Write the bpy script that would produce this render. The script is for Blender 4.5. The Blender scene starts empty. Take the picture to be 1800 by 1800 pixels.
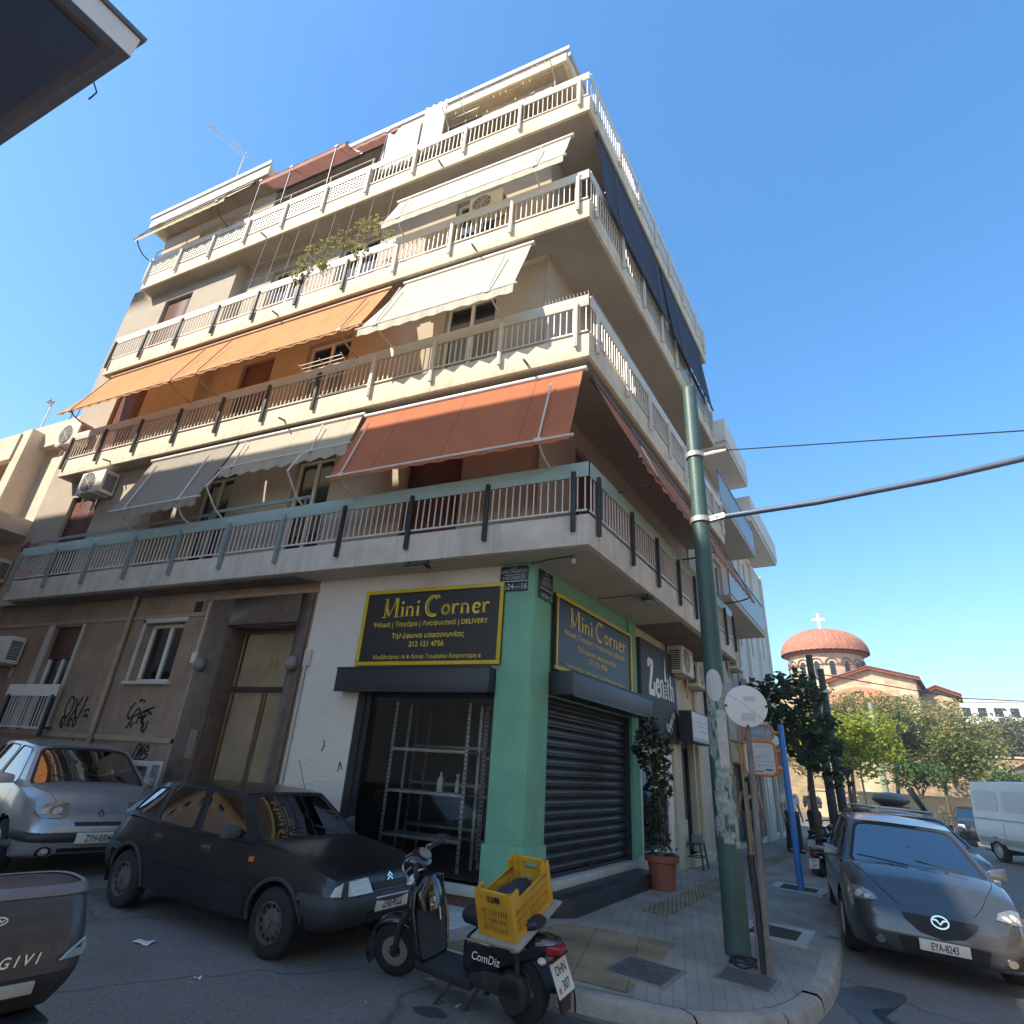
import bpy, bmesh, math, random
from mathutils import Vector, Matrix
from mathutils.bvhtree import BVHTree
random.seed(7)
PI = math.pi
S = bpy.context.scene
COL = S.collection
# ------------------------------------------------------------------ camera
YAW, PITCH, ROLL = .4345, .425, .064
_f = Vector((-math.sin(YAW)*math.cos(PITCH), math.cos(YAW)*math.cos(PITCH), math.sin(PITCH)))
_r0 = Vector((math.cos(YAW), math.sin(YAW), 0)); _u0 = _r0.cross(_f)
_r = _r0*math.cos(ROLL)+_u0*math.sin(ROLL); _u = _r.cross(_f)
cam = bpy.data.cameras.new('camera'); co = bpy.data.objects.new('camera', cam); COL.objects.link(co)
m3 = Matrix((_r, _u, -_f)).transposed()
co.matrix_world = Matrix.Translation((1.9, -6.47, 1.70)) @ m3.to_4x4()
cam.sensor_width = 36; cam.lens = 36*989/1800; cam.clip_start = .05; cam.clip_end = 2000
S.camera = co
# ------------------------------------------------------------------ sky and sun
SUN = Vector((-.73, -1.0, 1.15)).normalized()
W = bpy.data.worlds.new('World'); S.world = W; W.use_nodes = True
nt = W.node_tree; bg = nt.nodes['Background']
sky = nt.nodes.new('ShaderNodeTexSky'); sky.sky_type = 'NISHITA'; sky.sun_disc = False
sky.sun_elevation = math.asin(SUN.z); sky.sun_rotation = math.atan2(SUN.x, SUN.y)
sky.air_density = 1.0; sky.dust_density = .35; sky.ozone_density = 1.1; sky.altitude = 50
gm_ = nt.nodes.new('ShaderNodeGamma'); gm_.inputs[1].default_value = .82; hs = nt.nodes.new('ShaderNodeHueSaturation'); hs.inputs['Saturation'].default_value = 1.5; hs.inputs['Value'].default_value = .86
nt.links.new(sky.outputs[0], gm_.inputs[0]); nt.links.new(gm_.outputs[0], hs.inputs['Color']); nt.links.new(hs.outputs[0], bg.inputs[0]); bg.inputs[1].default_value = .15
sl = bpy.data.lights.new('sun', 'SUN'); sl.energy = 2.85; sl.angle = math.radians(.5); sl.color = (1, .93, .82)
so = bpy.data.objects.new('sun', sl); COL.objects.link(so)
so.rotation_euler = SUN.to_track_quat('Z', 'Y').to_euler()
S.view_settings.view_transform = 'Standard'; S.view_settings.look = 'None'
S.view_settings.exposure = 1.7; S.view_settings.gamma = 1
S.cycles.max_bounces = 6; S.cycles.transparent_max_bounces = 12
S.cycles.sample_clamp_indirect = 6
S.cycles.use_denoising = True
# ------------------------------------------------------------------ materials
MATS = {}
def M(name, c=(.5,.5,.5), r=.7, var=.12, sc=2.5, bump=0, bs=60, metal=0, spec=.5, dirt=0, dc=(.08,.07,.06), ds=1.3, trans=0, coat=0, streak=0, seam=0):
    if name in MATS: return MATS[name]
    c = tuple(min(.9,a*b) for a,b in zip(c,(1.07,1.0,.89))); dc = tuple(a*b for a,b in zip(dc,(1.07,1.0,.89)))
    m = bpy.data.materials.new(name); m.use_nodes = True; n = m.node_tree; L = n.links
    p = n.nodes['Principled BSDF']
    p.inputs['Roughness'].default_value = r; p.inputs['Metallic'].default_value = metal
    p.inputs['Specular IOR Level'].default_value = spec
    if coat: p.inputs['Coat Weight'].default_value = coat; p.inputs['Coat Roughness'].default_value = .06
    tc = n.nodes.new('ShaderNodeTexCoord')
    last = None
    if var or dirt or streak:
        nz = n.nodes.new('ShaderNodeTexNoise'); nz.inputs['Scale'].default_value = sc; nz.inputs['Detail'].default_value = 8; nz.inputs['Roughness'].default_value = .65
        L.new(tc.outputs['Object'], nz.inputs['Vector'])
        rp = n.nodes.new('ShaderNodeValToRGB'); rp.color_ramp.elements[0].position = .3; rp.color_ramp.elements[1].position = .72
        rp.color_ramp.elements[0].color = (*[x*(1-var) for x in c], 1); rp.color_ramp.elements[1].color = (*[min(1, x*(1+var)) for x in c], 1)
        L.new(nz.outputs[0], rp.inputs[0]); last = rp.outputs[0]
        def over(scale, amt, lo, hi, vec=None):
            nonlocal last
            n2 = n.nodes.new('ShaderNodeTexNoise'); n2.inputs['Scale'].default_value = scale; n2.inputs['Detail'].default_value = 10; n2.inputs['Roughness'].default_value = .7
            L.new(vec or tc.outputs['Object'], n2.inputs['Vector'])
            r2 = n.nodes.new('ShaderNodeValToRGB'); r2.color_ramp.elements[0].position = lo; r2.color_ramp.elements[1].position = hi
            r2.color_ramp.elements[0].color = (0,0,0,1); r2.color_ramp.elements[1].color = (amt,amt,amt,1)
            L.new(n2.outputs[0], r2.inputs[0])
            mx = n.nodes.new('ShaderNodeMix'); mx.data_type = 'RGBA'
            L.new(r2.outputs[0], mx.inputs[0]); L.new(last, mx.inputs[6]); mx.inputs[7].default_value = (*dc, 1); last = mx.outputs[2]
        if dirt: over(ds, dirt, .48, .75)
        if streak:
            mp = n.nodes.new('ShaderNodeMapping'); mp.inputs['Scale'].default_value = (7, 7, .35)
            L.new(tc.outputs['Object'], mp.inputs['Vector']); over(1.0, streak, .5, .72, mp.outputs[0])
        if seam:
            sx = n.nodes.new('ShaderNodeSeparateXYZ'); L.new(tc.outputs['Object'], sx.inputs[0])
            dv = n.nodes.new('ShaderNodeMath'); dv.operation = 'DIVIDE'; dv.inputs[1].default_value = 1.22; L.new(sx.outputs[0], dv.inputs[0])
            fr_ = n.nodes.new('ShaderNodeMath'); fr_.operation = 'FRACT'; L.new(dv.outputs[0], fr_.inputs[0])
            lt = n.nodes.new('ShaderNodeMath'); lt.operation = 'LESS_THAN'; lt.inputs[1].default_value = .022; L.new(fr_.outputs[0], lt.inputs[0])
            ml = n.nodes.new('ShaderNodeMath'); ml.operation = 'MULTIPLY'; ml.inputs[1].default_value = seam; L.new(lt.outputs[0], ml.inputs[0])
            mx = n.nodes.new('ShaderNodeMix'); mx.data_type = 'RGBA'; L.new(ml.outputs[0], mx.inputs[0]); L.new(last, mx.inputs[6]); mx.inputs[7].default_value = (*[x*.55 for x in c], 1); last = mx.outputs[2]
        L.new(last, p.inputs['Base Color'])
    else: p.inputs['Base Color'].default_value = (*c, 1)
    if bump:
        nb = n.nodes.new('ShaderNodeTexNoise'); nb.inputs['Scale'].default_value = bs; nb.inputs['Detail'].default_value = 4
        L.new(tc.outputs['Object'], nb.inputs['Vector'])
        b = n.nodes.new('ShaderNodeBump'); b.inputs['Strength'].default_value = bump; b.inputs['Distance'].default_value = .02
        L.new(nb.outputs[0], b.inputs['Height']); L.new(b.outputs[0], p.inputs['Normal'])
    if trans:
        tr = n.nodes.new('ShaderNodeBsdfTranslucent'); mxs = n.nodes.new('ShaderNodeMixShader'); mxs.inputs[0].default_value = trans
        if last: L.new(last, tr.inputs[0])
        else: tr.inputs[0].default_value = (*c, 1)
        L.new(p.outputs[0], mxs.inputs[1]); L.new(tr.outputs[0], mxs.inputs[2]); L.new(mxs.outputs[0], n.nodes['Material Output'].inputs[0])
    MATS[name] = m; return m
def GLASS(name, tint=(.6,.7,.68), refl=.12, gc=.9):
    if name in MATS: return MATS[name]
    m = bpy.data.materials.new(name); m.use_nodes = True; n = m.node_tree; L = n.links
    n.nodes.remove(n.nodes['Principled BSDF'])
    t = n.nodes.new('ShaderNodeBsdfTransparent'); t.inputs[0].default_value = (*tint, 1)
    g = n.nodes.new('ShaderNodeBsdfGlossy'); g.inputs['Roughness'].default_value = .02; g.inputs[0].default_value = (gc,gc,gc,1)
    lw = n.nodes.new('ShaderNodeFresnel'); lw.inputs[0].default_value = 1.5
    ad = n.nodes.new('ShaderNodeMath'); ad.operation = 'MULTIPLY_ADD'; ad.inputs[1].default_value = 1-refl; ad.inputs[2].default_value = refl
    L.new(lw.outputs[0], ad.inputs[0]); mx = n.nodes.new('ShaderNodeMixShader')
    L.new(ad.outputs[0], mx.inputs[0]); L.new(t.outputs[0], mx.inputs[1]); L.new(g.outputs[0], mx.inputs[2]); L.new(mx.outputs[0], n.nodes['Material Output'].inputs[0])
    MATS[name] = m; return m
def BRICK(name, c1, c2, mort, scale, bw=.5, rh=.25, ms=.02, r=.8, bump=.4, axes='xy', ang=0, dirt=.3):
    """courses of blocks or tiles; axes picks which two object axes carry the pattern"""
    if name in MATS: return MATS[name]
    wm = lambda c: tuple(a*b for a,b in zip(c,(1.07,1.0,.89))); c1, c2, mort = wm(c1), wm(c2), wm(mort)
    m = M(name, c1, r, .1, 3); n = m.node_tree; L = n.links; p = n.nodes['Principled BSDF']
    tc = next(x for x in n.nodes if x.type == 'TEX_COORD')
    sx = n.nodes.new('ShaderNodeSeparateXYZ'); L.new(tc.outputs['Object'], sx.inputs[0])
    cb = n.nodes.new('ShaderNodeCombineXYZ'); ix = {'x':0,'y':1,'z':2}
    L.new(sx.outputs[ix[axes[0]]], cb.inputs[0]); L.new(sx.outputs[ix[axes[1]]], cb.inputs[1])
    mp = n.nodes.new('ShaderNodeMapping'); mp.inputs['Rotation'].default_value = (0,0,ang); L.new(cb.outputs[0], mp.inputs[0])
    br = n.nodes.new('ShaderNodeTexBrick'); br.inputs['Scale'].default_value = scale
    br.inputs['Color1'].default_value = (*c1,1); br.inputs['Color2'].default_value = (*c2,1); br.inputs['Mortar'].default_value = (*mort,1)
    br.inputs['Brick Width'].default_value = bw; br.inputs['Row Height'].default_value = rh; br.inputs['Mortar Size'].default_value = ms; br.inputs['Mortar Smooth'].default_value = .3
    L.new(mp.outputs[0], br.inputs['Vector'])
    nz = n.nodes.new('ShaderNodeTexNoise'); nz.inputs['Scale'].default_value = 1.7; nz.inputs['Detail'].default_value = 10; L.new(tc.outputs['Object'], nz.inputs['Vector'])
    rp = n.nodes.new('ShaderNodeValToRGB'); rp.color_ramp.elements[0].position = .35; rp.color_ramp.elements[0].color = (1-dirt,1-dirt,1-dirt,1); rp.color_ramp.elements[1].position = .65
    L.new(nz.outputs[0], rp.inputs[0])
    mx = n.nodes.new('ShaderNodeMix'); mx.data_type = 'RGBA'; mx.blend_type = 'MULTIPLY'; mx.inputs[0].default_value = 1
    L.new(br.outputs[0], mx.inputs[6]); L.new(rp.outputs[0], mx.inputs[7]); L.new(mx.outputs[2], p.inputs['Base Color'])
    b = n.nodes.new('ShaderNodeBump'); b.inputs['Strength'].default_value = bump; b.inputs['Distance'].default_value = .01
    iv = n.nodes.new('ShaderNodeMath'); iv.operation = 'SUBTRACT'; iv.inputs[0].default_value = 1; L.new(br.outputs['Fac'], iv.inputs[1])
    L.new(iv.outputs[0], b.inputs['Height']); L.new(b.outputs[0], p.inputs['Normal'])
    return m
# ------------------------------------------------------------------ geometry helpers
V = lambda *a: Vector(a)
class MB:
    def __init__(s, T=None): s.v = []; s.f = []; s.T = T
    def add(s, vs, fs):
        b = len(s.v)
        s.v += [tuple(s.T @ Vector(v)) if s.T else tuple(v) for v in vs]
        s.f += [tuple(i+b for i in f) for f in fs]
        return s
    def hexa(s, p):  # 8 points: bottom 4, top 4
        return s.add(p, [(3,2,1,0),(4,5,6,7),(0,1,5,4),(1,2,6,5),(2,3,7,6),(3,0,4,7)])
    def box(s, x0,x1,y0,y1,z0,z1):
        return s.hexa([(x0,y0,z0),(x1,y0,z0),(x1,y1,z0),(x0,y1,z0),(x0,y0,z1),(x1,y0,z1),(x1,y1,z1),(x0,y1,z1)])
    def bar(s, a, b, w, h=None, up=(0,0,1)):
        a = Vector(a); b = Vector(b); d = (b-a).normalized(); h = h or w; up = Vector(up)
        if abs(d.dot(up)) > .98: up = Vector((1,0,0))
        x = d.cross(up).normalized(); y = x.cross(d)
        q = [(-w/2,-h/2),(w/2,-h/2),(w/2,h/2),(-w/2,h/2)]
        return s.hexa([a+x*i+y*j for i,j in q]+[b+x*i+y*j for i,j in q])
    def tube(s, pts, r, n=8, cap=True):
        pts = [Vector(p) for p in pts]; k = len(pts); rs = r if isinstance(r,(list,tuple)) else [r]*k
        vs = []; fs = []; prev = None
        for i,p in enumerate(pts):
            d = (pts[min(i+1,k-1)]-pts[max(i-1,0)]).normalized()
            if prev is None:
                up = Vector((0,0,1)) if abs(d.z) < .9 else Vector((1,0,0)); x = d.cross(up).normalized()
            else: x = (prev-d*prev.dot(d)).normalized()
            prev = x; y = d.cross(x)
            for j in range(n):
                a = 2*PI*j/n; vs.append(p+(x*math.cos(a)+y*math.sin(a))*rs[i])
        for i in range(k-1):
            for j in range(n): fs.append((i*n+j, i*n+(j+1)%n, (i+1)*n+(j+1)%n, (i+1)*n+j))
        if cap: fs.append(tuple(range(n))[::-1]); fs.append(tuple((k-1)*n+j for j in range(n)))
        return s.add(vs, fs)
    def lathe(s, prof, c=(0,0,0), n=24, ax='z', a0=0, a1=2*PI):
        c = Vector(c); full = abs(a1-a0-2*PI) < 1e-6; m = n if full else n+1; vs = []; fs = []; k = len(prof)
        for j in range(m):
            a = a0+(a1-a0)*j/n; ca, sa = math.cos(a), math.sin(a)
            for r,z in prof:
                q = {'z':(r*ca,r*sa,z),'y':(r*ca,z,r*sa),'x':(z,r*ca,r*sa)}[ax]
                vs.append(c+Vector(q))
        for j in range(n):
            j2 = (j+1)%m
            for i in range(k-1): fs.append((j*k+i, j2*k+i, j2*k+i+1, j*k+i+1))
        return s.add(vs, fs)
    def prism(s, poly, z0, z1):
        n = len(poly); vs = [(x,y,z0) for x,y in poly]+[(x,y,z1) for x,y in poly]
        return s.add(vs, [tuple(range(n))[::-1], tuple(range(n,2*n))]+[(i,(i+1)%n,n+(i+1)%n,n+i) for i in range(n)])
    def plate(s, pts, nrm, t):  # thick polygon
        nrm = Vector(nrm)*t; n = len(pts); vs = [Vector(p) for p in pts]+[Vector(p)+nrm for p in pts]
        return s.add(vs, [tuple(range(n))[::-1], tuple(range(n,2*n))]+[(i,(i+1)%n,n+(i+1)%n,n+i) for i in range(n)])
    def grid(s, rows, cu=False):
        k = len(rows[0]); vs = [p for r in rows for p in r]; fs = []
        for i in range(len(rows)-1):
            for j in range(k if cu else k-1): fs.append((i*k+j, i*k+(j+1)%k, (i+1)*k+(j+1)%k, (i+1)*k+j))
        return s.add(vs, fs)
    def ell(s, c, rx, ry, rz, n=12, m=8, z0=-1, z1=1):
        rows = []
        for i in range(m+1):
            t = -PI/2+PI*i/m; t = max(min(t, math.asin(z1)), math.asin(z0)); cz = math.cos(t)
            rows.append([(c[0]+rx*cz*math.cos(2*PI*j/n), c[1]+ry*cz*math.sin(2*PI*j/n), c[2]+rz*math.sin(t)) for j in range(n)])
        return s.grid(rows, True)
    def build(s, name, mat, parent=None, sharp=38, bevel=0, kind=None, recalc=True, smooth=True, label=None, seg=2, solid=0):
        me = bpy.data.meshes.new(name)
        off = Vector((0,0,0))
        if parent is not None and parent.get('_w'): off = Vector(parent['_w'])
        me.from_pydata([tuple(Vector(v)-off) for v in s.v], [], s.f)
        bm = bmesh.new(); bm.from_mesh(me)
        bmesh.ops.remove_doubles(bm, verts=bm.verts, dist=1e-5)
        if recalc: bmesh.ops.recalc_face_normals(bm, faces=bm.faces)
        if bevel:
            es = [e for e in bm.edges if len(e.link_faces) == 2 and e.calc_face_angle(0) > .6]
            bmesh.ops.bevel(bm, geom=es, offset=bevel, segments=seg, affect='EDGES', profile=.6, clamp_overlap=True)
        if smooth:
            for f in bm.faces: f.smooth = True
            lim = math.radians(sharp)
            for e in bm.edges:
                if len(e.link_faces) == 2 and e.calc_face_angle(0) > lim: e.smooth = False
        bm.to_mesh(me); bm.free()
        me.materials.append(mat)
        o = bpy.data.objects.new(name, me); COL.objects.link(o)
        if solid:
            md = o.modifiers.new('thickness', 'SOLIDIFY'); md.thickness = solid; md.offset = 0
        if parent is not None:
            o.parent = parent
            if parent.get('_w'): o['_w'] = parent['_w']
        if kind: o['kind'] = kind
        if label: o['label'] = label
        return o
def thing(name, label, cat, loc=(0,0,0), rot=None, group=None, world=False):
    """an Empty at the thing's base; world=True: its parts are written in world coordinates"""
    o = bpy.data.objects.new(name, None); COL.objects.link(o); o.location = loc; o.empty_display_size = .2
    if rot is not None:
        if hasattr(rot, 'to_4x4'): o.matrix_world = Matrix.Translation(loc) @ rot.to_4x4()
        else: o.rotation_euler = rot
    o['label'] = label; o['category'] = cat
    if group: o['group'] = group
    if world: o['_w'] = tuple(loc)
    return o
def tag(o, label, cat, group=None):
    o['label'] = label; o['category'] = cat
    if group: o['group'] = group
    return o
def dup(root, loc=None, label=None, rot=None, scale=None):
    r = root.copy(); COL.objects.link(r)
    if loc is not None: r.location = loc
    if rot is not None: r.rotation_euler = rot
    if scale is not None: r.scale = scale
    if label: r['label'] = label
    for ch in list(root.children):
        c = ch.copy(); COL.objects.link(c); c.parent = r
        for g in list(ch.children):
            d = g.copy(); COL.objects.link(d); d.parent = c
    return r
class Fr:
    """a vertical plane: u along it, o outwards, z up; r = +1 when u runs to the right as seen from outside"""
    def __init__(s, org, U, O, r): s.P = Vector(org); s.U = Vector(U); s.O = Vector(O); s.r = r
    def p(s, u, o, z): return s.P+s.U*u+s.O*o+Vector((0,0,z))
    def box(s, mb, u0,u1,o0,o1,z0,z1):
        return mb.hexa([s.p(u0,o0,z0),s.p(u1,o0,z0),s.p(u1,o1,z0),s.p(u0,o1,z0),s.p(u0,o0,z1),s.p(u1,o0,z1),s.p(u1,o1,z1),s.p(u0,o1,z1)])
    def wall(s, mb, o, u0,u1,z0,z1, holes=(), depth=.2):
        us = sorted({u0,u1,*[h[0] for h in holes],*[h[1] for h in holes]}); zs = sorted({z0,z1,*[h[2] for h in holes],*[h[3] for h in holes]})
        us = [u for u in us if u0 <= u <= u1]; zs = [z for z in zs if z0 <= z <= z1]
        for a,b in zip(us,us[1:]):
            for c,d in zip(zs,zs[1:]):
                if any(h[0] <= a+1e-6 and b <= h[1]+1e-6 and h[2] <= c+1e-6 and d <= h[3]+1e-6 for h in holes): continue
                mb.add([s.p(a,o,c),s.p(b,o,c),s.p(b,o,d),s.p(a,o,d)], [(0,1,2,3)])
        for a,b,c,d in holes:
            q = [(a,c),(b,c),(b,d),(a,d)]
            for i in range(4):
                (ua,za),(ub,zb) = q[i],q[(i+1)%4]
                mb.add([s.p(ua,o,za),s.p(ub,o,zb),s.p(ub,o-depth,zb),s.p(ua,o-depth,za)], [(0,1,2,3)])
        return mb
    def plane(s, u, o, z): return (s.p(u,o,z), s.U*s.r, Vector((0,0,1)), s.O)  # origin, right, up, normal
DA = .149
D = Vector((math.sin(DA), math.cos(DA), 0)); N = Vector((math.cos(DA), -math.sin(DA), 0))
LF = Fr((0,0,0), (-1,0,0), (0,-1,0), -1)
RF = Fr((0,0,0), D, N, 1)
def stroke(mb, pl, pts, w, lift=0, t=None):
    """flat ribbon drawn in a plane (origin, right, up, normal)"""
    P,R,U,Nn = pl; k = len(pts); ws = w if isinstance(w,(list,tuple)) else [w]*k; L_=[]; R_=[]
    for i,(a,b) in enumerate(pts):
        p0 = pts[max(i-1,0)]; p1 = pts[min(i+1,k-1)]; dx,dy = p1[0]-p0[0], p1[1]-p0[1]; l = math.hypot(dx,dy) or 1
        nx,ny = -dy/l*ws[i]/2, dx/l*ws[i]/2
        L_.append(P+R*(a+nx)+U*(b+ny)+Nn*lift); R_.append(P+R*(a-nx)+U*(b-ny)+Nn*lift)
    mb.grid([L_,R_])
def arc(cx,cy,rx,ry,a0,a1,n=10): return [(cx+rx*math.cos(math.radians(a0+(a1-a0)*i/n)), cy+ry*math.sin(math.radians(a0+(a1-a0)*i/n))) for i in range(n+1)]
def spline(pts, n=6):
    out = []; k = len(pts)
    for i in range(k-1):
        p0,p1,p2,p3 = pts[max(i-1,0)],pts[i],pts[i+1],pts[min(i+2,k-1)]
        for j in range(n):
            t = j/n
            out.append(tuple(.5*((2*b)+(c-a)*t+(2*a-5*b+4*c-d)*t*t+(-a+3*b-3*c+d)*t**3) for a,b,c,d in zip(p0,p1,p2,p3)))
    out.append(tuple(pts[-1])); return out
_TX = {}
def text(mb, pl, s, size, align='CENTER', lift=.004, bold=0, shear=0, sx=1, ext=.001, flip=False):
    key = (s,bold,shear,ext)
    if key not in _TX:
        cu = bpy.data.curves.new('t','FONT'); cu.body = s; cu.size = 1; cu.offset = bold; cu.extrude = ext; cu.resolution_u = 3; cu.shear = shear
        ob = bpy.data.objects.new('t', cu); COL.objects.link(ob)
        dg = bpy.context.evaluated_depsgraph_get(); dg.update()
        me = bpy.data.meshes.new_from_object(ob.evaluated_get(dg))
        _TX[key] = ([v.co.copy() for v in me.vertices], [tuple(p.vertices) for p in me.polygons])
        bpy.data.objects.remove(ob); bpy.data.curves.remove(cu); bpy.data.meshes.remove(me)
    vs, fs = _TX[key]
    if not vs: return
    x0 = min(v.x for v in vs); x1 = max(v.x for v in vs); dx = {'CENTER':(x0+x1)/2,'LEFT':x0,'RIGHT':x1}[align]
    P,R,U,Nn = pl; fx = -1 if flip else 1
    mb.add([P+R*((v.x-dx)*size*sx*fx)+U*(v.y*size)+Nn*(lift+(v.z+ext)*size*.2) for v in vs], fs)
def ground(x, y):
    z = .05-.022*max(-30, min(x, .5)) - .05*max(0, min(x-.5, 4)) - .004*max(-20, min(y, 60))
    return z-.011+.011
def gmat(x, y, ang):
    """rotation that sets a vehicle heading ang (from +X) down on the sloping road"""
    e = .5; n = Vector((-(ground(x+e,y)-ground(x-e,y))/(2*e), -(ground(x,y+e)-ground(x,y-e))/(2*e), 1)).normalized()
    fx = Vector((math.cos(ang), math.sin(ang), 0)); fx = (fx-n*fx.dot(n)).normalized(); fy = n.cross(fx)
    return Matrix((fx,fy,n)).transposed()
# ------------------------------------------------------------------ ground, pavement, kerb
def lerp(a,b,t): return a+(b-a)*t
mA = M('asphalt', (.175,.16,.15), .85, .22, 1.1, bump=.4, bs=120, dirt=.5, dc=(.10,.094,.09), ds=.55)
def speckle(m, scale, amt, crack=0):
    n=m.node_tree; L=n.links; p=n.nodes['Principled BSDF']; src=p.inputs['Base Color'].links[0].from_socket; tc=next(x for x in n.nodes if x.type=='TEX_COORD')
    nz=n.nodes.new('ShaderNodeTexNoise'); nz.inputs['Scale'].default_value=scale; nz.inputs['Detail'].default_value=3; L.new(tc.outputs['Object'],nz.inputs['Vector'])
    mr=n.nodes.new('ShaderNodeMapRange'); mr.inputs[1].default_value=.3; mr.inputs[2].default_value=.7; mr.inputs[3].default_value=1-amt; mr.inputs[4].default_value=1+amt; L.new(nz.outputs[0],mr.inputs[0]); f=mr.outputs[0]
    if crack:
        dn=n.nodes.new('ShaderNodeTexNoise'); dn.inputs['Scale'].default_value=1.2; L.new(tc.outputs['Object'],dn.inputs['Vector']); vm=n.nodes.new('ShaderNodeVectorMath'); vm.operation='MULTIPLY_ADD'; vm.inputs[1].default_value=(.8,.8,.8); L.new(dn.outputs['Color'],vm.inputs[0]); L.new(tc.outputs['Object'],vm.inputs[2])
        vo=n.nodes.new('ShaderNodeTexVoronoi'); vo.feature='DISTANCE_TO_EDGE'; vo.inputs['Scale'].default_value=.42; L.new(vm.outputs[0],vo.inputs['Vector'])
        mc=n.nodes.new('ShaderNodeMapRange'); mc.inputs[1].default_value=.0; mc.inputs[2].default_value=.012; mc.inputs[3].default_value=1-crack; mc.inputs[4].default_value=1; L.new(vo.outputs[0],mc.inputs[0]); mu=n.nodes.new('ShaderNodeMath'); mu.operation='MULTIPLY'; L.new(f,mu.inputs[0]); L.new(mc.outputs[0],mu.inputs[1]); f=mu.outputs[0]
    mx=n.nodes.new('ShaderNodeVectorMath'); mx.operation='SCALE'; L.new(src,mx.inputs[0]); L.new(f,mx.inputs['Scale']); L.new(mx.outputs[0],p.inputs['Base Color'])
speckle(mA, 55, .32, .5)
xs = [-600,-300,-120,-60]+[-40+2*i for i in range(41)]+[46,60,90,150,300,600]
ys = [-600,-200,-80,-40]+[-30+2*i for i in range(51)]+[80,110,160,300,700,1200]
mb = MB(); mb.grid([[(x,y,ground(x,y)) for y in ys] for x in xs]); mb.build('road', mA, kind='structure', recalc=False)
# pavement: (wall side, kerb side) stations round the corner
def rp(s,o): p = RF.p(s,o,0); return (p.x,p.y)
st = [((-1.95,.49),(-1.95,.40)),((-1.88,.49),(-1.84,-.35)),((-1.6,.49),(-1.38,-.93)),((-1.3,.49),(-.8,-1.15)),((-1.1,.49),(.15,-1.25)),((-1.0,.49),(.65,-1.2)),
      ((-.95,.49),(1.24,-1.05)),(rp(.36,-1.0),(1.8,-.43)),(rp(.7,-1.0),(2.1,.6)),(rp(1.8,-1.0),rp(1.9,1.96)),(rp(3.2,-1.0),rp(3.2,1.9)),(rp(7.3,-1.0),rp(7.3,1.7)),(rp(12,-1.0),rp(12,1.62)),(rp(20,-1.0),rp(20,1.6)),(rp(32,-1.0),rp(32,1.6)),(rp(46,-1.0),rp(46,1.6))]
fi = spline([a for a,b in st], 4); fo = spline([b for a,b in st], 4)
KW = .15
rows = []; kin = []; kout = []
for a,b in zip(fi,fo):
    l = math.hypot(b[0]-a[0],b[1]-a[1]); t = max(.1,(l-KW)/l)
    rows.append([(lerp(a[0],b[0],t*i/8), lerp(a[1],b[1],t*i/8), ground(lerp(a[0],b[0],t*i/8),lerp(a[1],b[1],t*i/8))+.12) for i in range(9)])
    kin.append((lerp(a[0],b[0],t),lerp(a[1],b[1],t))); kout.append(b)
mP = BRICK('grey_pavers', (.34,.305,.265), (.30,.27,.235), (.23,.205,.18), 1, .4, .1, .005, .85, .3, 'xy', PI/2-DA, .35)
mb = MB(); mb.grid(rows); mb.build('pavement', mP, kind='structure', recalc=False)
mK = M('kerb_stone', (.33,.30,.265), .85, .2, 4, bump=.5, bs=40, dirt=.6, dc=(.1,.095,.09), ds=2.5)
mb = MB(); k1=[];k2=[];k3=[];k4=[]; cum=[0]
for i in range(1,len(kout)): cum.append(cum[-1]+math.hypot(kout[i][0]-kout[i-1][0],kout[i][1]-kout[i-1][1]))
for i,(a,b) in enumerate(zip(kin,kout)):
    dx,dy = b[0]-a[0],b[1]-a[1]; l = math.hypot(dx,dy); n_ = (dx/l,dy/l); za = ground(*a)+.12; zb = ground(*b)
    w1 = .008*math.sin(i*2.3)
    k1.append((a[0],a[1],za+.002)); k2.append((b[0]-n_[0]*.03,b[1]-n_[1]*.03,zb+.122+w1)); k3.append((b[0]+n_[0]*w1,b[1]+n_[1]*w1,zb+.095)); k4.append((b[0]+n_[0]*.02,b[1]+n_[1]*.02,zb-.05))
def along(k,d):
    for i in range(len(cum)-1):
        if cum[i] <= d <= cum[i+1]+1e-9:
            t=(d-cum[i])/max(1e-9,cum[i+1]-cum[i]); return tuple(lerp(p,q,t) for p,q in zip(k[i],k[i+1]))
    return k[-1]
d_ = 0; rk = random.Random(4)
while d_ < cum[-1]-.1:
    L__ = rk.uniform(.7,.95); e_ = min(cum[-1], d_+L__); dz = rk.uniform(-.008,.008); ns = 5; qs=[]
    for k in (k1,k2,k3,k4): qs.append([Vector(along(k,lerp(d_+.007,e_-.007,j/ns)))+Vector((0,0,dz if k is not k4 else 0)) for j in range(ns+1)])
    mb.grid(qs)
    d_ = e_
mb.build('kerb', mK, kind='structure', recalc=False, sharp=70)
def sheet(name, poly, dz, m, n=5, **k):  # quad draped on the pavement
    a,b,c,d = poly; mb = MB(); rows=[]
    for i in range(n+1):
        t=i/n; p=(lerp(a[0],b[0],t),lerp(a[1],b[1],t)); q=(lerp(d[0],c[0],t),lerp(d[1],c[1],t)); 
        rows.append([(lerp(p[0],q[0],j/n),lerp(p[1],q[1],j/n),ground(lerp(p[0],q[0],j/n),lerp(p[1],q[1],j/n))+dz) for j in range(n+1)])
    mb.grid(rows); return mb.build(name, m, recalc=False, **k)
mT = BRICK('tactile_yellow', (.36,.28,.15), (.3,.24,.14), (.17,.15,.11), 1, .3, .055, .012, .85, .6, 'xy', PI/2-DA, .4)
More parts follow.
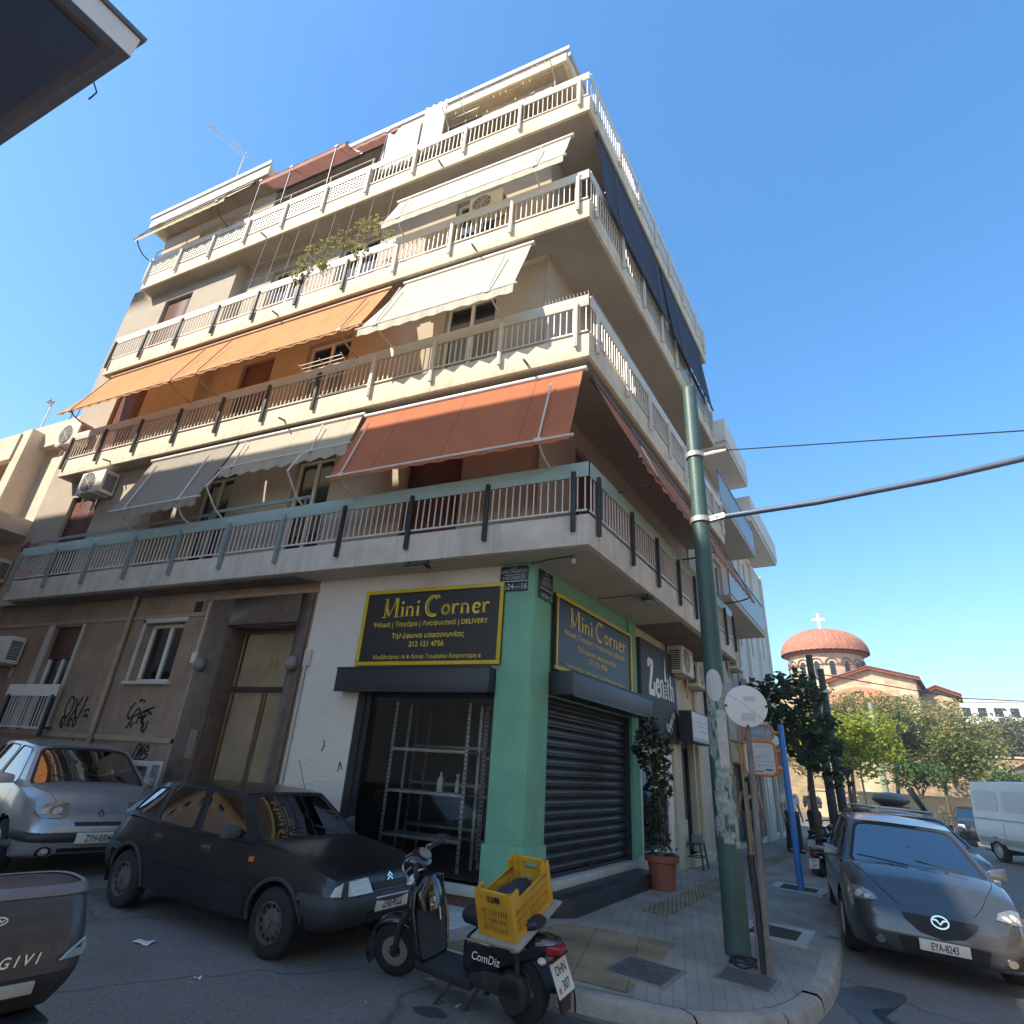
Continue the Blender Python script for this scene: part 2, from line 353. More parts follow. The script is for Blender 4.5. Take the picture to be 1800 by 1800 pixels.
sheet('tactile_paving', (rp(2.0,-.2),rp(2.0,.15),rp(40,.15),rp(40,-.2)), .124, mT, 30, kind='structure')
mY = BRICK('worn_ochre_paving', (.33,.235,.13), (.27,.2,.12), (.14,.11,.08), 1, .45, .45, .006, .85, .35, 'xy', PI/2-DA, .55)
sheet('crossing_paving', ((-1.15,-.98),(.62,-1.02),(.72,.75),(-.42,.72)), .124, mY, 8, kind='structure')
mWt = BRICK('pale_tiles', (.5,.5,.5), (.44,.45,.45), (.3,.3,.3), 1, .3, .3, .006, .7, .3, 'xy', 0, .2)
sheet('tiled_paving', ((-1.8,-.3),(-1.36,-.84),(-1.0,.46),(-1.86,.46)), .124, mWt, 8, kind='structure')
mConc = M('concrete_edge', (.42,.42,.41), .85, .15, 6, dirt=.3)
mSoil = M('soil', (.05,.042,.035), .95, .4, 14, bump=.8, bs=50)
for k,(s0,s1,o0,o1) in enumerate(((2.2,2.85,1.02,1.52),(6.15,6.75,.75,1.3))):
    t = thing('tree_pit', ('square tree pit beside the green tram pole with a pale concrete rim','square tree pit at the foot of the blue bus stop pole')[k], 'tree pit', tuple(RF.p((s0+s1)/2,(o0+o1)/2,ground(*rp((s0+s1)/2,(o0+o1)/2))+.12)), group='tree pits in the pavement', world=True)
    o = sheet('soil', (rp(s0,o0),rp(s0,o1),rp(s1,o1),rp(s1,o0)), .128, mSoil, 4); o.parent = t; o['_w']=t['_w']
    for v in o.data.vertices: v.co -= Vector(t.location)
    mb = MB()
    for a,b,c,d in ((s0-.13,s0,o0-.13,o1+.13),(s1,s1+.13,o0-.13,o1+.13),(s0,s1,o0-.13,o0),(s0,s1,o1,o1+.13)):
        g = ground(*rp((a+b)/2,(c+d)/2))+.12; RF.box(mb,a,b,c,d,g-.1,g+.014)
    mb.build('rim', mConc, t)
mGr = M('cast_iron', (.12,.115,.11), .7, .3, 9, metal=.3, dirt=.4, dc=(.2,.18,.155), bump=.3, bs=30)
def cover(cx,cy,w,h,ang,label,name='manhole_cover'):
    z = ground(cx,cy)+.12; rot = gmat(cx,cy,ang); t = thing(name, label, 'manhole cover', (cx,cy,z+.006), rot)
    mb = MB(); mb.box(-w/2,w/2,-h/2,h/2,-.03,.0); mb.build('frame', M('cover_frame',(.2,.195,.19),.85,.2,6), t, bevel=.004)
    mb = MB(); mb.box(-w/2+.04,w/2-.04,-h/2+.04,h/2-.04,-.02,.006)
    for i in range(9):
        for j in range(9): mb.box(-w/2+.07+i*(w-.16)/9,-w/2+.09+i*(w-.16)/9,-h/2+.07+j*(h-.16)/9,-h/2+.1+j*(h-.16)/9,.006,.011)
    mb.build('lid', mGr, t)
cover(.62,-.38,.62,.55,PI/2-DA,'dark ribbed iron cover set in the worn ochre paving near the kerb')
cover(1.42,.12,.5,.5,PI/2-DA,'rusty concrete framed cover beside the base of the round sign pole')
# ------------------------------------------------------------------ the corner apartment building
ZS = {1:4.77,2:7.80,3:10.81,4:13.80}; TS = .43
B = thing('apartment_building', 'five storey corner apartment block with wrap-around balconies over the corner shop', 'building', (-6,4,0), world=True)
mCream = M('cream_plaster', (.66,.60,.48), .85, .14, 2, bump=.2, bs=40, dirt=.4, dc=(.36,.28,.19), ds=1.2, streak=.55)
mWhiteP = M('white_stucco', (.66,.61,.56), .9, .08, 2, bump=.9, bs=28, dirt=.25, dc=(.4,.37,.35), ds=2)
mBrown = M('brown_stucco', (.33,.235,.17), .95, .25, 2, bump=.5, bs=90, dirt=.55, dc=(.19,.13,.095), ds=1.1, streak=.5)
mTrim = M('tan_trim', (.36,.27,.2), .9, .15, 5)
mGranite = M('grey_granite', (.125,.09,.07), .4, .3, 7, dirt=.25, dc=(.22,.19,.17), ds=4)
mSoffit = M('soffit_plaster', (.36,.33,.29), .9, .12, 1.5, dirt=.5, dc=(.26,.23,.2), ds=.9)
mUpWall = M('upper_wall', (.40,.35,.29), .9, .1, 2, bump=.2, bs=60, dirt=.25, dc=(.3,.26,.22), ds=1)
mGreen = M('green_stucco', (.175,.40,.28), .85, .1, 2, bump=.55, bs=26, dirt=.35, dc=(.12,.26,.19), ds=1.6, streak=.3)
mDark = M('dark_metal', (.022,.023,.026), .5, .2, 4)
mFrameW = M('white_frame', (.72,.7,.66), .6, .06, 5)
mShut = M('brown_shutter', (.13,.055,.035), .6, .15, 5)
gWin = GLASS('window_glass', (.55,.58,.56), .1)
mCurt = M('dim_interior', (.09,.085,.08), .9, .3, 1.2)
mCurtain = M('curtain_cloth', (.45,.42,.36), .9, .2, 3)
# ground floor left wall
ent = (5.05,6.92,-.2,3.78)
wins = [(7.78,8.84,2.72,3.78),(10.8,11.75,1.82,3.82)]
shopL = (1.40,3.62,.42,2.62)
bas = (7.6,8.75,.5,1.36)
mb = MB(); LF.wall(mb,-.5,4.76,14.1,-.6,4.40,[ent]+wins+[bas],.22); mb.build('ground_floor_wall', mBrown, B)
mb = MB(); LF.wall(mb,-.498,1.38,4.76,-.6,4.40,[shopL],.2)
mb.build('shop_wall', mWhiteP, B)
mb = MB()
for (u0,u1,z0,z1) in ((7.3,14.05,3.86,3.93),(7.16,14.05,1.72,1.80),(7.16,7.24,.2,4.14),(4.74,7.24,4.14,4.21)): LF.box(mb,u0,u1,-.5,-.472,z0,z1)
mb.build('band_course', mTrim, B, bevel=.006)
mb = MB()
for (u0,u1,z0,z1) in ((6.62,7.16,-.2,4.14),(4.80,5.05,-.2,4.14),(5.05,6.62,3.66,4.14)): LF.box(mb,u0,u1,-.53,-.455,z0,z1)
LF.box(mb,6.6,6.9,-.94,-.53,-.2,3.7); LF.box(mb,4.85,5.06,-.94,-.53,-.2,3.7); LF.box(mb,5.0,6.92,-.96,-.53,3.64,3.78); LF.box(mb,5.0,6.92,-.9,-.3,-.2,.22)
mb.build('door_surround', mGranite, B, bevel=.01)
# entrance door
dr = MB(); 
mBronze = M('bronze_frame', (.2,.14,.065), .4, .2, 6, metal=.6)
for (u0,u1,z0,z1) in ((5.06,5.12,.22,3.64),(6.54,6.6,.22,3.64),(5.12,6.54,3.58,3.64),(5.79,5.87,.22,2.6),(5.12,5.79,.22,.32),(5.87,6.54,.22,.32)): LF.box(dr,u0,u1,-.93,-.85,z0,z1)
door = dr.build('entrance_door', mBronze, B, bevel=.006)
mb = MB(); LF.box(mb,5.06,6.6,-.93,-.83,2.6,2.68); LF.box(mb,5.12,6.54,-.92,-.84,.92,1.06); mb.build('door_rail', M('dark_brown_metal',(.05,.03,.027),.5), door)
mb = MB(); LF.box(mb,5.13,5.42,-.889,-.886,1.7,3.0); mb.build('maroon_reflection', M('maroon_reflection',(.10,.025,.025),.6,.2,4), door)  # maroon part of the pane's reflection, painted as a flat patch
mb = MB(); LF.box(mb,5.12,6.54,-.90,-.89,.3,3.58); mb.build('pane', M('pane_reflection',(.30,.225,.15),.12,.35,1.1,coat=.6), door)  # opaque pane; the beige reflection is put into its colour
mb = MB(); LF.box(mb,5.0,6.7,-2.2,-2.15,-.1,3.7); LF.box(mb,5.3,5.75,-1.6,-1.5,1.6,3.1); mb.build('lobby_wall', M('lobby',(.55,.5,.38),.8), B)
mb = MB(); text(mb, LF.plane(5.78,-.885,2.98), '16', .26, bold=.01); mb.build('house_number', M('brass',(.55,.42,.16),.35,metal=.7), door)
mb = MB(); LF.box(mb,5.2,5.32,-.889,-.886,1.95,2.18); mb.build('notice', M('notice_paper',(.6,.35,.32),.8,.3,30), door)
mb = MB(); LF.box(mb,6.64,6.8,-.455,-.44,1.52,1.95)
for i in range(7):
    for j in range(2): LF.box(mb,6.655+j*.07,6.71+j*.07,-.44,-.434,1.55+i*.056,1.59+i*.056)
mb.build('intercom', M('brushed_steel',(.4,.39,.37),.4,metal=.7), B)
for u in (6.98,4.93):
    mb = MB(); mb.ell(LF.p(u,-.40,2.98),.11,.1,.12,14,8); mb.box(-u-.04,-u+.04,.42,.47,2.94,3.02); mb.build('door_lamp', M('lamp_shell',(.2,.18,.165),.5), B)
# ground floor windows
def window(u0,u1,z0,z1,o,fr=LF,par=B,panes=2,m=mFrameW,shut=0,glass=None,curtain=True,w=.06):
    mb = MB()
    fr.box(mb,u0,u1,o-.05,o+.02,z0,z0+w); fr.box(mb,u0,u1,o-.05,o+.02,z1-w,z1); fr.box(mb,u0,u0+w,o-.05,o+.02,z0+w,z1-w); fr.box(mb,u1-w,u1,o-.05,o+.02,z0+w,z1-w)
    for i in range(1,panes):
        uu = lerp(u0,u1,i/panes); fr.box(mb,uu-w*.6,uu+w*.6,o-.05,o+.015,z0+w,z1-w)
    f = mb.build('window', m, par, bevel=.006)
    mb = MB(); fr.box(mb,u0+w*.5,u1-w*.5,o-.02,o-.012,z0+w*.5,z1-w*.5); mb.build('pane', glass or gWin, f)
    mb = MB()
    if curtain:
        n=26; mb.grid([[fr.p(lerp(u0,u1,i/n),o-.12+.02*math.sin(i*1.7),z) for i in range(n+1)] for z in (z0,z1)])
        mb.build('curtain', mCurtain if curtain is True else curtain, f)
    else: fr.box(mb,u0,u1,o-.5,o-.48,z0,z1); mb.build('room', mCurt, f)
    if shut:
        mb = MB(); n = int((z1-z0)*shut/.05); rows=[]
        for i in range(n+1):
            z = z1-i*.05; rows += [[fr.p(u0,o+.03,z),fr.p(u1,o+.03,z)],[fr.p(u0,o+.045,z-.02),fr.p(u1,o+.045,z-.02)],[fr.p(u0,o+.03,z-.045),fr.p(u1,o+.03,z-.045)]]
        mb.grid(rows); mb.build('shutter', mShut, f, sharp=20, solid=.006)
    return f
window(7.78,8.84,2.72,3.78,-.66,curtain=True)
mb = MB(); LF.box(mb,7.7,8.92,-.6,-.42,2.66,2.72); LF.box(mb,8.84,8.92,-.5,-.47,2.72,3.86); LF.box(mb,7.7,8.92,-.5,-.47,3.78,3.86); mb.build('window_sill', M('pale_stone',(.5,.47,.44),.8), B, bevel=.008)
window(10.8,11.75,1.82,3.82,-.62,shut=.32,panes=2)
mb = MB(); LF.box(mb,11.75,11.93,-.5,-.47,1.8,3.86); LF.box(mb,10.72,10.8,-.5,-.478,1.8,3.86); mb.build('window_surround', M('pale_stone'), B)
rl = MB(); LF.box(rl,10.55,12.2,-.34,-.32,2.42,2.64); bal = rl.build('window_railing', mFrameW, B)
mb = MB()
for i in range(15): u = 10.68+i*.1; LF.box(mb,u-.007,u+.007,-.345,-.33,1.86,2.42)
LF.box(mb,10.62,12.1,-.35,-.325,1.84,1.87); mb.build('bars', M('white_rail',(.62,.6,.58),.5), bal)
for u in (10.62,12.08): mb = MB(); LF.box(mb,u-.035,u+.035,-.36,-.30,1.7,2.45); LF.box(mb,u-.02,u+.02,-.52,-.34,1.84,1.88); mb.build('bracket', mDark, bal)
# basement shutter and vent
mb = MB(); LF.box(mb,7.5,8.85,-.5,-.46,1.36,1.44); LF.box(mb,8.75,8.85,-.5,-.46,.3,1.36); LF.box(mb,7.5,7.6,-.5,-.46,.3,1.36); mb.build('basement_frame', mFrameW, B, bevel=.006)
mb = MB(); LF.box(mb,7.6,8.17,-.62,-.585,.3,1.36); LF.box(mb,8.18,8.75,-.62,-.585,.3,1.36); bs_ = mb.build('basement_shutter', M('ivory_paint',(.62,.58,.5),.6,.1), B, bevel=.004)
mb = MB()
for a in (7.68,7.93,8.26,8.51):
    for i in range(9): LF.box(mb,a,a+.17,-.6,-.582,.42+i*.1,.435+i*.1)
mb.build('louvre_slots', mDark, bs_)
mb = MB(); LF.box(mb,7.27,7.49,-.5,-.45,.95,1.45); vp = mb.build('vent_panel', mFrameW, B, bevel=.004)
mb = MB()
for i in range(5): LF.box(mb,7.3+i*.036,7.315+i*.036,-.455,-.447,1.0,1.4)
mb.build('slots', mDark, vp)
mb = MB(); LF.box(mb,7.38,7.66,-.5,-.478,3.9,4.18); v2 = mb.build('vent_grille', mTrim, B)
mb = MB(); LF.box(mb,7.42,7.62,-.48,-.474,3.94,4.14); mb.build('grille', mDark, v2)
mb = MB(); mb.tube([LF.p(9.28,-.42,4.35),LF.p(9.28,-.42,.2)],.045,10); dp = mb.build('drainpipe', M('tan_pipe',(.34,.27,.19),.7,.2,6), B)
mb = MB(); mb.tube([LF.p(9.28,-.42,1.66),LF.p(9.28,-.42,.2)],.058,10); mb.build('pipe_sleeve', M('grey_pipe',(.12,.12,.12),.7,.3,10), dp)
mb = MB(); mb.tube([LF.p(4.70,-.46,3.0),LF.p(4.70,-.46,.3)],.02,8); LF.box(mb,4.62,4.74,-.5,-.44,2.95,3.2); mb.build('conduit', M('pale_stone'), B)
mb = MB(); mb.tube([LF.p(7.22,-.455,4.1),LF.p(7.22,-.455,3.0),LF.p(7.1,-.455,2.9)],.012,6); LF.box(mb,7.16,7.28,-.5,-.43,3.02,3.2); mb.build('junction_box', M('ivory_paint'), B)
# graffiti (paint on the brown wall)
mGf = M('black_spray', (.02,.019,.022), .8, .3, 20)
def graf(u,z,sc,strokes,w=.03,rot=0):
    P,R,U,Nn = LF.plane(u,-.4965,z); ca,sa = math.cos(rot),math.sin(rot); pl = (P,R*ca+U*sa,U*ca-R*sa,Nn)
    mb = MB()
    for q in strokes: stroke(mb, pl, [(x*sc,y*sc) for x,y in spline(q,6)], [w*1.45*(.7+.5*random.random()) for _ in range((len(q)-1)*6+1)], .001)
    mb.build('graffiti', mGf, B, recalc=False, smooth=False)
graf(10.35,2.05,.36,[[(.1,0),(-.15,.5),(.05,1.05),(.35,.9),(.4,.4),(.15,0),(-.05,.1)],[(.5,0),(.75,.5),(1.0,1.05)],[(.55,1.0),(.75,.5),(.95,-.05)],[(1.15,0),(1.3,.6),(1.4,1.1)],[(1.5,.35),(1.75,.45),(1.9,.4)],[(1.55,.1),(1.75,.2),(1.95,.05)]],.034)
graf(10.4,1.9,.26,[[(0,0),(0,.7),(.15,.2),(.35,-.05),(.4,.7)],[(.65,0),(.7,.65)],[(.9,0),(.92,.6)],[(1.2,.6),(.95,.3),(1.2,0)],[(1.5,0),(1.4,.4),(1.6,.6),(1.75,.3),(1.55,0)]],.03)
graf(10.0,1.38,.34,[[(.45,1.0),(.45,.75),(0,.7),(.3,.3),(0,-.1),(.4,-.1)],[(.75,.5),(.6,.2),(.75,.05),(.9,.5),(.95,.05)],[(1.05,.05),(1.15,.5),(1.3,.3),(1.1,.25)],[(1.45,.05),(1.5,.5),(1.65,.35)],[(1.7,.05),(1.8,.5),(1.95,.1),(2.05,.5),(2.1,.05)]],.032)
graf(8.55,2.0,.34,[[(.35,1.05),(.1,.8),(0,.4),(.2,.25),(.4,.45)],[(.35,-.1),(.45,.5),(.7,.75),(.85,.55),(.5,.35)],[(.8,0),(1.0,.6),(1.2,.05)],[(.8,.3),(1.3,.35),(1.5,.5)],[(1.25,0),(1.3,.65),(1.5,.6),(1.8,.5)],[(1.1,.6),(1.6,.75),(1.9,.85)],[(1.3,-.3),(1.4,.1),(1.5,-.35),(1.65,-.2),(1.65,.2)],[(.1,-.1),(.2,-.2),(.3,.1)],[(.5,-.2),(.6,.1)]],.03)
graf(8.1,1.48,.3,[[(0,0),(.2,.6),(.5,.7)],[(.3,0),(.5,.65),(.4,.1),(.7,.7),(.6,0)],[(.7,.1),(1,.65),(1.15,.4),(.85,.3),(1.2,.15),(.9,-.1),(.6,-.05)],[(-.1,-.2),(.4,-.1),(.9,-.3),(1.2,-.25)]],.026)
graf(8.35,2.36,.2,[[(0,0),(.1,.2),(.25,.1)],[(.3,.15),(.4,.25)],[(.5,.2),(.7,0)]],.04)
graf(4.1,1.75,.3,[[(0,.5),(.1,.3),(0,0)]],.014); graf(3.75,1.5,.3,[[(0,.0),(.05,.4),(.2,.1)]],.014)
# upper walls, slabs
uw = MB()
WL = {1:[(2.35,3.45),(5.15,6.1),(7.75,8.7),(11.7,12.8)],2:[(2.0,3.1),(5.4,6.6),(7.6,8.6),(11.5,12.7)],3:[(2.2,3.2),(5.2,6.4),(7.4,8.6),(11.2,12.3)]}
WR = {1:[(1.6,2.6),(5.2,6.4)],2:[(2.0,3.1),(5.6,6.8)],3:[(2.0,3.1),(5.6,6.8)]}
def hz(k,l): return [(a,b,ZS[k]+.02,ZS[k]+2.15) for a,b in l]
h1 = [h for k in WL for h in hz(k,[w for w in WL[k] if w[0] < 9])]; h2 = [h for k in WL for h in hz(k,[w for w in WL[k] if w[0] > 9])]
LF.wall(uw,-.62,.93,9.62,4.34,13.9,h1,.18); LF.wall(uw,-.34,9.62,14.1,4.34,13.9,h2,.18)
uw.add([LF.p(9.62,-.34,4.34),LF.p(9.62,-.62,4.34),LF.p(9.62,-.62,13.9),LF.p(9.62,-.34,13.9)],[(0,1,2,3)])
RF.wall(uw,-1.0,.36,8.45,4.34,13.9,[h for k in WR for h in hz(k,WR[k])],.18)
uw.add([LF.p(14.1,-.34,-.6),LF.p(14.1,-13,-.6),LF.p(14.1,-13,13.9),LF.p(14.1,-.34,13.9)],[(0,1,2,3)])
uw.build('upper_wall', mUpWall, B)
def rpt(s,o): p = RF.p(s,o,0); return (p.x,p.y)
core = [(-14.05,.95),(-1.35,.95),rpt(1.0,-1.45),rpt(8.4,-1.45),rpt(8.4,-9),(-14.05,12)]
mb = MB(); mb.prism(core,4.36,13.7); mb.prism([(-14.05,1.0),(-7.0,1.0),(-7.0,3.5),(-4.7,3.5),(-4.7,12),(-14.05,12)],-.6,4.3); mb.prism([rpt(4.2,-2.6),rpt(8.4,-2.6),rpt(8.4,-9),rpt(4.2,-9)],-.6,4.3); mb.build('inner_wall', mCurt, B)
for k in WL:
    for i,(a,b) in enumerate(WL[k]):
        o = -.62 if a < 9 else -.34
        sh = {(1,0):1,(1,3):1,(2,2):.6,(2,3):1,(3,3):.9}.get((k,i),0)
        window(a,b,ZS[k]+.02,ZS[k]+2.15,o-.12,shut=sh,curtain=(i%2==1),panes=2)
for k in WR:
    for a,b in WR[k]: window(a,b,ZS[k]+.02,ZS[k]+2.15,-1.12,fr=RF,shut=.5,curtain=False)
LEND = 13.13
for k,z in ZS.items():
    re = {1:8.35,2:8.5,3:8.5,4:8.5}[k]
    poly = [(-LEND,.36),(-LEND,0),(0,0),rpt(re,0),rpt(re,-1.02),(-.96,.52),(-.96,.64),(-9.6,.64),(-9.6,.36)]
    t0 = z-TS
    mb = MB(); mb.prism(poly, t0, z)
    mb.build('balcony_slab', mCream if k > 1 else M('weathered_slab',(.58,.54,.49),.88,.14,2,bump=.3,bs=30,dirt=.45,dc=(.3,.24,.19),ds=1.4,streak=.5), B, bevel=.012)
    mb = MB(); q = [(-LEND+.06,.32),(-LEND+.06,.05),(-.05,.05),rpt(re-.06,-.05),rpt(re-.06,-.98),(-.93,.49),(-9.7,.6),(-9.7,.32)]
    if k == 1: q = [(-LEND+.06,.49),(-LEND+.06,.05),(-.05,.05),rpt(re-.06,-.05),rpt(re-.06,-.99),(-.93,.49)]
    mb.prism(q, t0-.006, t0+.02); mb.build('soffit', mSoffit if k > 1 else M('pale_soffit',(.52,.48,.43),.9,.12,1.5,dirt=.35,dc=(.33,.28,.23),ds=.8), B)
# floor under the left end overhang at the bottom storey (dark underside)
mb = MB(); mb.prism([(-13.0,.48),(-13.0,.12),(-5.0,.12),(-4.8,.48)],4.315,4.333); mb.build('dark_soffit', M('dark_plaster',(.2,.16,.135),.95,.3,2), B)
mb = MB(); mb.prism([rpt(4.25,-.98),rpt(4.25,-.1),rpt(8.2,-.1),rpt(8.2,-.98)],4.31,4.333); mb.build('dark_soffit', M('dark_plaster'), B)  # brown stained underside along the avenue
# railings
mRailW = M('rail_white', (.64,.61,.55), .5, .1, 5, dirt=.35, dc=(.36,.29,.21), ds=2.5)
mRailG = M('rail_mint', (.30,.42,.42), .5, .1, 4, dirt=.25, dc=(.2,.24,.24))
mRailS = M('rail_bluegrey', (.22,.28,.30), .5, .12, 4)
def railing(k, fr, u0, u1, posts, band, bars, postm, lat=None):
    z = ZS[k]
    mb = MB(); fr.box(mb,u0,u1,.0,.022,z+.55,z+.77); r_ = mb.build('railing', band, B, bevel=.004)
    mb = MB(); n = int((u1-u0)/.105)
    for i in range(n+1):
        u = u0+.05+i*.105
        if u < u1-.02 and not (lat and lat[0] < u < lat[1]): fr.box(mb,u-.008,u+.008,-.012,.004,z+.05,z+.55)
    fr.box(mb,u0+.02,u1-.02,-.016,.008,z+.045,z+.07)
    if lat:
        h = z+.5
        a,b = lat
        n = int((b-a)/.09)
        for i in range(n+1): fr.box(mb,a+i*.09-.012,a+i*.09+.012,-.016,.008,z+.07,z+.55)
        for j in range(5): fr.box(mb,a,b,-.014,.006,z+.09+j*.095,z+.118+j*.095)
    mb.build('bars', bars, r_)
    for u,pm in zip(posts, postm):
        mb = MB(); fr.box(mb,u-.03,u+.03,.022,.07,z-.25,z+.62); fr.box(mb,u-.012,u+.012,.07,.078,z-.22,z+.58); mb.build('post', pm, r_, bevel=.006)
    return r_
PX = [.2+1.285*i for i in range(11)]; PX[-1] = 13.05
PR = [.23,1.48,2.64,3.82,4.88,6.1,7.4,8.25]
mRW = mRailW
railing(1, LF, 0, LEND, PX, mRailG, M('white_rail'), [mDark]*4+[mRailS]*7)
railing(1, RF, .03, 8.3, PR, mRailG, M('white_rail'), [mDark]*8)
mDkP = M('post_charcoal', (.05,.05,.052), .5, .2, 5)
railing(2, LF, 0, LEND, PX, M('rail_putty',(.5,.47,.43),.6,.08,4), mRW, [mRW]*4+[mDkP]*7)
railing(2, RF, .03, 8.45, PR, mRW, mRW, [mRW]*8)
railing(3, LF, 0, LEND, PX, mRW, mRW, [mRW]*4+[mDkP]*7)
railing(3, RF, .03, 8.45, PR, mRW, mRW, [mRW]*8)
r4 = railing(4, LF, 0, LEND, PX, mRW, mRW, [mRW]*11, lat=(5.3,13.0))
railing(4, RF, .03, 8.45, PR, mRW, mRW, [mRW]*8)
mb = MB(); mb.tube([LF.p(5.3,.01,14.78),LF.p(13.05,.01,14.78)],.018,6)
for u in PX[4:]: mb.tube([LF.p(u,.01,14.5),LF.p(u,.01,14.78)],.014,6)
mb.build('pipe_rail', mRW, r4)
for fr,a,b in ((LF,0,1.0),(RF,.1,3.2)):
    mb = MB(); n = int((b-a)/.06)
    for i in range(n): mb.bar(fr.p(a+i*.06,.01,ZS[2]+.77),fr.p(a+i*.06+.02,.0,ZS[2]+.87),.006)
    mb.build('bird_spikes', M('brushed_steel'), B)
mb = MB(); LF.box(mb,7.2,13.0,-.02,.0,ZS[1]+.86,ZS[1]+.92)
LF.box(mb,4.9,7.3,-.02,.0,ZS[1]+.9,ZS[1]+.96)
for u in (7.3,9,11,12.9,5.0,6.2): LF.box(mb,u-.015,u+.015,-.02,.0,ZS[1]+.76,ZS[1]+.93)
mb.build('upper_handrail', mRailS, B)
# top floor
mb = MB(); LF.wall(mb,-1.5,.9,9.4,13.79,16.45,[(2.2,4.0,13.9,16.0),(6.0,7.6,13.9,16.0)],.15); LF.wall(mb,-.55,9.4,14.1,13.79,16.45,[(10.2,12.4,13.9,16.0)],.15)
mb.add([LF.p(9.4,-.55,13.79),LF.p(9.4,-1.5,13.79),LF.p(9.4,-1.5,16.45),LF.p(9.4,-.55,16.45)],[(0,1,2,3)])
RF.wall(mb,-1.8,.9,8.45,13.79,16.45,[],.1); mb.build('penthouse_wall', mUpWall, B)
mb = MB(); mb.prism([(-14.05,2.0),(-1.6,2.0),rpt(1.9,-2.0),rpt(8.4,-2.0),rpt(8.4,-9),(-14.05,12)],13.6,16.43); mb.build('inner_wall', mCurt, B)
window(2.2,4.0,13.9,16.0,-1.6,curtain=False); window(6.0,7.6,13.9,16.0,-1.6,curtain=True); window(10.2,12.4,13.9,16.0,-.65,curtain=False,panes=3)
mb = MB(); mb.prism([(-9.35,.5),(-.7,.5),rpt(8.5,-.75),rpt(8.5,-9.2),(-14.2,12.2),(-14.2,2),(-9.35,2)],16.45,16.78); mb.prism([(-14.35,.06),(-9.35,.06),(-9.35,1.999),(-14.35,1.999)],16.45,16.83)
rf = mb.build('roof', mCream, B, bevel=.01)
mb = MB(); LF.box(mb,.62,9.34,-.5,-.46,16.78,16.92); LF.box(mb,9.3,14.4,-.06,-.02,16.83,16.97); RF.box(mb,.5,8.5,-.78,-.72,16.78,16.92)
mb.build('roof_edge', M('grey_flashing',(.42,.40,.38),.6,.1), rf)
mb = MB(); mb.prism([(-14.2,.12),(-9.45,.12),(-9.45,1.9),(-14.2,1.9)],16.43,16.452); mb.prism([(-9.3,.56),(-.8,.56),rpt(2.2,-1.0),(-1.4,1.6),(-9.3,1.6)],16.43,16.452); mb.build('eaves_soffit', M('stained_soffit',(.42,.36,.3),.9,.25,1.5,dirt=.7,dc=(.14,.1,.08),ds=1.3), rf)
# ------------------------------------------------------------------ corner shop: pillar, shutters, signs, step
mb = MB(); mb.prism([(-1.40,.46),(-.905,.46),rpt(.82,-.965),rpt(.82,-1.2),(-1.40,.8)],.3,4.335)
pil = mb.build('pillar', mGreen, B, bevel=.012)
mb = MB(); mb.prism([(-1.43,.43),(-.885,.43),rpt(.84,-.94),rpt(.84,-1.2),(-1.43,.8)],-.1,.86); mb.build('plinth', mGreen, pil, bevel=.012)
mb = MB(); RF.wall(mb,-.995,.8,4.17,2.6,4.345,[],.1); RF.box(mb,3.83,4.17,-1.2,-.95,-.1,4.34); mb.build('green_wall', mGreen, B)
mb = MB(); RF.box(mb,3.9,4.12,-1.2,-.93,-.1,.5); mb.build('plinth', M('pale_stone'), B)
mSh = M('shutter_black', (.03,.027,.025), .42, .2, 3, metal=.2, dirt=.25, dc=(.09,.08,.07))
rows = []; z = .50
while z < 2.62:
    for dz,o in ((0,-1.09),(.02,-1.075),(.032,-1.058),(.05,-1.058),(.062,-1.085),(.085,-1.095),(.11,-1.095)): rows.append((z+dz,o))
    z += .122
mb = MB(); mb.grid([[RF.p(.86,o,zz),RF.p(3.82,o,zz)] for zz,o in rows]); RF.box(mb,.86,3.82,-1.1,-1.05,.47,.51)
sh = mb.build('roller_shutter', mSh, B, sharp=25)
for a,b,c,d,e,f,nm in ((.82,.88,-1.12,-1.0,.45,2.62,'guide_rail'),(3.8,3.86,-1.12,-1.0,.45,2.62,'guide_rail'),(2.3,2.42,-1.06,-1.03,.5,.56,'lock')): mb = MB(); RF.box(mb,a,b,c,d,e,f); mb.build(nm, mDark, sh)
def shbox(fr,u0,u1,o0,o1,z0,z1):
    mb = MB(); fr.box(mb,u0,u1,o0,o1,z0,z1); b_ = mb.build('shutter_box', M('box_charcoal',(.028,.029,.033),.45,.15,3), B, bevel=.008)
    mb = MB(); fr.box(mb,u0+.01,u1-.01,o1-.01,o1+.012,z0-.02,z0+.012); fr.box(mb,u0,u1,o1-.02,o1+.01,z1-.01,z1+.012); mb.build('lip', mDark, b_)
shbox(LF,1.41,3.90,-.5,-.28,2.57,2.88); shbox(RF,.86,4.02,-1.0,-.62,2.62,2.93)
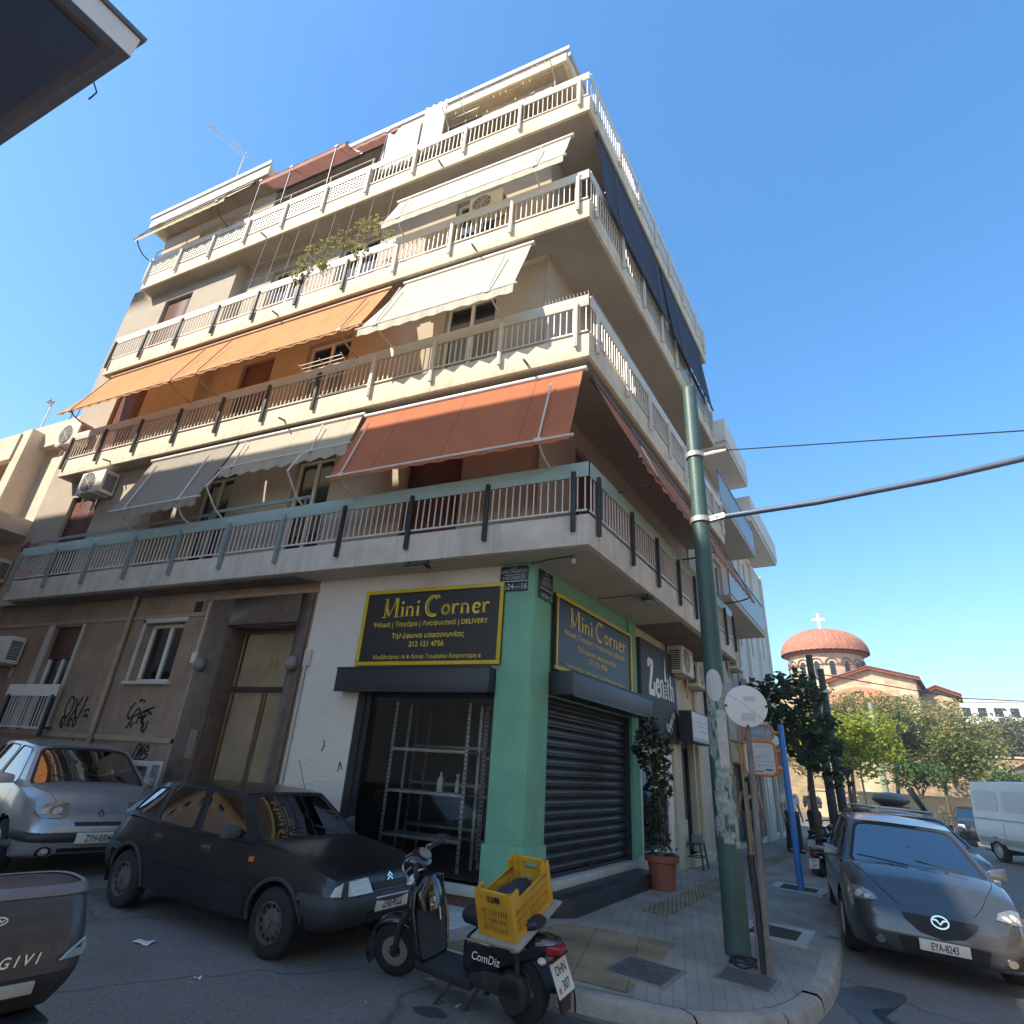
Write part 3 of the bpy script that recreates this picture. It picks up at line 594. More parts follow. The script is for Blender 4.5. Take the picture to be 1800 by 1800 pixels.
# sills and step
mMarb = M('marble_sill', (.52,.52,.5), .5, .12, 5, dirt=.3)
mb = MB(); LF.box(mb,1.43,3.75,-.7,-.4,.32,.42); mb.build('shop_sill', mMarb, B, bevel=.008)
mb = MB(); LF.box(mb,1.43,3.75,-.7,-.44,-.1,.32); mb.build('shop_base', M('redbrown_render',(.16,.1,.08),.9,.2,5), B)
mb = MB(); RF.box(mb,.84,3.84,-1.3,-.93,.36,.46); mb.build('shop_sill', mMarb, B, bevel=.008)
mb = MB(); RF.box(mb,.80,3.84,-1.2,-.95,-.1,.36); mb.build('shop_base', mDark, B)
mStep = M('black_step', (.025,.026,.03), .5, .3, 4, dirt=.45, dc=(.09,.09,.09), ds=3)
mb = MB(); mb.prism([rpt(.66,-.72),rpt(.9,-.56),rpt(3.78,-.62),rpt(3.95,-.94),rpt(.70,-.94)],-.1,.36); st_ = mb.build('step', mStep, None, bevel=.02); st_['kind']='structure'
mb = MB(); mb.tube([RF.p(.75,-.555,.30),RF.p(2.2,-.575,.33),RF.p(3.7,-.6,.31)],.006,5); 
# shop room
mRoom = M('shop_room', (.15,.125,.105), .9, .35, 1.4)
mb = MB(); y0,y1 = .72,3.3
for q in ([(-4.3,y0,.42),(-1.15,y0,.42),(-1.15,y1,.42),(-4.3,y1,.42)],[(-4.3,y1,.42),(-1.15,y1,.42),(-1.15,y1,2.9),(-4.3,y1,2.9)],[(-4.3,y0,.42),(-4.3,y1,.42),(-4.3,y1,2.9),(-4.3,y0,2.9)],[(-1.15,y0,.42),(-1.15,y1,.42),(-1.15,y1,2.9),(-1.15,y0,2.9)],[(-4.3,y0,2.9),(-1.15,y0,2.9),(-1.15,y1,2.9),(-4.3,y1,2.9)]): mb.add(q,[(0,1,2,3)])
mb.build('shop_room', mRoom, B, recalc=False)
mb = MB(); LF.box(mb,3.5,3.62,-.72,-.52,.42,2.6); LF.box(mb,1.40,1.46,-.72,-.55,.42,2.6); LF.box(mb,1.46,3.5,-.72,-.66,2.5,2.6); LF.box(mb,3.42,3.5,-.62,-.56,.42,2.56); sf = mb.build('shop_front', mDark, B)
mb = MB(); LF.box(mb,1.46,3.42,-.60,-.594,.43,2.5); mb.build('pane', GLASS('shop_glass',(.9,.92,.92),.02,.4), sf)
mGal = M('galvanised_steel', (.52,.52,.51), .45, .2, 12, metal=.5)
def rack(name,u0,u1,y0,y1,zs,label):
    t = thing(name,label,'shelving unit',(-(u0+u1)/2,(y0+y1)/2,.42),group='steel shelving inside the shop',world=True)
    for u in (u0,u1):
        for y in (y0,y1):
            mb = MB(); mb.box(-u-.022,-u+.022,y-.003,y+.003,.42,2.5); mb.box(-u-.003,-u+.003,y,y+.03,.42,2.5); up = mb.build('upright', mGal, t)
            if y == y0:
                mb = MB()
                for i in range(34): mb.box(-u-.012,-u-.002,y-.005,y-.002,.5+i*.058,.525+i*.058); mb.box(-u+.004,-u+.014,y-.005,y-.002,.5+i*.058,.525+i*.058)
                mb.build('holes', mDark, up)
    for z in zs:
        mb = MB(); mb.box(-u1,-u0,y0,y1,z,z+.006); mb.box(-u1,-u0,y0-.004,y0,z-.03,z+.008); mb.box(-u1,-u0,y1,y1+.004,z-.03,z+.008); mb.build('shelf', mGal, t)
    return t
rack('metal_shelving',2.02,3.25,1.0,1.38,(.78,1.32,1.86),'galvanised steel rack with perforated uprights just behind the shop window')
rack('metal_shelving',1.55,1.98,1.5,1.9,(.75,1.30,1.8),'narrow steel rack deeper in the shop beside the green pillar')
rack('metal_shelving',2.4,3.7,2.3,2.7,(.8,1.4,1.95),'dim steel rack standing at the back wall of the shop')
def lth(name,label,cat,c,prof,m,n=16,group=None):
    mb = MB(); mb.lathe(prof,(0,0,0),n); o = mb.build(name,m); o.location = c; return tag(o,label,cat,group)
mPl = M('white_plastic',(.75,.75,.72),.4,.04)
b1 = lth('bottle','white spray-capped bottle on the middle shelf of the front rack','bottle',(-2.45,1.12,1.328),[(0,0),(.045,0),(.048,.02),(.048,.16),(.02,.2),(.018,.25),(0,.25)],mPl)
b2 = lth('bottle','slim white bottle with trigger head on the middle shelf','bottle',(-2.2,1.15,1.328),[(0,0),(.03,0),(.03,.15),(.012,.18),(.025,.2),(.025,.24),(0,.24)],mPl)
t = thing('bucket','white plastic bucket on the shelf beside the green pillar','bucket',(-1.78,1.68,.757))
mb = MB(); mb.lathe([(0,0),(.085,0),(.10,.2),(.107,.2),(.107,.215),(.095,.215),(.08,.01),(0,.01)],(0,0,0),18); mb.build('tub', mPl, t)
mb = MB(); mb.tube([(-.1,0,.2)]+[(.1*math.cos(PI-a*PI/8),-.02-.05*math.sin(a*PI/8),.2-.08*math.sin(a*PI/8)) for a in range(9)],.004,5); mb.build('handle', mGal, t)
def cloth(name,label,c,rx,ry,h,m):
    mb = MB(); rows=[]
    for i in range(11):
        rows.append([(rx*(j/8-1),ry*(i/5-1),max(.004,h*(1-((j/8-1)**2+(i/5-1)**2)*.6)*(.6+.5*math.sin(j*1.3+i)*math.cos(i*.9)))) for j in range(17)])
    mb.grid(rows); o = mb.build(name,m,solid=.004); o.location=c; return tag(o,label,'cloth')
cloth('cloth','cream crumpled cloth on the lowest shelf of the front rack',(-2.35,1.15,.79),.16,.1,.05,mCurtain)
cloth('cloth','orange cloth lying on the middle shelf near the second rack',(-1.85,1.65,1.31),.1,.09,.05,M('orange_cloth',(.5,.13,.05),.9))
cloth('cloth','teal cloth lying on the middle shelf beside the bottles',(-2.1,1.2,1.33),.12,.1,.03,M('teal_cloth',(.02,.12,.13),.9))
# big shop signs
mBoard = M('sign_black', (.022,.02,.018), .45, .1, 3); mGold = M('sign_gold', (.75,.52,.05), .5, .12, 8); mYel = M('yellow_frame', (.55,.40,.01), .45, .1, 5)
def logo(mb, pl0, h):
    P,R,U,Nn = pl0
    def L(strs, x):
        for w,pts in strs: stroke(mb, (P+R*x*h,R,U,Nn), [(a*h,b*h) for a,b in pts], w*h, .006)
    S1,S2 = .09,.045
    Mm = [(S2,[(.0,0),(.3,0)]),(S2,[(.15,0),(.17,1.0)]),(S1,[(.17,1.02),(.22,.5),(.45,.08)]),(S2,[(.27,1.02),(.32,.5),(.53,.06)]),(S2,[(.05,1.02),(.28,1.02)]),(S2,[(.47,.06),(.85,1.02)]),(S2,[(.72,1.02),(1.0,1.02)]),(S1,[(.87,1.0),(.9,0)]),(S2,[(.97,1.0),(1.0,0)]),(S2,[(.78,0),(1.12,0)]),(S2,arc(.36,.16,.12,.14,-60,200))]
    def stem(x,b,t): return [(.13,[(x,b),(x,t)]),(S2,[(x-.1,b+.02),(x+.12,b+.02)]),(S2,[(x-.1,t-.02),(x+.05,t-.02)])]
    I = stem(.1,0,.55)+[(.14,[(.08,.70),(.08,.84)])]
    Nl = stem(.1,0,.55)+[(.08,arc(.28,.33,.17,.2,170,0)),(.13,[(.45,.33),(.45,0)]),(S2,[(.35,.02),(.57,.02)])]
    C = [(S1,arc(.5,.5,.48,.56,62,298,18)),(S2,arc(.56,.5,.40,.46,70,290,18)),(S1,arc(.72,.95,.1,.1,-30,250))]
    O = [(.13,arc(.27,.27,.2,.24,90,270)),(.13,arc(.27,.27,.2,.24,-90,90)),(.05,arc(.27,.27,.2,.26,0,360,20))]
    Rr = stem(.1,0,.55)+[(.1,arc(.28,.36,.14,.16,170,40))]
    E = [(.12,arc(.27,.27,.2,.25,20,320,16)),(.05,[(.1,.28),(.46,.30)])]
    x = 0
    for g,adv in ((Mm,1.2),(I,.3),(Nl,.68),(I,.55),(C,1.0),(O,.62),(Rr,.52),(Nl,.68),(E,.58),(Rr,.5)): L(g,x); x += adv
def shopsign(fr,u0,u1,o,z0,z1,label):
    uc = (u0+u1)/2; w = u1-u0; t = thing('shop_sign',label,'shop sign',tuple(fr.p(uc,o,z0)),group='shop signs of the corner shop',world=True)
    mb = MB(); fr.box(mb,u0,u1,o,o+.05,z0,z1); bd = mb.build('board', mBoard, t)
    mb = MB(); f=.055
    fr.box(mb,u0,u1,o+.05,o+.075,z0,z0+f); fr.box(mb,u0,u1,o+.05,o+.075,z1-f,z1); fr.box(mb,u0,u0+f,o+.05,o+.075,z0+f,z1-f); fr.box(mb,u1-f,u1,o+.05,o+.075,z0+f,z1-f); mb.build('frame', mYel, t, bevel=.006)
    k = w/2.36; h = z1-z0; mb = MB()
    pl = list(fr.plane(uc,o+.051,z0+h*.63)); h0 = .275; pl[0] = pl[0]-pl[1]*(6.05*h0*k/2); pl[1] = pl[1]*k; logo(mb, tuple(pl), h0)
    for s,sz,zz,b in (('Ψιλικά | Τσιγάρα | Αναψυκτικά | DELIVERY',.098,.50,.010),('Τηλέφωνο επικοινωνίας',.105,.345,.012),('212 121 4756',.105,.235,.014),('Αλεξάνδρου 16 & Λεωφ. Γεωργίου Καφαντάρη 6',.078,.085,.008)):
        text(mb, fr.plane(uc,o+.051,z0+h*zz), s, sz, bold=b, sx=k)
    mb.build('lettering', mGold, t, recalc=False)
shopsign(LF,1.34,3.70,-.48,2.93,4.06,'black and gold shop board over the window with the shelves')
shopsign(RF,.88,3.80,-.97,2.96,4.05,'black and gold shop board over the closed roller shutter')
# street name plaques
mEn = M('enamel_navy',(.012,.016,.028),.4,.2,20); mLet = M('pale_lettering',(.5,.52,.52),.6,.15,30)
def plaque(name,fr,u0,u1,o,z0,z1,rows_,label):
    t = thing(name,label,'street sign',tuple(fr.p((u0+u1)/2,o,z0)),group='street name plates on the green pillar',world=True)
    mb = MB(); fr.box(mb,u0,u1,o,o+.02,z0,z1); mb.build('plate', mEn, t, bevel=.006)
    mb = MB(); 
    for s,sz,zz,sx in rows_: text(mb, fr.plane((u0+u1)/2,o+.02,zz), s, sz, sx=sx, bold=.004, lift=.002)
    if z1-z0 > .2: fr.box(mb,u0,u1,o+.02,o+.024,z0,z0+.012); fr.box(mb,u0+.04,u1-.06,o+.02,o+.024,(z0+z1)/2-.02,(z0+z1)/2-.013)
    mb.build('lettering', mLet, t, recalc=False)
plaque('street_plate',LF,1.0,1.42,-.45,4.06,4.29,[('ΟΔΟΣ',.035,4.245,1),('ΑΛΕΞΑΝΔΡΟΥ',.07,4.185,.85),('ΑΛΕΞΑΝΔΡΟΥ',.06,4.095,.85)],'navy street name plate ΑΛΕΞΑΝΔΡΟΥ on the pillar face over the parked scooter')
plaque('number_plate',LF,1.0,1.41,-.45,3.93,4.05,[('no24—16',.12,3.95,.85)],'narrow navy plate reading no24—16 under the street name')
plaque('street_plate',RF,.42,.80,-.955,3.99,4.27,[('ΛΕΩΦ.',.04,4.215,1),('ΓΕΩΡΓΙΟΥ',.05,4.145,.9),('ΚΑΦΑΝΤΑΡΗ',.05,4.06,.85)],'dark street name plate on the pillar face beside the shutter-side sign')
plaque('number_plate',RF,.42,.84,-.955,3.86,3.98,[('no 6—2',.10,3.885,.9)],'narrow dark plate reading no 6—2 near the roller shutter')
# floodlights and bulb under the balcony
def flood(p,fr,label):
    t = thing('floodlight',label,'floodlight',p,group='floodlights under the first balcony',world=True); x,y,z = p
    mb = MB(); a,b = fr
    def bx(m_,i0,i1,j0,j1,z0,z1):
        P=Vector(p); m_.hexa([P+a*i+b*j+Vector((0,0,k)) for k in (z0,z1) for i,j in ((i0,j0),(i1,j0),(i1,j1),(i0,j1))])
    bx(mb,-.16,.16,-.10,.10,-.05,-.01); mb.build('housing', mDark, t, bevel=.008)
    mb = MB(); bx(mb,-.13,.13,-.075,.075,-.056,-.05); mb.build('lens', M('lamp_lens',(.45,.45,.42),.2), t)
    mb = MB(); bx(mb,-.17,-.155,-.02,.02,-.04,.045); bx(mb,.155,.17,-.02,.02,-.04,.045); mb.build('bracket', mDark, t)
flood((-2.56,.03,4.29),(Vector((1,0,0)),Vector((0,1,0))),'flat black floodlight under the balcony above the lettered board with shelves below')
flood((.31,2.45,4.285),(D,N),'flat black floodlight under the balcony above the roller shutter')
flood(tuple(RF.p(7.6,-.35,4.28)),(D,N),'small black floodlight under the balcony above the white shop lightbox')
t = thing('bulkhead_bulb','bare white bulb in a grey holder under the balcony corner','lamp',(-.3,.32,4.335))
mb = MB(); mb.lathe([(0,0),(.035,0),(.03,-.05),(0,-.05)],(0,0,0),12); mb.build('holder', M('grey_pipe'), t)
mb = MB(); mb.ell((0,0,-.085),.035,.035,.045,12,8); mb.build('bulb', M('opal_glass',(.5,.48,.45),.4), t)
mb = MB(); mb.tube([(-.33,.34,4.325),(-.7,.38,4.32),(-.95,.44,4.3)],.008,5); mb.tube([RF.p(2.3,-.9,4.325),RF.p(2.3,-.3,4.325)],.006,5); mb.build('cable', mDark, B)
# ------------------------------------------------------------------ awnings
mFa = {'red':M('fabric_terracotta',(.56,.19,.09),.9,.12,1.5,trans=.3,seam=.6,dirt=.3,streak=.25,dc=(.3,.1,.06),ds=1),'orange':M('fabric_orange',(.66,.33,.14),.9,.12,1.2,trans=.33,seam=.6,streak=.45,dirt=.25,dc=(.4,.2,.1)),'white':M('fabric_ivory',(.66,.645,.55),.9,.08,1.5,trans=.3,seam=.45,dirt=.35,streak=.35,dc=(.5,.48,.4)),
 'grey':M('fabric_grey',(.36,.335,.30),.9,.08,1.5,trans=.25,seam=.5,dirt=.3,dc=(.25,.22,.19)),'beige':M('fabric_beige',(.58,.53,.44),.9,.08,1.5,trans=.28,seam=.5,dirt=.3,dc=(.4,.34,.26)),'navy':M('fabric_navy',(.02,.03,.065),.9,.1,1.5),'yellow':M('fabric_straw',(.6,.5,.28),.9,.08,2,trans=.2),'pink':M('fabric_redstripe',(.42,.21,.18),.9,.15,4,trans=.2)}
mArm = M('arm_white',(.62,.6,.57),.45,.08,6); mArmD = M('arm_dark',(.07,.065,.07),.45,.1,6)
def awning(label,fr,u0,u1,oR,zR,oB,zB,fab,arms,zrail,val=.14,scal=True,arm=mArm,elbow=False,grp='fabric awnings on the balconies',sag=.03,ub=None):
    v0,v1 = ub or (u0,u1); uc=(u0+u1)/2
    t = thing('awning',label,'awning',tuple(fr.p(uc,oR,zR)),group=grp,world=True)
    mb = MB(); n=28; rows=[]
    for i in range(11):
        k=i/10; rows.append([fr.p(lerp(lerp(u0,u1,j/n),lerp(v0,v1,j/n),k),lerp(oR,oB,k),lerp(zR,zB,k)-sag*4*k*(1-k)+.016*math.sin(j*.9+i*.25)*k+.012*math.sin(j*.37+i*.6+u0*3)*math.sin(PI*k)-.02*math.sin(PI*j/n)*k) for j in range(n+1)])
    mb.grid(rows); mb.build('fabric', mFa[fab], t, recalc=False)
    n=int((v1-v0)*12); rows=[[],[],[]]
    for j in range(n+1):
        u=lerp(v0,v1,j/n); w=.02*math.sin(j*1.57); dz = val*(1+.22*math.sin(j*1.57)) if scal else val
        for i,k in enumerate((0,.5,1)): rows[i].append(fr.p(u,oB+.01+w*k,zB-.01-dz*k))
    mb = MB(); mb.grid(rows); mb.build('valance', mFa[fab], t, recalc=False)
    mb = MB(); mb.tube([fr.p(u0-.06,oR,zR),fr.p(u1+.06,oR,zR)],.045,10); mb.build('roller', arm, t)
    mb = MB(); mb.tube([fr.p(v0-.06,oB,zB),fr.p(v1+.06,oB,zB)],.022,8); mb.build('front_bar', arm, t)
    for a in arms:
        mb = MB(); q = [fr.p(a,.03,zrail),fr.p(a,lerp(.03,oB,.45),lerp(zrail,zB,.12)),fr.p(a,lerp(.03,oB,.85),lerp(zrail,zB,.55)),fr.p(a,oB,zB)]
        if elbow: q = [fr.p(a,.03,zrail),fr.p(a,.22,zrail+.1),fr.p(a,.52,zrail+.42),fr.p(a,lerp(oB,.5,.3)+.1,lerp(zB,zrail+.42,.35)),fr.p(a,oB,zB+.02)]
        else: q = spline(q,5)
        mb.tube(q,.017,7)
        d = (fr.p(a,oR,zR)-fr.p(a,oB,zB)); nrm = Vector((0,0,1))*.07+fr.O*.05
        mb.tube([fr.p(a,oB,zB)+nrm*.3,fr.p(a,oB,zB)+d*.75+nrm],.014,7)
        p=fr.p(a,oB,zB); mb.bar(p-fr.U*.05,p+fr.U*.05,.06,.06)
        mb.build('arm', arm, t)
    return t
Z1,Z2,Z3,Z4 = ZS[1],ZS[2],ZS[3],ZS[4]
awning('terracotta awning over the mint rail at the corner above the shop sign',LF,.12,4.08,-.1,7.22,.5,5.69,'red',(.55,3.85),Z1+.75,.06,False)
awning('terracotta awning along the avenue side above the roller shutter',RF,.35,7.9,-.1,7.2,.62,5.62,'red',(1.0,4.2,7.5),Z1+.75,.07,False,arm=M('arm_dark'))
awning('steep grey awning drawn down over the mint rail left of the beige one',LF,7.25,9.75,-.1,7.28,.38,5.86,'grey',(7.75,9.3),Z1+.75,.17,True)
awning('short beige awning with scalloped valance beside the terracotta one',LF,4.2,7.2,-.1,7.28,.12,6.56,'beige',(5.0,6.9),Z1+.75,.2,True,elbow=True)
awning('long orange awning across the left half of the second balcony',LF,4.15,12.75,-.1,10.28,.6,8.72,'orange',(4.5,8.2,9.0,12.4),Z2+.75,.05,False,arm=M('arm_rust',(.42,.26,.16),.6),ub=(4.05,12.85))
awning('large ivory awning on the second balcony right of the orange one',LF,1.1,3.75,-.1,10.28,.6,8.6,'white',(1.5,3.7),Z2+.75,.17,True,ub=(1.05,4.05))
awning('ivory awning on the third balcony with a wavy valance near the corner',LF,.4,4.35,-.1,12.92,.3,11.78,'white',(.95,3.95),Z3+.75,.17,True)
awning('navy awning on the avenue side of the third balcony near the corner',RF,.5,4.2,-.06,13.34,.10,11.42,'navy',(1.2,3.6),Z3+.75,.12,True,arm=M('arm_dark'))
awning('navy awning on the avenue side of the third balcony towards the far end',RF,4.35,7.9,-.06,13.34,.16,11.25,'navy',(5.0,7.1),Z3+.75,.12,True,arm=M('arm_dark'))
awning('straw yellow awning at the left end of the top balcony',LF,9.8,13.4,-.05,16.25,.5,14.95,'yellow',(10.1,13.3),Z4+.75,.13,True,arm=M('arm_dark'))
awning('rolled red striped awning in the middle of the top balcony',LF,6.4,9.3,-.5,16.25,.05,15.95,'pink',(6.7,8.2,9.3),Z4+.75,.16,True,arm=M('arm_dark'))
awning('red striped awning tucked under the roof beside the white sheet',LF,4.9,6.3,-.5,16.3,-.1,15.9,'pink',(5.2,),Z4+.75,.1,True,arm=M('arm_dark'))
awning('straw coloured awning under the roof behind the corner clotheslines',LF,.95,3.7,-.9,16.2,-.35,15.35,'yellow',(1.4,3.5),Z4+.75,.12,True,arm=M('arm_dark'))
# white hanging sheets and satellite dish on the top balcony
def sheetv(label,fr,u0,u1,o,z0,z1,m):
    mb = MB(); n=20; mb.grid([[fr.p(lerp(u0,u1,j/n),o+.02*math.sin(j*1.1),lerp(z0,z1,i/6)) for j in range(n+1)] for i in range(7)]); o_ = mb.build('sunscreen',m,solid=.006); return tag(o_,label,'sunscreen','white drop screens on the top balcony')
mSheet = M('white_canvas',(.8,.8,.76),.9,.03,2,trans=.2)
sheetv('wide white canvas screen hung to the rail on the top balcony',LF,4.2,5.25,-.12,14.3,15.85,mSheet)
sheetv('narrow white canvas screen nearer the corner on the top balcony',LF,3.5,4.12,-.08,14.35,16.1,mSheet)
t = thing('satellite_dish','round pale satellite dish on the top balcony beside the white screens','satellite dish',tuple(LF.p(3.1,-.3,14.6)),world=True)
mb = MB(); c = LF.p(3.1,-.28,15.55); mb.T = Matrix.Translation(c)@Matrix.Rotation(math.radians(65),4,'X'); mb.lathe([(.001,-.05),(.2,-.035),(.34,.01),(.38,.035)],(0,0,0),24); mb.build('dish', M('dish_grey',(.5,.5,.5),.5), t)
mb = MB(); mb.tube([LF.p(3.1,-.3,14.5),LF.p(3.1,-.3,15.55)],.025,8); mb.tube([c,c+Vector((0,-.35,.2))],.012,6); mb.build('mast', mGal, t)
t = thing('clothesline','rack of clotheslines with pegs stretched along the corner of the top balcony','clothesline',tuple(LF.p(2.0,-.1,14.6)),world=True)
mb = MB()
for o,zz in ((-.05,14.85),(.12,14.95),(.3,15.0)): mb.tube([LF.p(.75,o,zz),LF.p(3.3,o,zz)],.006,4)
for u in (.75,3.3): mb.tube([LF.p(u,-.1,14.3),LF.p(u,.0,14.8),LF.p(u,.34,15.0)],.012,6)
mb.build('frame', mArm, t)
mb = MB(); 
for i in range(18): u=.85+i*.135+random.random()*.06; o,zz=random.choice(((-.05,14.85),(.12,14.95),(.3,15.0))); LF.box(mb,u,u+.012,o-.01,o+.01,zz-.04,zz+.04)
mb.build('pegs', M('peg_yellow',(.6,.48,.2),.6,.3,50), t)
# air conditioners
mAC = M('ac_ivory',(.62,.6,.54),.5,.08,4,dirt=.2,dc=(.35,.32,.27))
def ac(fr,u,z,o,label,w=.8,h=.55,d=.3,right=True,m=None):
    t = thing('air_conditioner',label,'air conditioner',tuple(fr.p(u,o,z)),group='air conditioner units on the facades',world=True)
    mb = MB(); fr.box(mb,u-w/2,u+w/2,o+.04,o+d,z,z+h); c_ = mb.build('casing', m or mAC, t, bevel=.015)
    k = fr.r*.12*w; cc = fr.p(u-k,o+d+.004,z+h/2)
    mb = MB()
    mb.T = Matrix((fr.U,Vector((0,0,1)),fr.O)).transposed().to_4x4(); mb.T.translation = cc
    R_ = h*.42; mb.lathe([(R_,0),(R_+.02,.012),(R_+.035,0)],(0,0,0),28)
    for i in range(1,7): mb.lathe([(R_*i/7-.004,.006),(R_*i/7+.004,.006)],(0,0,0),24)
    for i in range(8): a=i*PI/4; mb.bar((0,0,.005),(R_*math.cos(a),R_*math.sin(a),.005),.008)
    mb.build('fan_grille', m or mAC, c_, recalc=False)
    mb = MB(); mb.T = Matrix((fr.U,Vector((0,0,1)),fr.O)).transposed().to_4x4(); mb.T.translation = cc; mb.lathe([(.001,-.002),(R_,-.002)],(0,0,0),24); mb.build('fan_opening', mDark, c_, recalc=False)
    mb = MB()
    for i in range(9): fr.box(mb,u+fr.r*w*.5-.002,u+fr.r*w*.5+.002,o+.08,o+d-.05,z+.08+i*(h-.16)/9,z+.11+i*(h-.16)/9)
    mb.build('side_vents', mDark, c_); mb = MB()
    for i in range(9): fr.box(mb,u-fr.r*w*.5-.002,u-fr.r*w*.5+.002,o+.08,o+d-.05,z+.08+i*(h-.16)/9,z+.11+i*(h-.16)/9)
    mb.build('side_vents', mDark, c_)
    for a in (-.3*w,.3*w): mb = MB(); fr.box(mb,u+a-.02,u+a+.02,o,o+d,z-.04,z); fr.box(mb,u+a-.02,u+a+.02,o,o+.03,z-.25,z+.05); mb.build('bracket', M('ac_bracket',(.4,.38,.34),.6), t)
    mb = MB(); p=fr.p(u-fr.r*w/2,o+.1,z+.1); mb.tube([p,p-fr.U*fr.r*.1+Vector((0,0,.05)),p-fr.U*fr.r*.14-Vector((0,0,.25))],.014,6); mb.build('pipe', M('pale_stone'), t)
ac(LF,11.6,6.72,-.34,'ivory air conditioner high on the wall left of the grey awning',.85,.55,.36)
ac(LF,13.5,8.35,-.34,'white air conditioner at the left end of the second balcony under the orange awning',.8,.6,.34)
ac(LF,12.95,3.05,-.5,'ivory air conditioner on the brown wall above the white window railing',.85,.55,.34)
ac(LF,2.3,12.0,-.62,'small air conditioner in the shade of the third balcony ivory awning',.75,.5,.3)
ac(RF,6.5,3.72,-1.0,'air conditioner on a bracket at the top of the cream pilaster by the tower-lettered board',.85,.58,.36)
ac(RF,7.75,3.62,-1.0,'air conditioner tucked behind the green tram pole under the balcony',.8,.55,.34)
# climbing plant on the third balcony, wires
def leafcloud(mb, c, r, n, size, flat=.6, rnd=random):
    for _ in range(n):
        while True:
            d = Vector((rnd.uniform(-1,1),rnd.uniform(-1,1),rnd.uniform(-1,1)))
            if .05 < d.length < 1: break
        k = d.length; d = d*(k**-.35)
        p = Vector(c)+Vector((d.x*r[0],d.y*r[1],d.z*r[2]))
        a = Vector((rnd.gauss(0,1),rnd.gauss(0,1),rnd.gauss(0,flat))).normalized(); b = a.cross(Vector((rnd.gauss(0,.6),rnd.gauss(0,.6),1))).normalized()
        s = size*rnd.uniform(.6,1.3); w = s*.42
        q = a.cross(b)*s*.18
        mb.add([p-a*s*.5,p+b*w*.9+q,p+a*s*.5,p-b*w*.9+q],[(0,1,2),(0,2,3)])
def LEAF(name,c,trans=.35,var=.3): return M(name,c,.6,var,3.5,trans=trans)
t = thing('balcony_plant','sparse pale green climbing plant over the rail of the third balcony','plant',tuple(LF.p(5.7,.02,ZS[3]+.5)),world=True)
mb = MB()
for u,z,o,r in ((6.6,11.75,.1,.22),(6.3,11.9,.15,.25),(5.9,12.0,.1,.3),(5.5,12.05,.12,.28),(5.1,12.15,.1,.25),(4.8,12.3,.05,.2),(4.5,11.9,.08,.25),(6.7,11.4,.12,.18),(5.0,11.5,.1,.2),(6.0,11.5,.12,.15),(5.2,12.5,0,.2)): leafcloud(mb,LF.p(u,o,z),(r,r*.7,r*.8),46,.085)
mb.build('foliage', LEAF('pale_leaf',(.30,.30,.12)), t, recalc=False, smooth=False)
mb = MB()
for a,b in (((6.6,11.2),(5.9,12.0)),((5.9,12.0),(4.6,12.3)),((5.2,11.3),(5.1,12.6)),((6.0,11.2),(6.5,11.9))): mb.tube([LF.p(a[0],0,a[1]),LF.p((a[0]+b[0])/2,.1,(a[1]+b[1])/2+.1),LF.p(b[0],.08,b[1])],.012,5)
mb.build('stem', M('twig',(.2,.15,.1),.9), t)
mb = MB()
for i in range(8): u=4.6+i*.55; mb.tube([LF.p(u,-.02,11.58),LF.p(u-.05,-.05,13.36)],.005,4)
for z in (12.0,12.5): mb.tube([LF.p(4.5,-.02,z),LF.p(8.6,-.02,z)],.005,4)
tag(mb.build('trellis_wires', mArm),'thin trellis wires strung above the plant on the third balcony','wires')
# antennas on the roof
def yagi(p,h,L_,dr,label):
    t = thing('tv_antenna',label,'antenna',p,group='television antennas on the roofs',world=True); P=Vector(p); d=Vector(dr).normalized(); s=d.cross(Vector((0,0,1))).normalized()
    mb = MB(); mb.tube([P,P+Vector((0,0,h))],.022,6); mb.build('mast', mGal, t)
    mb = MB(); c=P+Vector((0,0,h-.08)); mb.tube([c-d*.15,c+d*L_],.014,5)
    for i in range(15):
        k=i/14; q=c+d*L_*(1-(1-k)**1.4) if i>6 else c+d*L_*.45*k*2; w=.16 if i<8 else .11; mb.tube([q-s*w,q+s*w],.007,4); 
        if i>8: mb.tube([q-s*w*.6+Vector((0,0,.05)),q+s*w*.6-Vector((0,0,.05))],.006,4)
    mb.build('boom', M('aluminium',(.6,.6,.6),.4,metal=.6), t)
yagi((-11.6,.5,16.83),2.4,1.15,(-.3,-.95,0),'tall television antenna with a long slanting boom on the left roof')
yagi((-13.0,1.2,16.83),.9,.5,(.4,-.8,.1),'short television antenna near the left roof corner')
yagi((-7.5,1.5,16.78),1.4,.4,(1,-.2,.1),'plain mast antenna behind the red striped awnings')

t = thing('drying_rack','white folding drying rack hooked outside the second balcony rail near the ivory awning','drying rack',tuple(LF.p(5.0,.2,8.3)),world=True)
mb = MB()
for k in range(6): mb.tube([LF.p(4.5,.06+k*.07,8.22+k*.02),LF.p(5.5,.06+k*.07,8.22+k*.02)],.008,5)
for u in (4.5,5.0,5.5): mb.tube([LF.p(u,.03,8.5),LF.p(u,.05,8.2),LF.p(u,.45,8.33)],.009,5)
mb.build('frame', mArm, t)
for k,us in ((2,(1.0,6.0,11.2)),(3,(2.2,7.1)),(4,(3.3,8.4))):
    for u in us: mb = MB(); mb.tube([LF.p(u,-.02,ZS[k]-.33),LF.p(u,.16,ZS[k]-.36)],.02,8); mb.build('drain_spout', M('grey_pipe'), B)
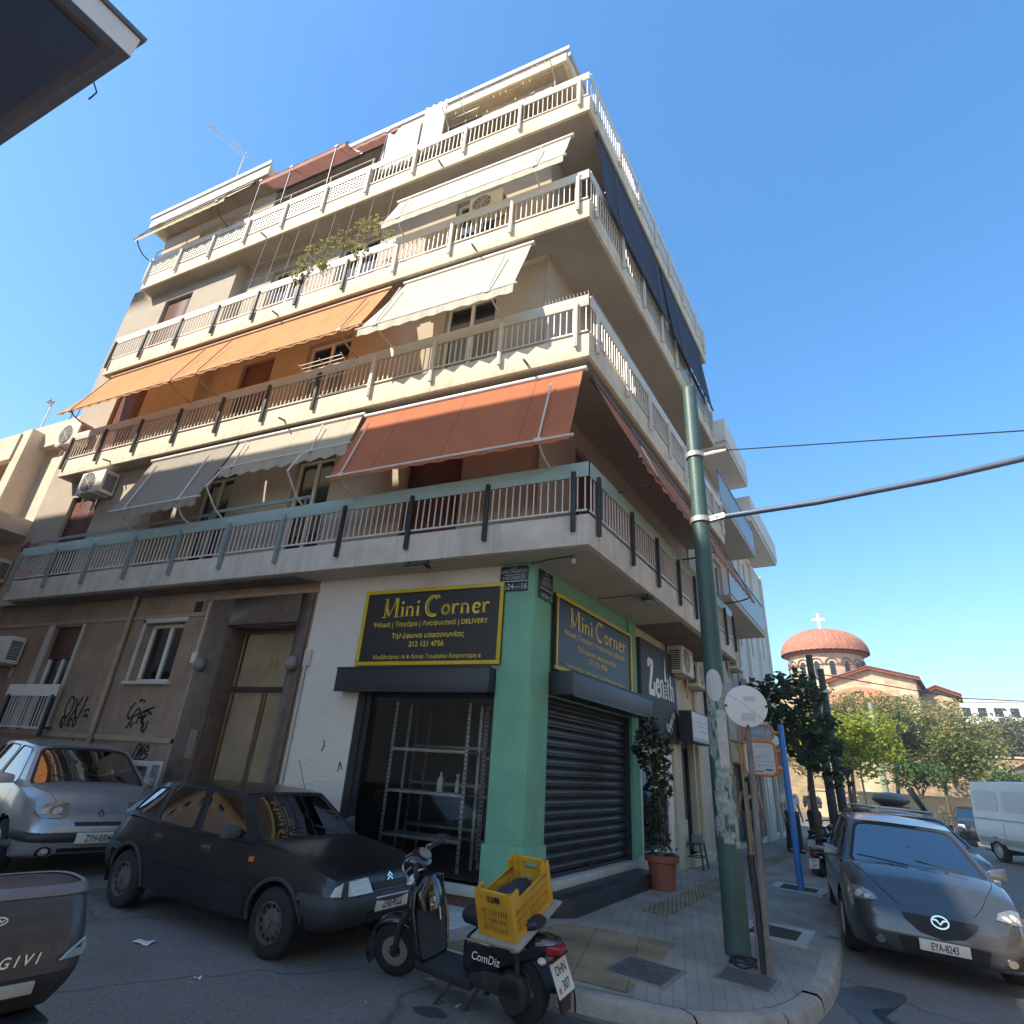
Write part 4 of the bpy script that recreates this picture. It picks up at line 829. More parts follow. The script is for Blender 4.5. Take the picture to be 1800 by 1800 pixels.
# ------------------------------------------------------------------ ground floor of the avenue side, next buildings
mCr2 = M('cream_stone',(.52,.47,.36),.85,.1,4,dirt=.3,dc=(.25,.22,.17),ds=2)
mb = MB(); RF.wall(mb,-1.0,4.17,8.45,-.6,4.345,[(4.3,6.02,.45,2.12),(6.72,7.75,.3,2.75)],.25); mb.build('avenue_wall', mCr2, B)
mb = MB(); RF.box(mb,6.05,6.55,-1.0,-.92,.0,3.7); RF.box(mb,6.0,6.6,-1.0,-.89,.0,.95); mb.build('pilaster', mCr2, B, bevel=.01)
mb = MB(); RF.box(mb,7.9,8.4,-1.0,-.92,.0,4.0); mb.build('pilaster', mCr2, B, bevel=.01)
t = thing('shop_sign','tall dark shop board with white tower lettering beside the green pilaster','shop sign',tuple(RF.p(5.3,-1,2.3)),group='shop signs on the avenue',world=True)
mb = MB(); RF.box(mb,4.2,6.32,-1.0,-.88,2.32,4.1); mb.build('board', M('board_charcoal',(.04,.04,.038),.6,.12,2), t, bevel=.004)
mb = MB()
for u in (4.8,5.42): RF.box(mb,u-.004,u+.004,-.881,-.876,2.33,4.09)
mb.build('seams', M('seam_grey',(.08,.08,.08),.6), t)
mb = MB(); pl = RF.plane(4.55,-.88,3.12)
def zl(x,z,sts,k=1):
    P,R,U,Nn = pl
    for w,q in sts: stroke(mb,(P+R*x+U*z,R,U,Nn),[(a*k,b*k) for a,b in q],w*k,.006)
zl(0,0,[(.13,[(.05,.5),(.05,.62)]),(.11,[(.03,.62),(.3,.6)]),(.13,[(.28,.62),(.08,.08)]),(.12,[(.03,.04),(.38,.04)]),(.1,[(.35,.04),(.35,.24)])],1)
zl(.45,0,[(.09,arc(.1,.16,.09,.15,20,320,12)),(.05,[(.02,.17),(.18,.19)])])
zl(.70,0,[(.08,[(.03,0),(.03,.34)]),(.06,arc(.11,.24,.08,.09,170,0)),(.08,[(.19,.24),(.19,0)])])
zl(1.0,0,[([.11,.10,.09,.07,.05,.01],[(.04,.34),(.04,.42),(.04,.5),(.04,.58),(.04,.66),(.04,.86)]),(.1,[(.04,0),(.04,.07)]),(.1,[(.04,.10),(.04,.14)]),(.1,[(.04,.17),(.04,.21)]),(.1,[(.04,.24),(.04,.28)])])
zl(1.14,0,[(.07,[(.05,.42),(.05,.06),(.12,.02)]),(.05,[(0,.3),(.13,.3)])])
zl(1.33,0,[(.07,[(.03,0),(.03,.5)]),(.05,arc(.1,.2,.07,.09,170,0)),(.07,[(.17,.2),(.17,0)])])
P,R,U,Nn = RF.plane(5.62,-.88,2.46); a=math.radians(38); R2=R*math.cos(a)+U*math.sin(a); U2=U*math.cos(a)-R*math.sin(a)
for q in ([(0,0),(.06,.22),(.08,.0)],[(.12,.0),(.16,.14),(.12,-.1)],[(.2,.12),(.22,0),(.28,.12),(.27,-.1)],[(.33,0),(.35,.12),(.38,0),(.41,.12)],[(.46,0),(.47,.16)],[(.52,.0),(.54,.12),(.58,.0),(.6,.12)],[(-.02,.06),(.2,.05)]): stroke(mb,(P,R2,U2,Nn),spline(q,4),.028,.006)
mb.build('lettering', M('sign_white',(.75,.75,.73),.5), t, recalc=False)
mb = MB(); rows=[]
for i in range(49): rows.append([RF.p(4.2+i*.0385,-.97+(.014 if i%2 else 0),2.13),RF.p(4.2+i*.0385,-.97+(.014 if i%2 else 0),2.32)])
mb.grid(rows); mb.build('corrugated_fascia', M('beige_sheet',(.36,.31,.24),.6), B, sharp=10)
mb = MB()
for q in ((4.3,4.36,.45,2.12),(5.72,5.8,.45,2.12),(4.36,5.72,2.05,2.12),(4.36,5.72,.45,.52)): RF.box(mb,q[0],q[1],-1.06,-.99,q[2],q[3])
RF.box(mb,5.8,6.04,-1.05,-.97,.3,2.12); sw = mb.build('shop_window', mFrameW, B, bevel=.006)
mb = MB(); RF.box(mb,4.34,5.74,-1.03,-1.024,.48,2.08); mb.build('pane', GLASS('street_glass',(.7,.72,.7),.32), sw)
mb = MB()
for z in (.5,.85,1.25): RF.box(mb,4.36,5.72,-1.5,-1.1,z,z+.03)
for u in (4.36,4.8,5.25,5.7): RF.box(mb,u,u+.025,-1.5,-1.1,.5,1.28)
mb.build('display_shelf', M('white_board',(.7,.7,.68),.6), sw)
mb = MB(); RF.box(mb,4.3,6.1,-2.5,-2.45,.2,2.4); RF.box(mb,6.6,7.9,-1.9,-1.85,.1,2.9); mb.build('back_wall', mCurt, B)
for i,(u,h,m_) in enumerate(((4.5,.28,(.05,.08,.12)),(4.62,.22,(.5,.4,.3)),(4.98,.26,(.2,.05,.04)),(5.1,.2,(.55,.55,.5)),(5.4,.24,(.1,.1,.1)))):
    mb = MB(); RF.box(mb,u,u+.09,-1.35,-1.15,.88,.88+h); mb.lathe([(.03,.88+h),(.02,.9+h),(0,.9+h)],RF.p(u+.045,-1.25,0),10)
    tag(mb.build('display_box', M('display_%s'%('navy','tan','wine','ivory','black')[i],m_,.6)),('navy boxed bottle','tan boxed bottle','wine red boxed bottle','ivory boxed bottle','black boxed bottle')[i]+' on the white shelf behind the potted plant','box','boxes in the shop window display')
mb = MB()
for q in ((6.72,6.8,.3,2.75),(7.67,7.75,.3,2.75),(6.8,7.67,2.3,2.75),(7.2,7.27,.3,2.3)): RF.box(mb,q[0],q[1],-1.2,-1.13,q[2],q[3])
d2 = mb.build('shop_door', mDark, B, bevel=.005)
mb = MB(); RF.box(mb,6.78,7.69,-1.17,-1.164,.32,2.32); mb.build('pane', GLASS('street_glass'), d2)
mb = MB(); RF.box(mb,6.86,7.0,-1.163,-1.16,1.35,1.6); RF.box(mb,6.86,7.02,-1.163,-1.16,.7,1.05); RF.box(mb,6.9,7.0,-1.163,-1.16,1.15,1.3); mb.build('notice', M('notice_pale',(.6,.62,.62),.8,.2,20), d2)
mb = MB(); RF.box(mb,6.68,8.3,-1.2,-.82,-.1,.30); mb.build('door_step', mCr2, B, bevel=.01)
t = thing('shop_sign','white lightbox shop sign on brackets between the cream pilasters','shop sign',tuple(RF.p(6.9,-.7,2.35)),group='shop signs on the avenue',world=True)
mb = MB(); RF.box(mb,6.18,7.75,-.82,-.56,2.38,2.98); mb.build('box', mDark, t)
mb = MB(); RF.box(mb,6.2,7.73,-.56,-.548,2.40,2.96); mb.build('face', M('lightbox_white',(.62,.63,.66),.5,.05), t)
mb = MB(); 
for z,w in ((2.78,1.1),(2.7,.9),(2.6,.7)): RF.box(mb,6.95-w/2,6.95+w/2,-.548,-.546,z,z+.018)
RF.box(mb,6.2,7.73,-.548,-.545,2.40,2.47); mb.build('faded_print', M('faded_print',(.42,.44,.46),.6,.2,8), t)
for u in (6.4,7.5): mb = MB(); RF.box(mb,u-.02,u+.02,-1.0,-.8,2.5,2.54); mb.build('bracket', mDark, t)
# ---- second building on the avenue
B2 = thing('apartment_building', 'grey balconied block next along the avenue behind the green tram pole', 'building', tuple(RF.p(11,-4,0)), world=True)
mG2 = M('grey_plaster',(.47,.46,.44),.9,.1,2,dirt=.25,dc=(.3,.28,.26))
mWh2 = M('white_plaster',(.68,.68,.66),.9,.06,2,streak=.25,dc=(.45,.44,.42))
hol = [(9.2,10.2,z+.02,z+2.1) for z in (6.05,8.75)]+[(11.4,12.5,z+.02,z+2.1) for z in (6.05,8.75)]+[(9.0,10.3,.2,2.5),(10.9,12.9,.2,2.5)]
mb = MB(); RF.wall(mb,-.98,8.46,13.35,-.8,11.5,hol,.2); mb.prism([rpt(8.46,-1.6),rpt(13.35,-1.6),rpt(13.35,-9),rpt(8.46,-9)],-.8,11.45)
mb.add([RF.p(13.35,-.98,-.8),RF.p(13.35,-9,-.8),RF.p(13.35,-9,11.5),RF.p(13.35,-.98,11.5)],[(0,1,2,3)]); mb.build('wall', mG2, B2)
for z in (6.05,8.75):
    mb = MB(); RF.box(mb,8.55,13.3,-.97,.0,z-.13,z); sl_ = mb.build('balcony_slab', mG2, B2, bevel=.01)
    mb = MB(); RF.box(mb,8.55,13.3,-.03,.0,z+.03,z+.85); RF.box(mb,13.26,13.3,-.95,-.03,z+.03,z+.85); mb.build('balustrade', M('smoked_panel',(.26,.29,.32),.4,.1,2), sl_)
    mb = MB(); RF.box(mb,8.5,13.35,-.05,.02,z+.86,z+.91); mb.build('handrail', mRailS, sl_)
    for a,b in ((9.2,10.2),(11.4,12.5)): window(a,b,z+.02,z+2.1,-1.1,fr=RF,par=B2,curtain=False)
mb = MB(); RF.box(mb,10.2,13.4,-.97,.02,11.35,11.5); RF.box(mb,10.1,13.42,-9,.05,11.5,12.3); RF.box(mb,8.4,10.1,-9,-.9,11.5,11.7); mb.build('roof_parapet', mWh2, B2, bevel=.01)
window(9.0,10.3,.2,2.5,-1.1,fr=RF,par=B2,curtain=False,m=M('yellow_wood',(.35,.26,.1),.6)); window(10.9,12.9,.2,2.5,-1.1,fr=RF,par=B2,curtain=False,m=mDark)
mb = MB(); RF.box(mb,8.9,9.6,-.98,-.9,2.5,4.0); mb.build('maroon_panel', M('maroon_board',(.06,.02,.035),.5), B2)
for a in (9.9,10.5): mb = MB(); RF.box(mb,a,a+.1,-.97,-.85,.0,4.6); mb.build('post', M('pale_stone'), B2)
t = thing('shop_sign','small tan fascia sign beyond the round white traffic sign','shop sign',tuple(RF.p(10.6,-.9,2.2)),group='shop signs on the avenue',world=True)
mb = MB(); RF.box(mb,9.7,11.9,-.9,-.62,2.15,2.62); mb.build('board', M('tan_board',(.4,.27,.13),.6,.2,6), t)
mb = MB(); RF.box(mb,9.65,11.95,-.91,-.6,2.1,2.15); RF.box(mb,9.65,11.95,-.91,-.6,2.62,2.66); mb.build('frame', M('maroon_board'), t)
mb = MB()
for i in range(6): mb.tube([RF.p(8.9+i*.12,-.86-.02*i,4.6),RF.p(8.95+i*.1,-.84,3.6+.2*math.sin(i)),RF.p(9.2+i*.12,-.86,3.2)],.012,5)
tag(mb.build('loose_cables', mDark),'loose black cables hanging on the wall beside the green tram pole','cables')
ac(RF,12.2,4.75,-.98,'grey air conditioner on the white wall under the far smoked balcony',.8,.55,.34)
# ---- third building, white
B3 = thing('apartment_building', 'tall white block with dark slit windows at the far end of the row', 'building', tuple(RF.p(17,-4,0)), world=True)
slits = [(14.2,14.5,z,z+1.3) for z in (3.2,5.9,8.2)]+[(16.2,16.5,z,z+1.3) for z in (3.2,5.9,8.2)]+[(18.6,18.9,z,z+1.2) for z in (3.4,6.2)]
mb = MB(); RF.wall(mb,-.95,13.36,20.4,-.8,10.05,slits+[(13.9,16.2,.1,2.3),(16.9,19.6,.1,2.3)],.25); mb.prism([rpt(13.36,-1.6),rpt(20.4,-1.6),rpt(20.4,-9),rpt(13.36,-9)],-.8,10.2)
mb.add([RF.p(20.4,-.95,-.8),RF.p(20.4,-9,-.8),RF.p(20.4,-9,10.05),RF.p(20.4,-.95,10.05)],[(0,1,2,3)]); mb.build('wall', mWh2, B3)
mb = MB()
for u in (13.5,15.2,17.4,19.7): mb = MB(); RF.box(mb,u,u+.22,-.95,-.85,-.2,10.0); mb.build('pilaster', mWh2, B3)
for a,b,c,d in slits: mb = MB(); RF.box(mb,a,b,-1.12,-1.1,c,d); mb.build('window', M('dark_glass',(.02,.025,.03),.1), B3)
mb = MB(); RF.box(mb,13.4,18.6,-.94,.0,10.05,10.2); RF.box(mb,13.4,18.65,-.06,.04,10.2,11.0); RF.box(mb,13.4,13.5,-.9,-.06,10.2,11.0); RF.box(mb,18.55,18.65,-.9,-.06,10.2,11.0); mb.build('roof_terrace', mWh2, B3)
for a,b in ((13.9,16.2),(16.9,19.6)):
    window(a,b,.1,2.3,-1.1,fr=RF,par=B3,curtain=False,panes=3)
mb = MB(); RF.box(mb,13.8,16.3,-.95,-.82,2.3,2.8); mb.build('white_fascia', M('white_board'), B3)
t = thing('shop_sign','brick red square sign on the white shopfront at the far end','shop sign',tuple(RF.p(18.2,-.9,2.3)),group='shop signs on the avenue',world=True)
mb = MB(); RF.box(mb,17.2,19.4,-.95,-.8,2.3,3.0); mb.build('board', M('brick_board',(.2,.06,.04),.7), t)
mb = MB(); RF.box(mb,17.1,19.5,-.95,-.78,2.2,2.3); mb.build('frame', M('white_board'), t)
# ---- neighbour on the left (far left edge)
B4 = thing('apartment_building', 'weathered beige concrete block at the left edge behind the corner block', 'building', (-17.5,4,0), world=True)
mBe = M('beige_concrete',(.66,.58,.48),.9,.12,1.5,dirt=.45,dc=(.3,.24,.2),ds=1.2,streak=.3); mOch = M('ochre_plaster',(.62,.42,.17),.9,.12,2)
mb = MB(); mb.box(-22.5,-14.16,.62,12,-.4,8.85); mb.build('wall', mBe, B4)
mb = MB(); mb.box(-22.5,-14.16,.56,.9,-.4,5.7); mb.build('lower_wall', mOch, B4)
mb = MB(); mb.box(-22.5,-14.1,.4,12,8.85,9.6); mb.box(-16.0,-15.6,.1,.66,6.4,9.3); mb.box(-22.5,-16.0,.05,.2,8.4,9.2); mb.build('parapet', mBe, B4)
mb = MB(); mb.box(-22.5,-14.2,-.35,.62,6.1,6.5); mb.build('balcony_slab', mBe, B4, bevel=.01)
mb = MB(); mb.box(-22.5,-16.2,-.35,-.2,6.5,7.3); mb.build('balcony_front', M('white_plaster'), B4)
for z in (6.6,3.2): window(16.9,18.2,z,z+1.9,-.66,par=B4,curtain=False)
ac(LF,15.0,5.0,-.56,'old ivory air conditioner on the ochre wall at the left edge of the photo',.8,.55,.32)
t = thing('rebar_stubs','thin bent steel bars sticking out of the beige parapet','rebar',(-14.9,.6,9.6),world=True)
mb = MB()
for i,(x,h) in enumerate(((-15.2,.5),(-14.9,.65),(-14.6,.5),(-14.45,.4))): mb.tube([(x,.6,9.5),(x+.03,.6,9.6+h),(x-.12,.6,9.6+h+.06)],.012,5)
mb.build('bars', M('rusty',(.1,.06,.045),.9), t)
yagi((-16.8,.7,9.6),1.3,.1,(0,-1,0),'bare leaning pole with a bulb-like tip on the beige parapet')
t = thing('houseplant','small reddish plant at the left end of the mint railing','plant',(-13.35,.2,5.2),world=True)
mb = MB(); leafcloud(mb,(-13.35,.2,5.62),(.25,.2,.2),60,.14); mb.build('foliage', LEAF('red_leaf',(.3,.16,.14)), t, recalc=False, smooth=False)
mb = MB(); mb.lathe([(0,4.8),(.12,4.8),(.16,5.15),(0,5.15)],(-13.35,.3,0),14); mb.box(-13.5,-13.1,.15,.45,4.6,4.8); mb.tube([(-13.35,.3,5.1),(-13.35,.2,5.6)],.015,5); mb.build('pot', M('terracotta',(.36,.13,.08),.8,.15,5), t)
# ---- building across the side street (its eave shows top left; an added unseen storey shades the corner)
B5 = thing('apartment_building', 'dark building over the camera whose eave juts in at the top left', 'building', (-12,-9,0), world=True)
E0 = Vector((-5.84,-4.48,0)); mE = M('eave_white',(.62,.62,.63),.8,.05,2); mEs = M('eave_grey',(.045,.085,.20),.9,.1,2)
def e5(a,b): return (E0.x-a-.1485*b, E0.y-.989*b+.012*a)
mb = MB(); mb.prism([e5(2.6,2.4),e5(2.6,20),e5(30,20),e5(30,2.4)],-.5,11.2); mb.build('wall', M('beige_wall',(.5,.43,.34),.9,.1,2), B5)
mb = MB(); mb.prism([e5(.0,.0),e5(.0,20),e5(30,20),e5(30,.0)],11.12,11.56); ev = mb.build('eave', mE, B5)
mb = MB(); mb.prism([e5(-.05,-.05),e5(-.05,20),e5(30,20),e5(30,-.05)],11.561,11.64); mb.build('gutter', M('slate_metal',(.1,.11,.13),.5), ev)
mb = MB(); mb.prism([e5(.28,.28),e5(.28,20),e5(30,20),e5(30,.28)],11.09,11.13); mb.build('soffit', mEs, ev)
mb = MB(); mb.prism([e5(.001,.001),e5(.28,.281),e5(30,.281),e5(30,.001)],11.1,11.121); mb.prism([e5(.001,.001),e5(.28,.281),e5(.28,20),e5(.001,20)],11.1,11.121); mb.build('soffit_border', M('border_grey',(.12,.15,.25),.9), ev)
mb = MB(); q=e5(.9,.03); mb.tube([(q[0],q[1],11.15),(q[0],q[1]+.12,11.0),(q[0],q[1]+.1,10.86),(q[0]-.08,q[1]+.1,10.84)],.012,5); mb.build('hook', mDark, ev)
mb = MB(); mb.prism([e5(-.6,3.6),e5(-.6,20),e5(30,20),e5(30,3.6)],11.7,16.0); mb.build('penthouse', M('beige_wall'), B5)  # unseen storey, added and sized so its shadow covers the corner
for i in range(6):
    a=3+i*2.6; p=e5(a,2.38)
    for z in (1.0,4.4,7.6): mb = MB(); mb.box(p[0]-1.0,p[0],p[1]-.02,p[1]+.03,z,z+2.0); mb.build('window', M('dark_glass'), B5)
for z in (4.0,7.2): mb = MB(); mb.prism([e5(3.2,1.3),e5(3.2,2.4),e5(28,2.4),e5(28,1.3)],z,z+.25); mb.prism([e5(3.2,1.3),e5(3.2,1.36),e5(28,1.36),e5(28,1.3)],z+.25,z+1.0); mb.build('balcony', M('balcony_front',(.4,.36,.3),.8,.1,2), B5)
# ---- unseen block across the avenue, added to bounce warm light into the shade
B6 = thing('apartment_building','unseen cream block with long balconies, added across the avenue to bounce warm light','building',(19,-8,0),world=True)
mb = MB(); mb.box(14.5,26,-34,8.5,-1,13.5); mb.build('wall', M('bounce_cream',(.62,.53,.38),.9,.1,2), B6)
for j in range(9):
    for z in (1.0,4.4,7.6,10.6): mb = MB(); y=-31+j*4.4; mb.box(14.46,14.52,y,y+1.6,z,z+1.9); mb.build('window', M('dark_glass'), B6)
for z in (4.0,7.2,10.2): mb = MB(); mb.box(13.4,14.5,-33,8,z,z+.2); mb.box(13.4,13.46,-33,8,z+.2,z+1.0); mb.build('balcony', M('balcony_front'), B6)
# ------------------------------------------------------------------ cars
mTyre = M('tyre_rubber',(.018,.018,.019),.9,.25,12,bump=.3,bs=40); mBlk = M('black_trim',(.02,.02,.022),.6,.15,6); mLin = M('arch_black',(.008,.008,.008),.95,0)
mSeat = M('seat_cloth',(.035,.036,.042),.95,.25,20); mChr = M('chrome',(.75,.75,.75),.12,0,metal=1); mLamp = M('lamp_glass',(.50,.50,.47),.14,.35,22,coat=.6); mLampD = M('lamp_reflector',(.30,.31,.30),.15,.35,25,metal=.5,coat=.6)
mAmber = M('amber_lens',(.5,.16,.02),.2,.1); mRedL = M('red_lens',(.28,.01,.012),.15,.1,coat=.5); mPlate = M('plate_white',(.62,.62,.58),.5,.06,8,dirt=.2); mInk = M('ink_black',(.012,.012,.012),.6,0)
def interp(tab, x):
    tab = sorted(tab)
    if x <= tab[0][0]: return tab[0][1:]
    if x >= tab[-1][0]: return tab[-1][1:]
    for i in range(len(tab)-1):
        if tab[i][0] <= x <= tab[i+1][0]:
            p0,p1,p2,p3 = tab[max(i-1,0)],tab[i],tab[i+1],tab[min(i+2,len(tab)-1)]
            h = p2[0]-p1[0]; t = (x-p1[0])/h; out=[]
            for k in range(1,len(p1)):
                m1 = (p2[k]-p0[k])/(p2[0]-p0[0]) if p2[0]!=p0[0] else 0; m2 = (p3[k]-p1[k])/(p3[0]-p1[0]) if p3[0]!=p1[0] else 0
                if (p2[k]-p1[k])*(p1[k]-p0[k]) <= 0: m1 = 0
                if (p3[k]-p2[k])*(p2[k]-p1[k]) <= 0: m2 = 0
                out.append((2*t**3-3*t*t+1)*p1[k]+(t**3-2*t*t+t)*h*m1+(-2*t**3+3*t*t)*p2[k]+(t**3-t*t)*h*m2)
            return out
def lin(tab, x):
    if x <= tab[0][0]: return tab[0][1]
    for a,b in zip(tab,tab[1:]):
        if x <= b[0]: return lerp(a[1],b[1],(x-a[0])/(b[0]-a[0]))
    return tab[-1][1]
def wheel(root, c, r, w, side, rim='steel', rimm=None):
    mb = MB(); rr = r*.585
    prof = [(rr,-w/2),(r*.86,-w/2-.004),(r*.97,-w*.40),(r,-w*.25),(r,w*.25),(r*.97,w*.40),(r*.86,w/2+.004),(rr,w/2)]
    mb.lathe(prof,c,40,'y'); o = mb.build('wheel', mTyre, root, sharp=50)
    s = side; y = c[1]+s*w/2; mb = MB(); C = (c[0],0,c[2])
    if rim == 'steel':
        mb.lathe([(rr*1.02,y+s*.004),(rr*.95,y+s*.006),(rr*.9,y-s*.03),(rr*.62,y-s*.02),(rr*.5,y-s*.005),(rr*.25,y+s*.0),(rr*.22,y+s*.02),(.001,y+s*.022)],C,32,'y'); q = mb.build('rim', rimm, o, sharp=50, recalc=False)
        mb = MB()
        for i in range(12):
            a = i*PI/6; k = rr*.76; P = Vector((c[0]+k*math.cos(a),y-s*.022,c[2]+k*math.sin(a))); mb.lathe([(.001,0),(.02,0),(.021,-s*.006)],P,10,'y')
        mb.build('rim_hole', mLin, o, recalc=False)
    else:
        mb.lathe([(rr*1.02,y+s*.004),(rr*.93,y+s*.008),(rr*.9,y-s*.01)],C,32,'y'); mb.lathe([(rr*.3,y-s*.005),(rr*.26,y+s*.012),(.001,y+s*.016)],C,20,'y')
        for i in range(7):
            a = i*2*PI/7; p = Vector((c[0],y-s*.0,c[2])); d = Vector((math.cos(a),0,math.sin(a))); mb.bar(p+d*rr*.2,p+d*rr*.93,.045,.012,up=(0,1,0))
        mb.build('rim', rimm, o, recalc=False)
        mb = MB(); mb.lathe([(.001,y-s*.03),(rr*.95,y-s*.03)],C,24,'y'); mb.build('brake_disc', mLin, o, recalc=False)
    return o
def panel(S4, bulge, mar, side, p=7, m=9):
    c00,c10,c11,c01 = [Vector(q) for q in S4]; bulge = Vector(bulge)
    def Sf(u,v): return c00*(1-u)*(1-v)+c10*u*(1-v)+c11*u*v+c01*(1-u)*v + bulge*(4*u*(1-u))*(.75+.25*4*v*(1-v))
    per = [(-1+2*i/m,-1) for i in range(m)]+[(1,-1+2*i/m) for i in range(m)]+[(1-2*i/m,1) for i in range(m)]+[(-1,1-2*i/m) for i in range(m)]
    out = [Sf((a+1)/2,(b+1)/2) for a,b in per]
    nrm = (Sf(.6,.5)-Sf(.4,.5)).cross(Sf(.5,.6)-Sf(.5,.4)).normalized()
    if nrm.dot(Vector(side)) < 0: nrm = -nrm
    if mar is None:
        n=10; return dict(solid=[[Sf(i/n,j/n) for i in range(n+1)] for j in range(n+1)], nrm=nrm)
    l,r,b_,t = mar; cu,cv,hu,hv = (l+1-r)/2,(b_+1-t)/2,(1-r-l)/2,(1-t-b_)/2
    def inn(k): 
        o=[]
        for a,b in per:
            f=(abs(a)**p+abs(b)**p)**(-1/p); o.append(Sf(cu+hu*a*f*k,cv+hv*b*f*k))
        return o
    return dict(out=out, inn=inn(1), lip=[q-nrm*.03 for q in inn(1)], glass=[[q-nrm*.008 for q in inn(k)] for k in (1,.8,.55,.3,.02)], seal=[[q+nrm*.003 for q in inn(1.035)],[q+nrm*.003 for q in inn(.985)],[q-nrm*.012 for q in inn(.975)]], nrm=nrm)
class Decal:
    def __init__(s, v, f): s.t = BVHTree.FromPolygons([Vector(q) for q in v], f)
    def hit(s, o, d):
        h = s.t.ray_cast(Vector(o), Vector(d).normalized())
        return (h[0],h[1]) if h[0] is not None else (None,None)
    def poly(s, mb, pts, d, off=.006, rings=(.02,.35,.65,.9,1), skirt=.02):
        """pts: 3D points on a plane well in front; projected along d"""
        d = Vector(d).normalized(); pts=[Vector(p) for p in pts]; c = sum(pts,Vector())/len(pts); rows=[]; last=None
        for k in rings:
            row=[]
            for p in pts:
                q = c+(p-c)*k; h,_ = s.hit(q,d)
                if h is None: h = last or q
                last = h; row.append(h-d*off)
            rows.append(row)
        if skirt: rows.append([q+d*(skirt+off) for q in rows[-1]])
        mb.grid(rows, True)
    def line(s, mb, pts, d, w=.008, off=.002):
        d = Vector(d).normalized(); P=[]
        for p in pts:
            h,_ = s.hit(p,d)
            if h is not None: P.append(h-d*off)
        for a,b in zip(P,P[1:]):
            t=(b-a)
            if t.length<1e-5: continue
            x=t.normalized().cross(d).normalized()*w/2
            mb.add([a-x,b-x,b+x,a+x],[(0,1,2,3)])
def rrect(cy,cz,w,h,r=.2,n=5,rot=0):
    """rounded rectangle in 2D"""
    o=[]
    for sx,sz,a0 in ((1,-1,-90),(1,1,0),(-1,1,90),(-1,-1,180)):
        for i in range(n+1):
            a=math.radians(a0+90*i/n); R_=min(w,h)*r; x=sx*(w/2-R_)+R_*math.cos(a); z=sz*(h/2-R_)+R_*math.sin(a)
            o.append((cy+x*math.cos(rot)-z*math.sin(rot),cz+x*math.sin(rot)+z*math.cos(rot)))
    return o
def edgesub(pts,n=3):
    o=[]
    for a,b in zip(pts,pts[1:]+pts[:1]):
        for i in range(n): o.append(tuple(lerp(p,q,i/n) for p,q in zip(a,b)))
    return o
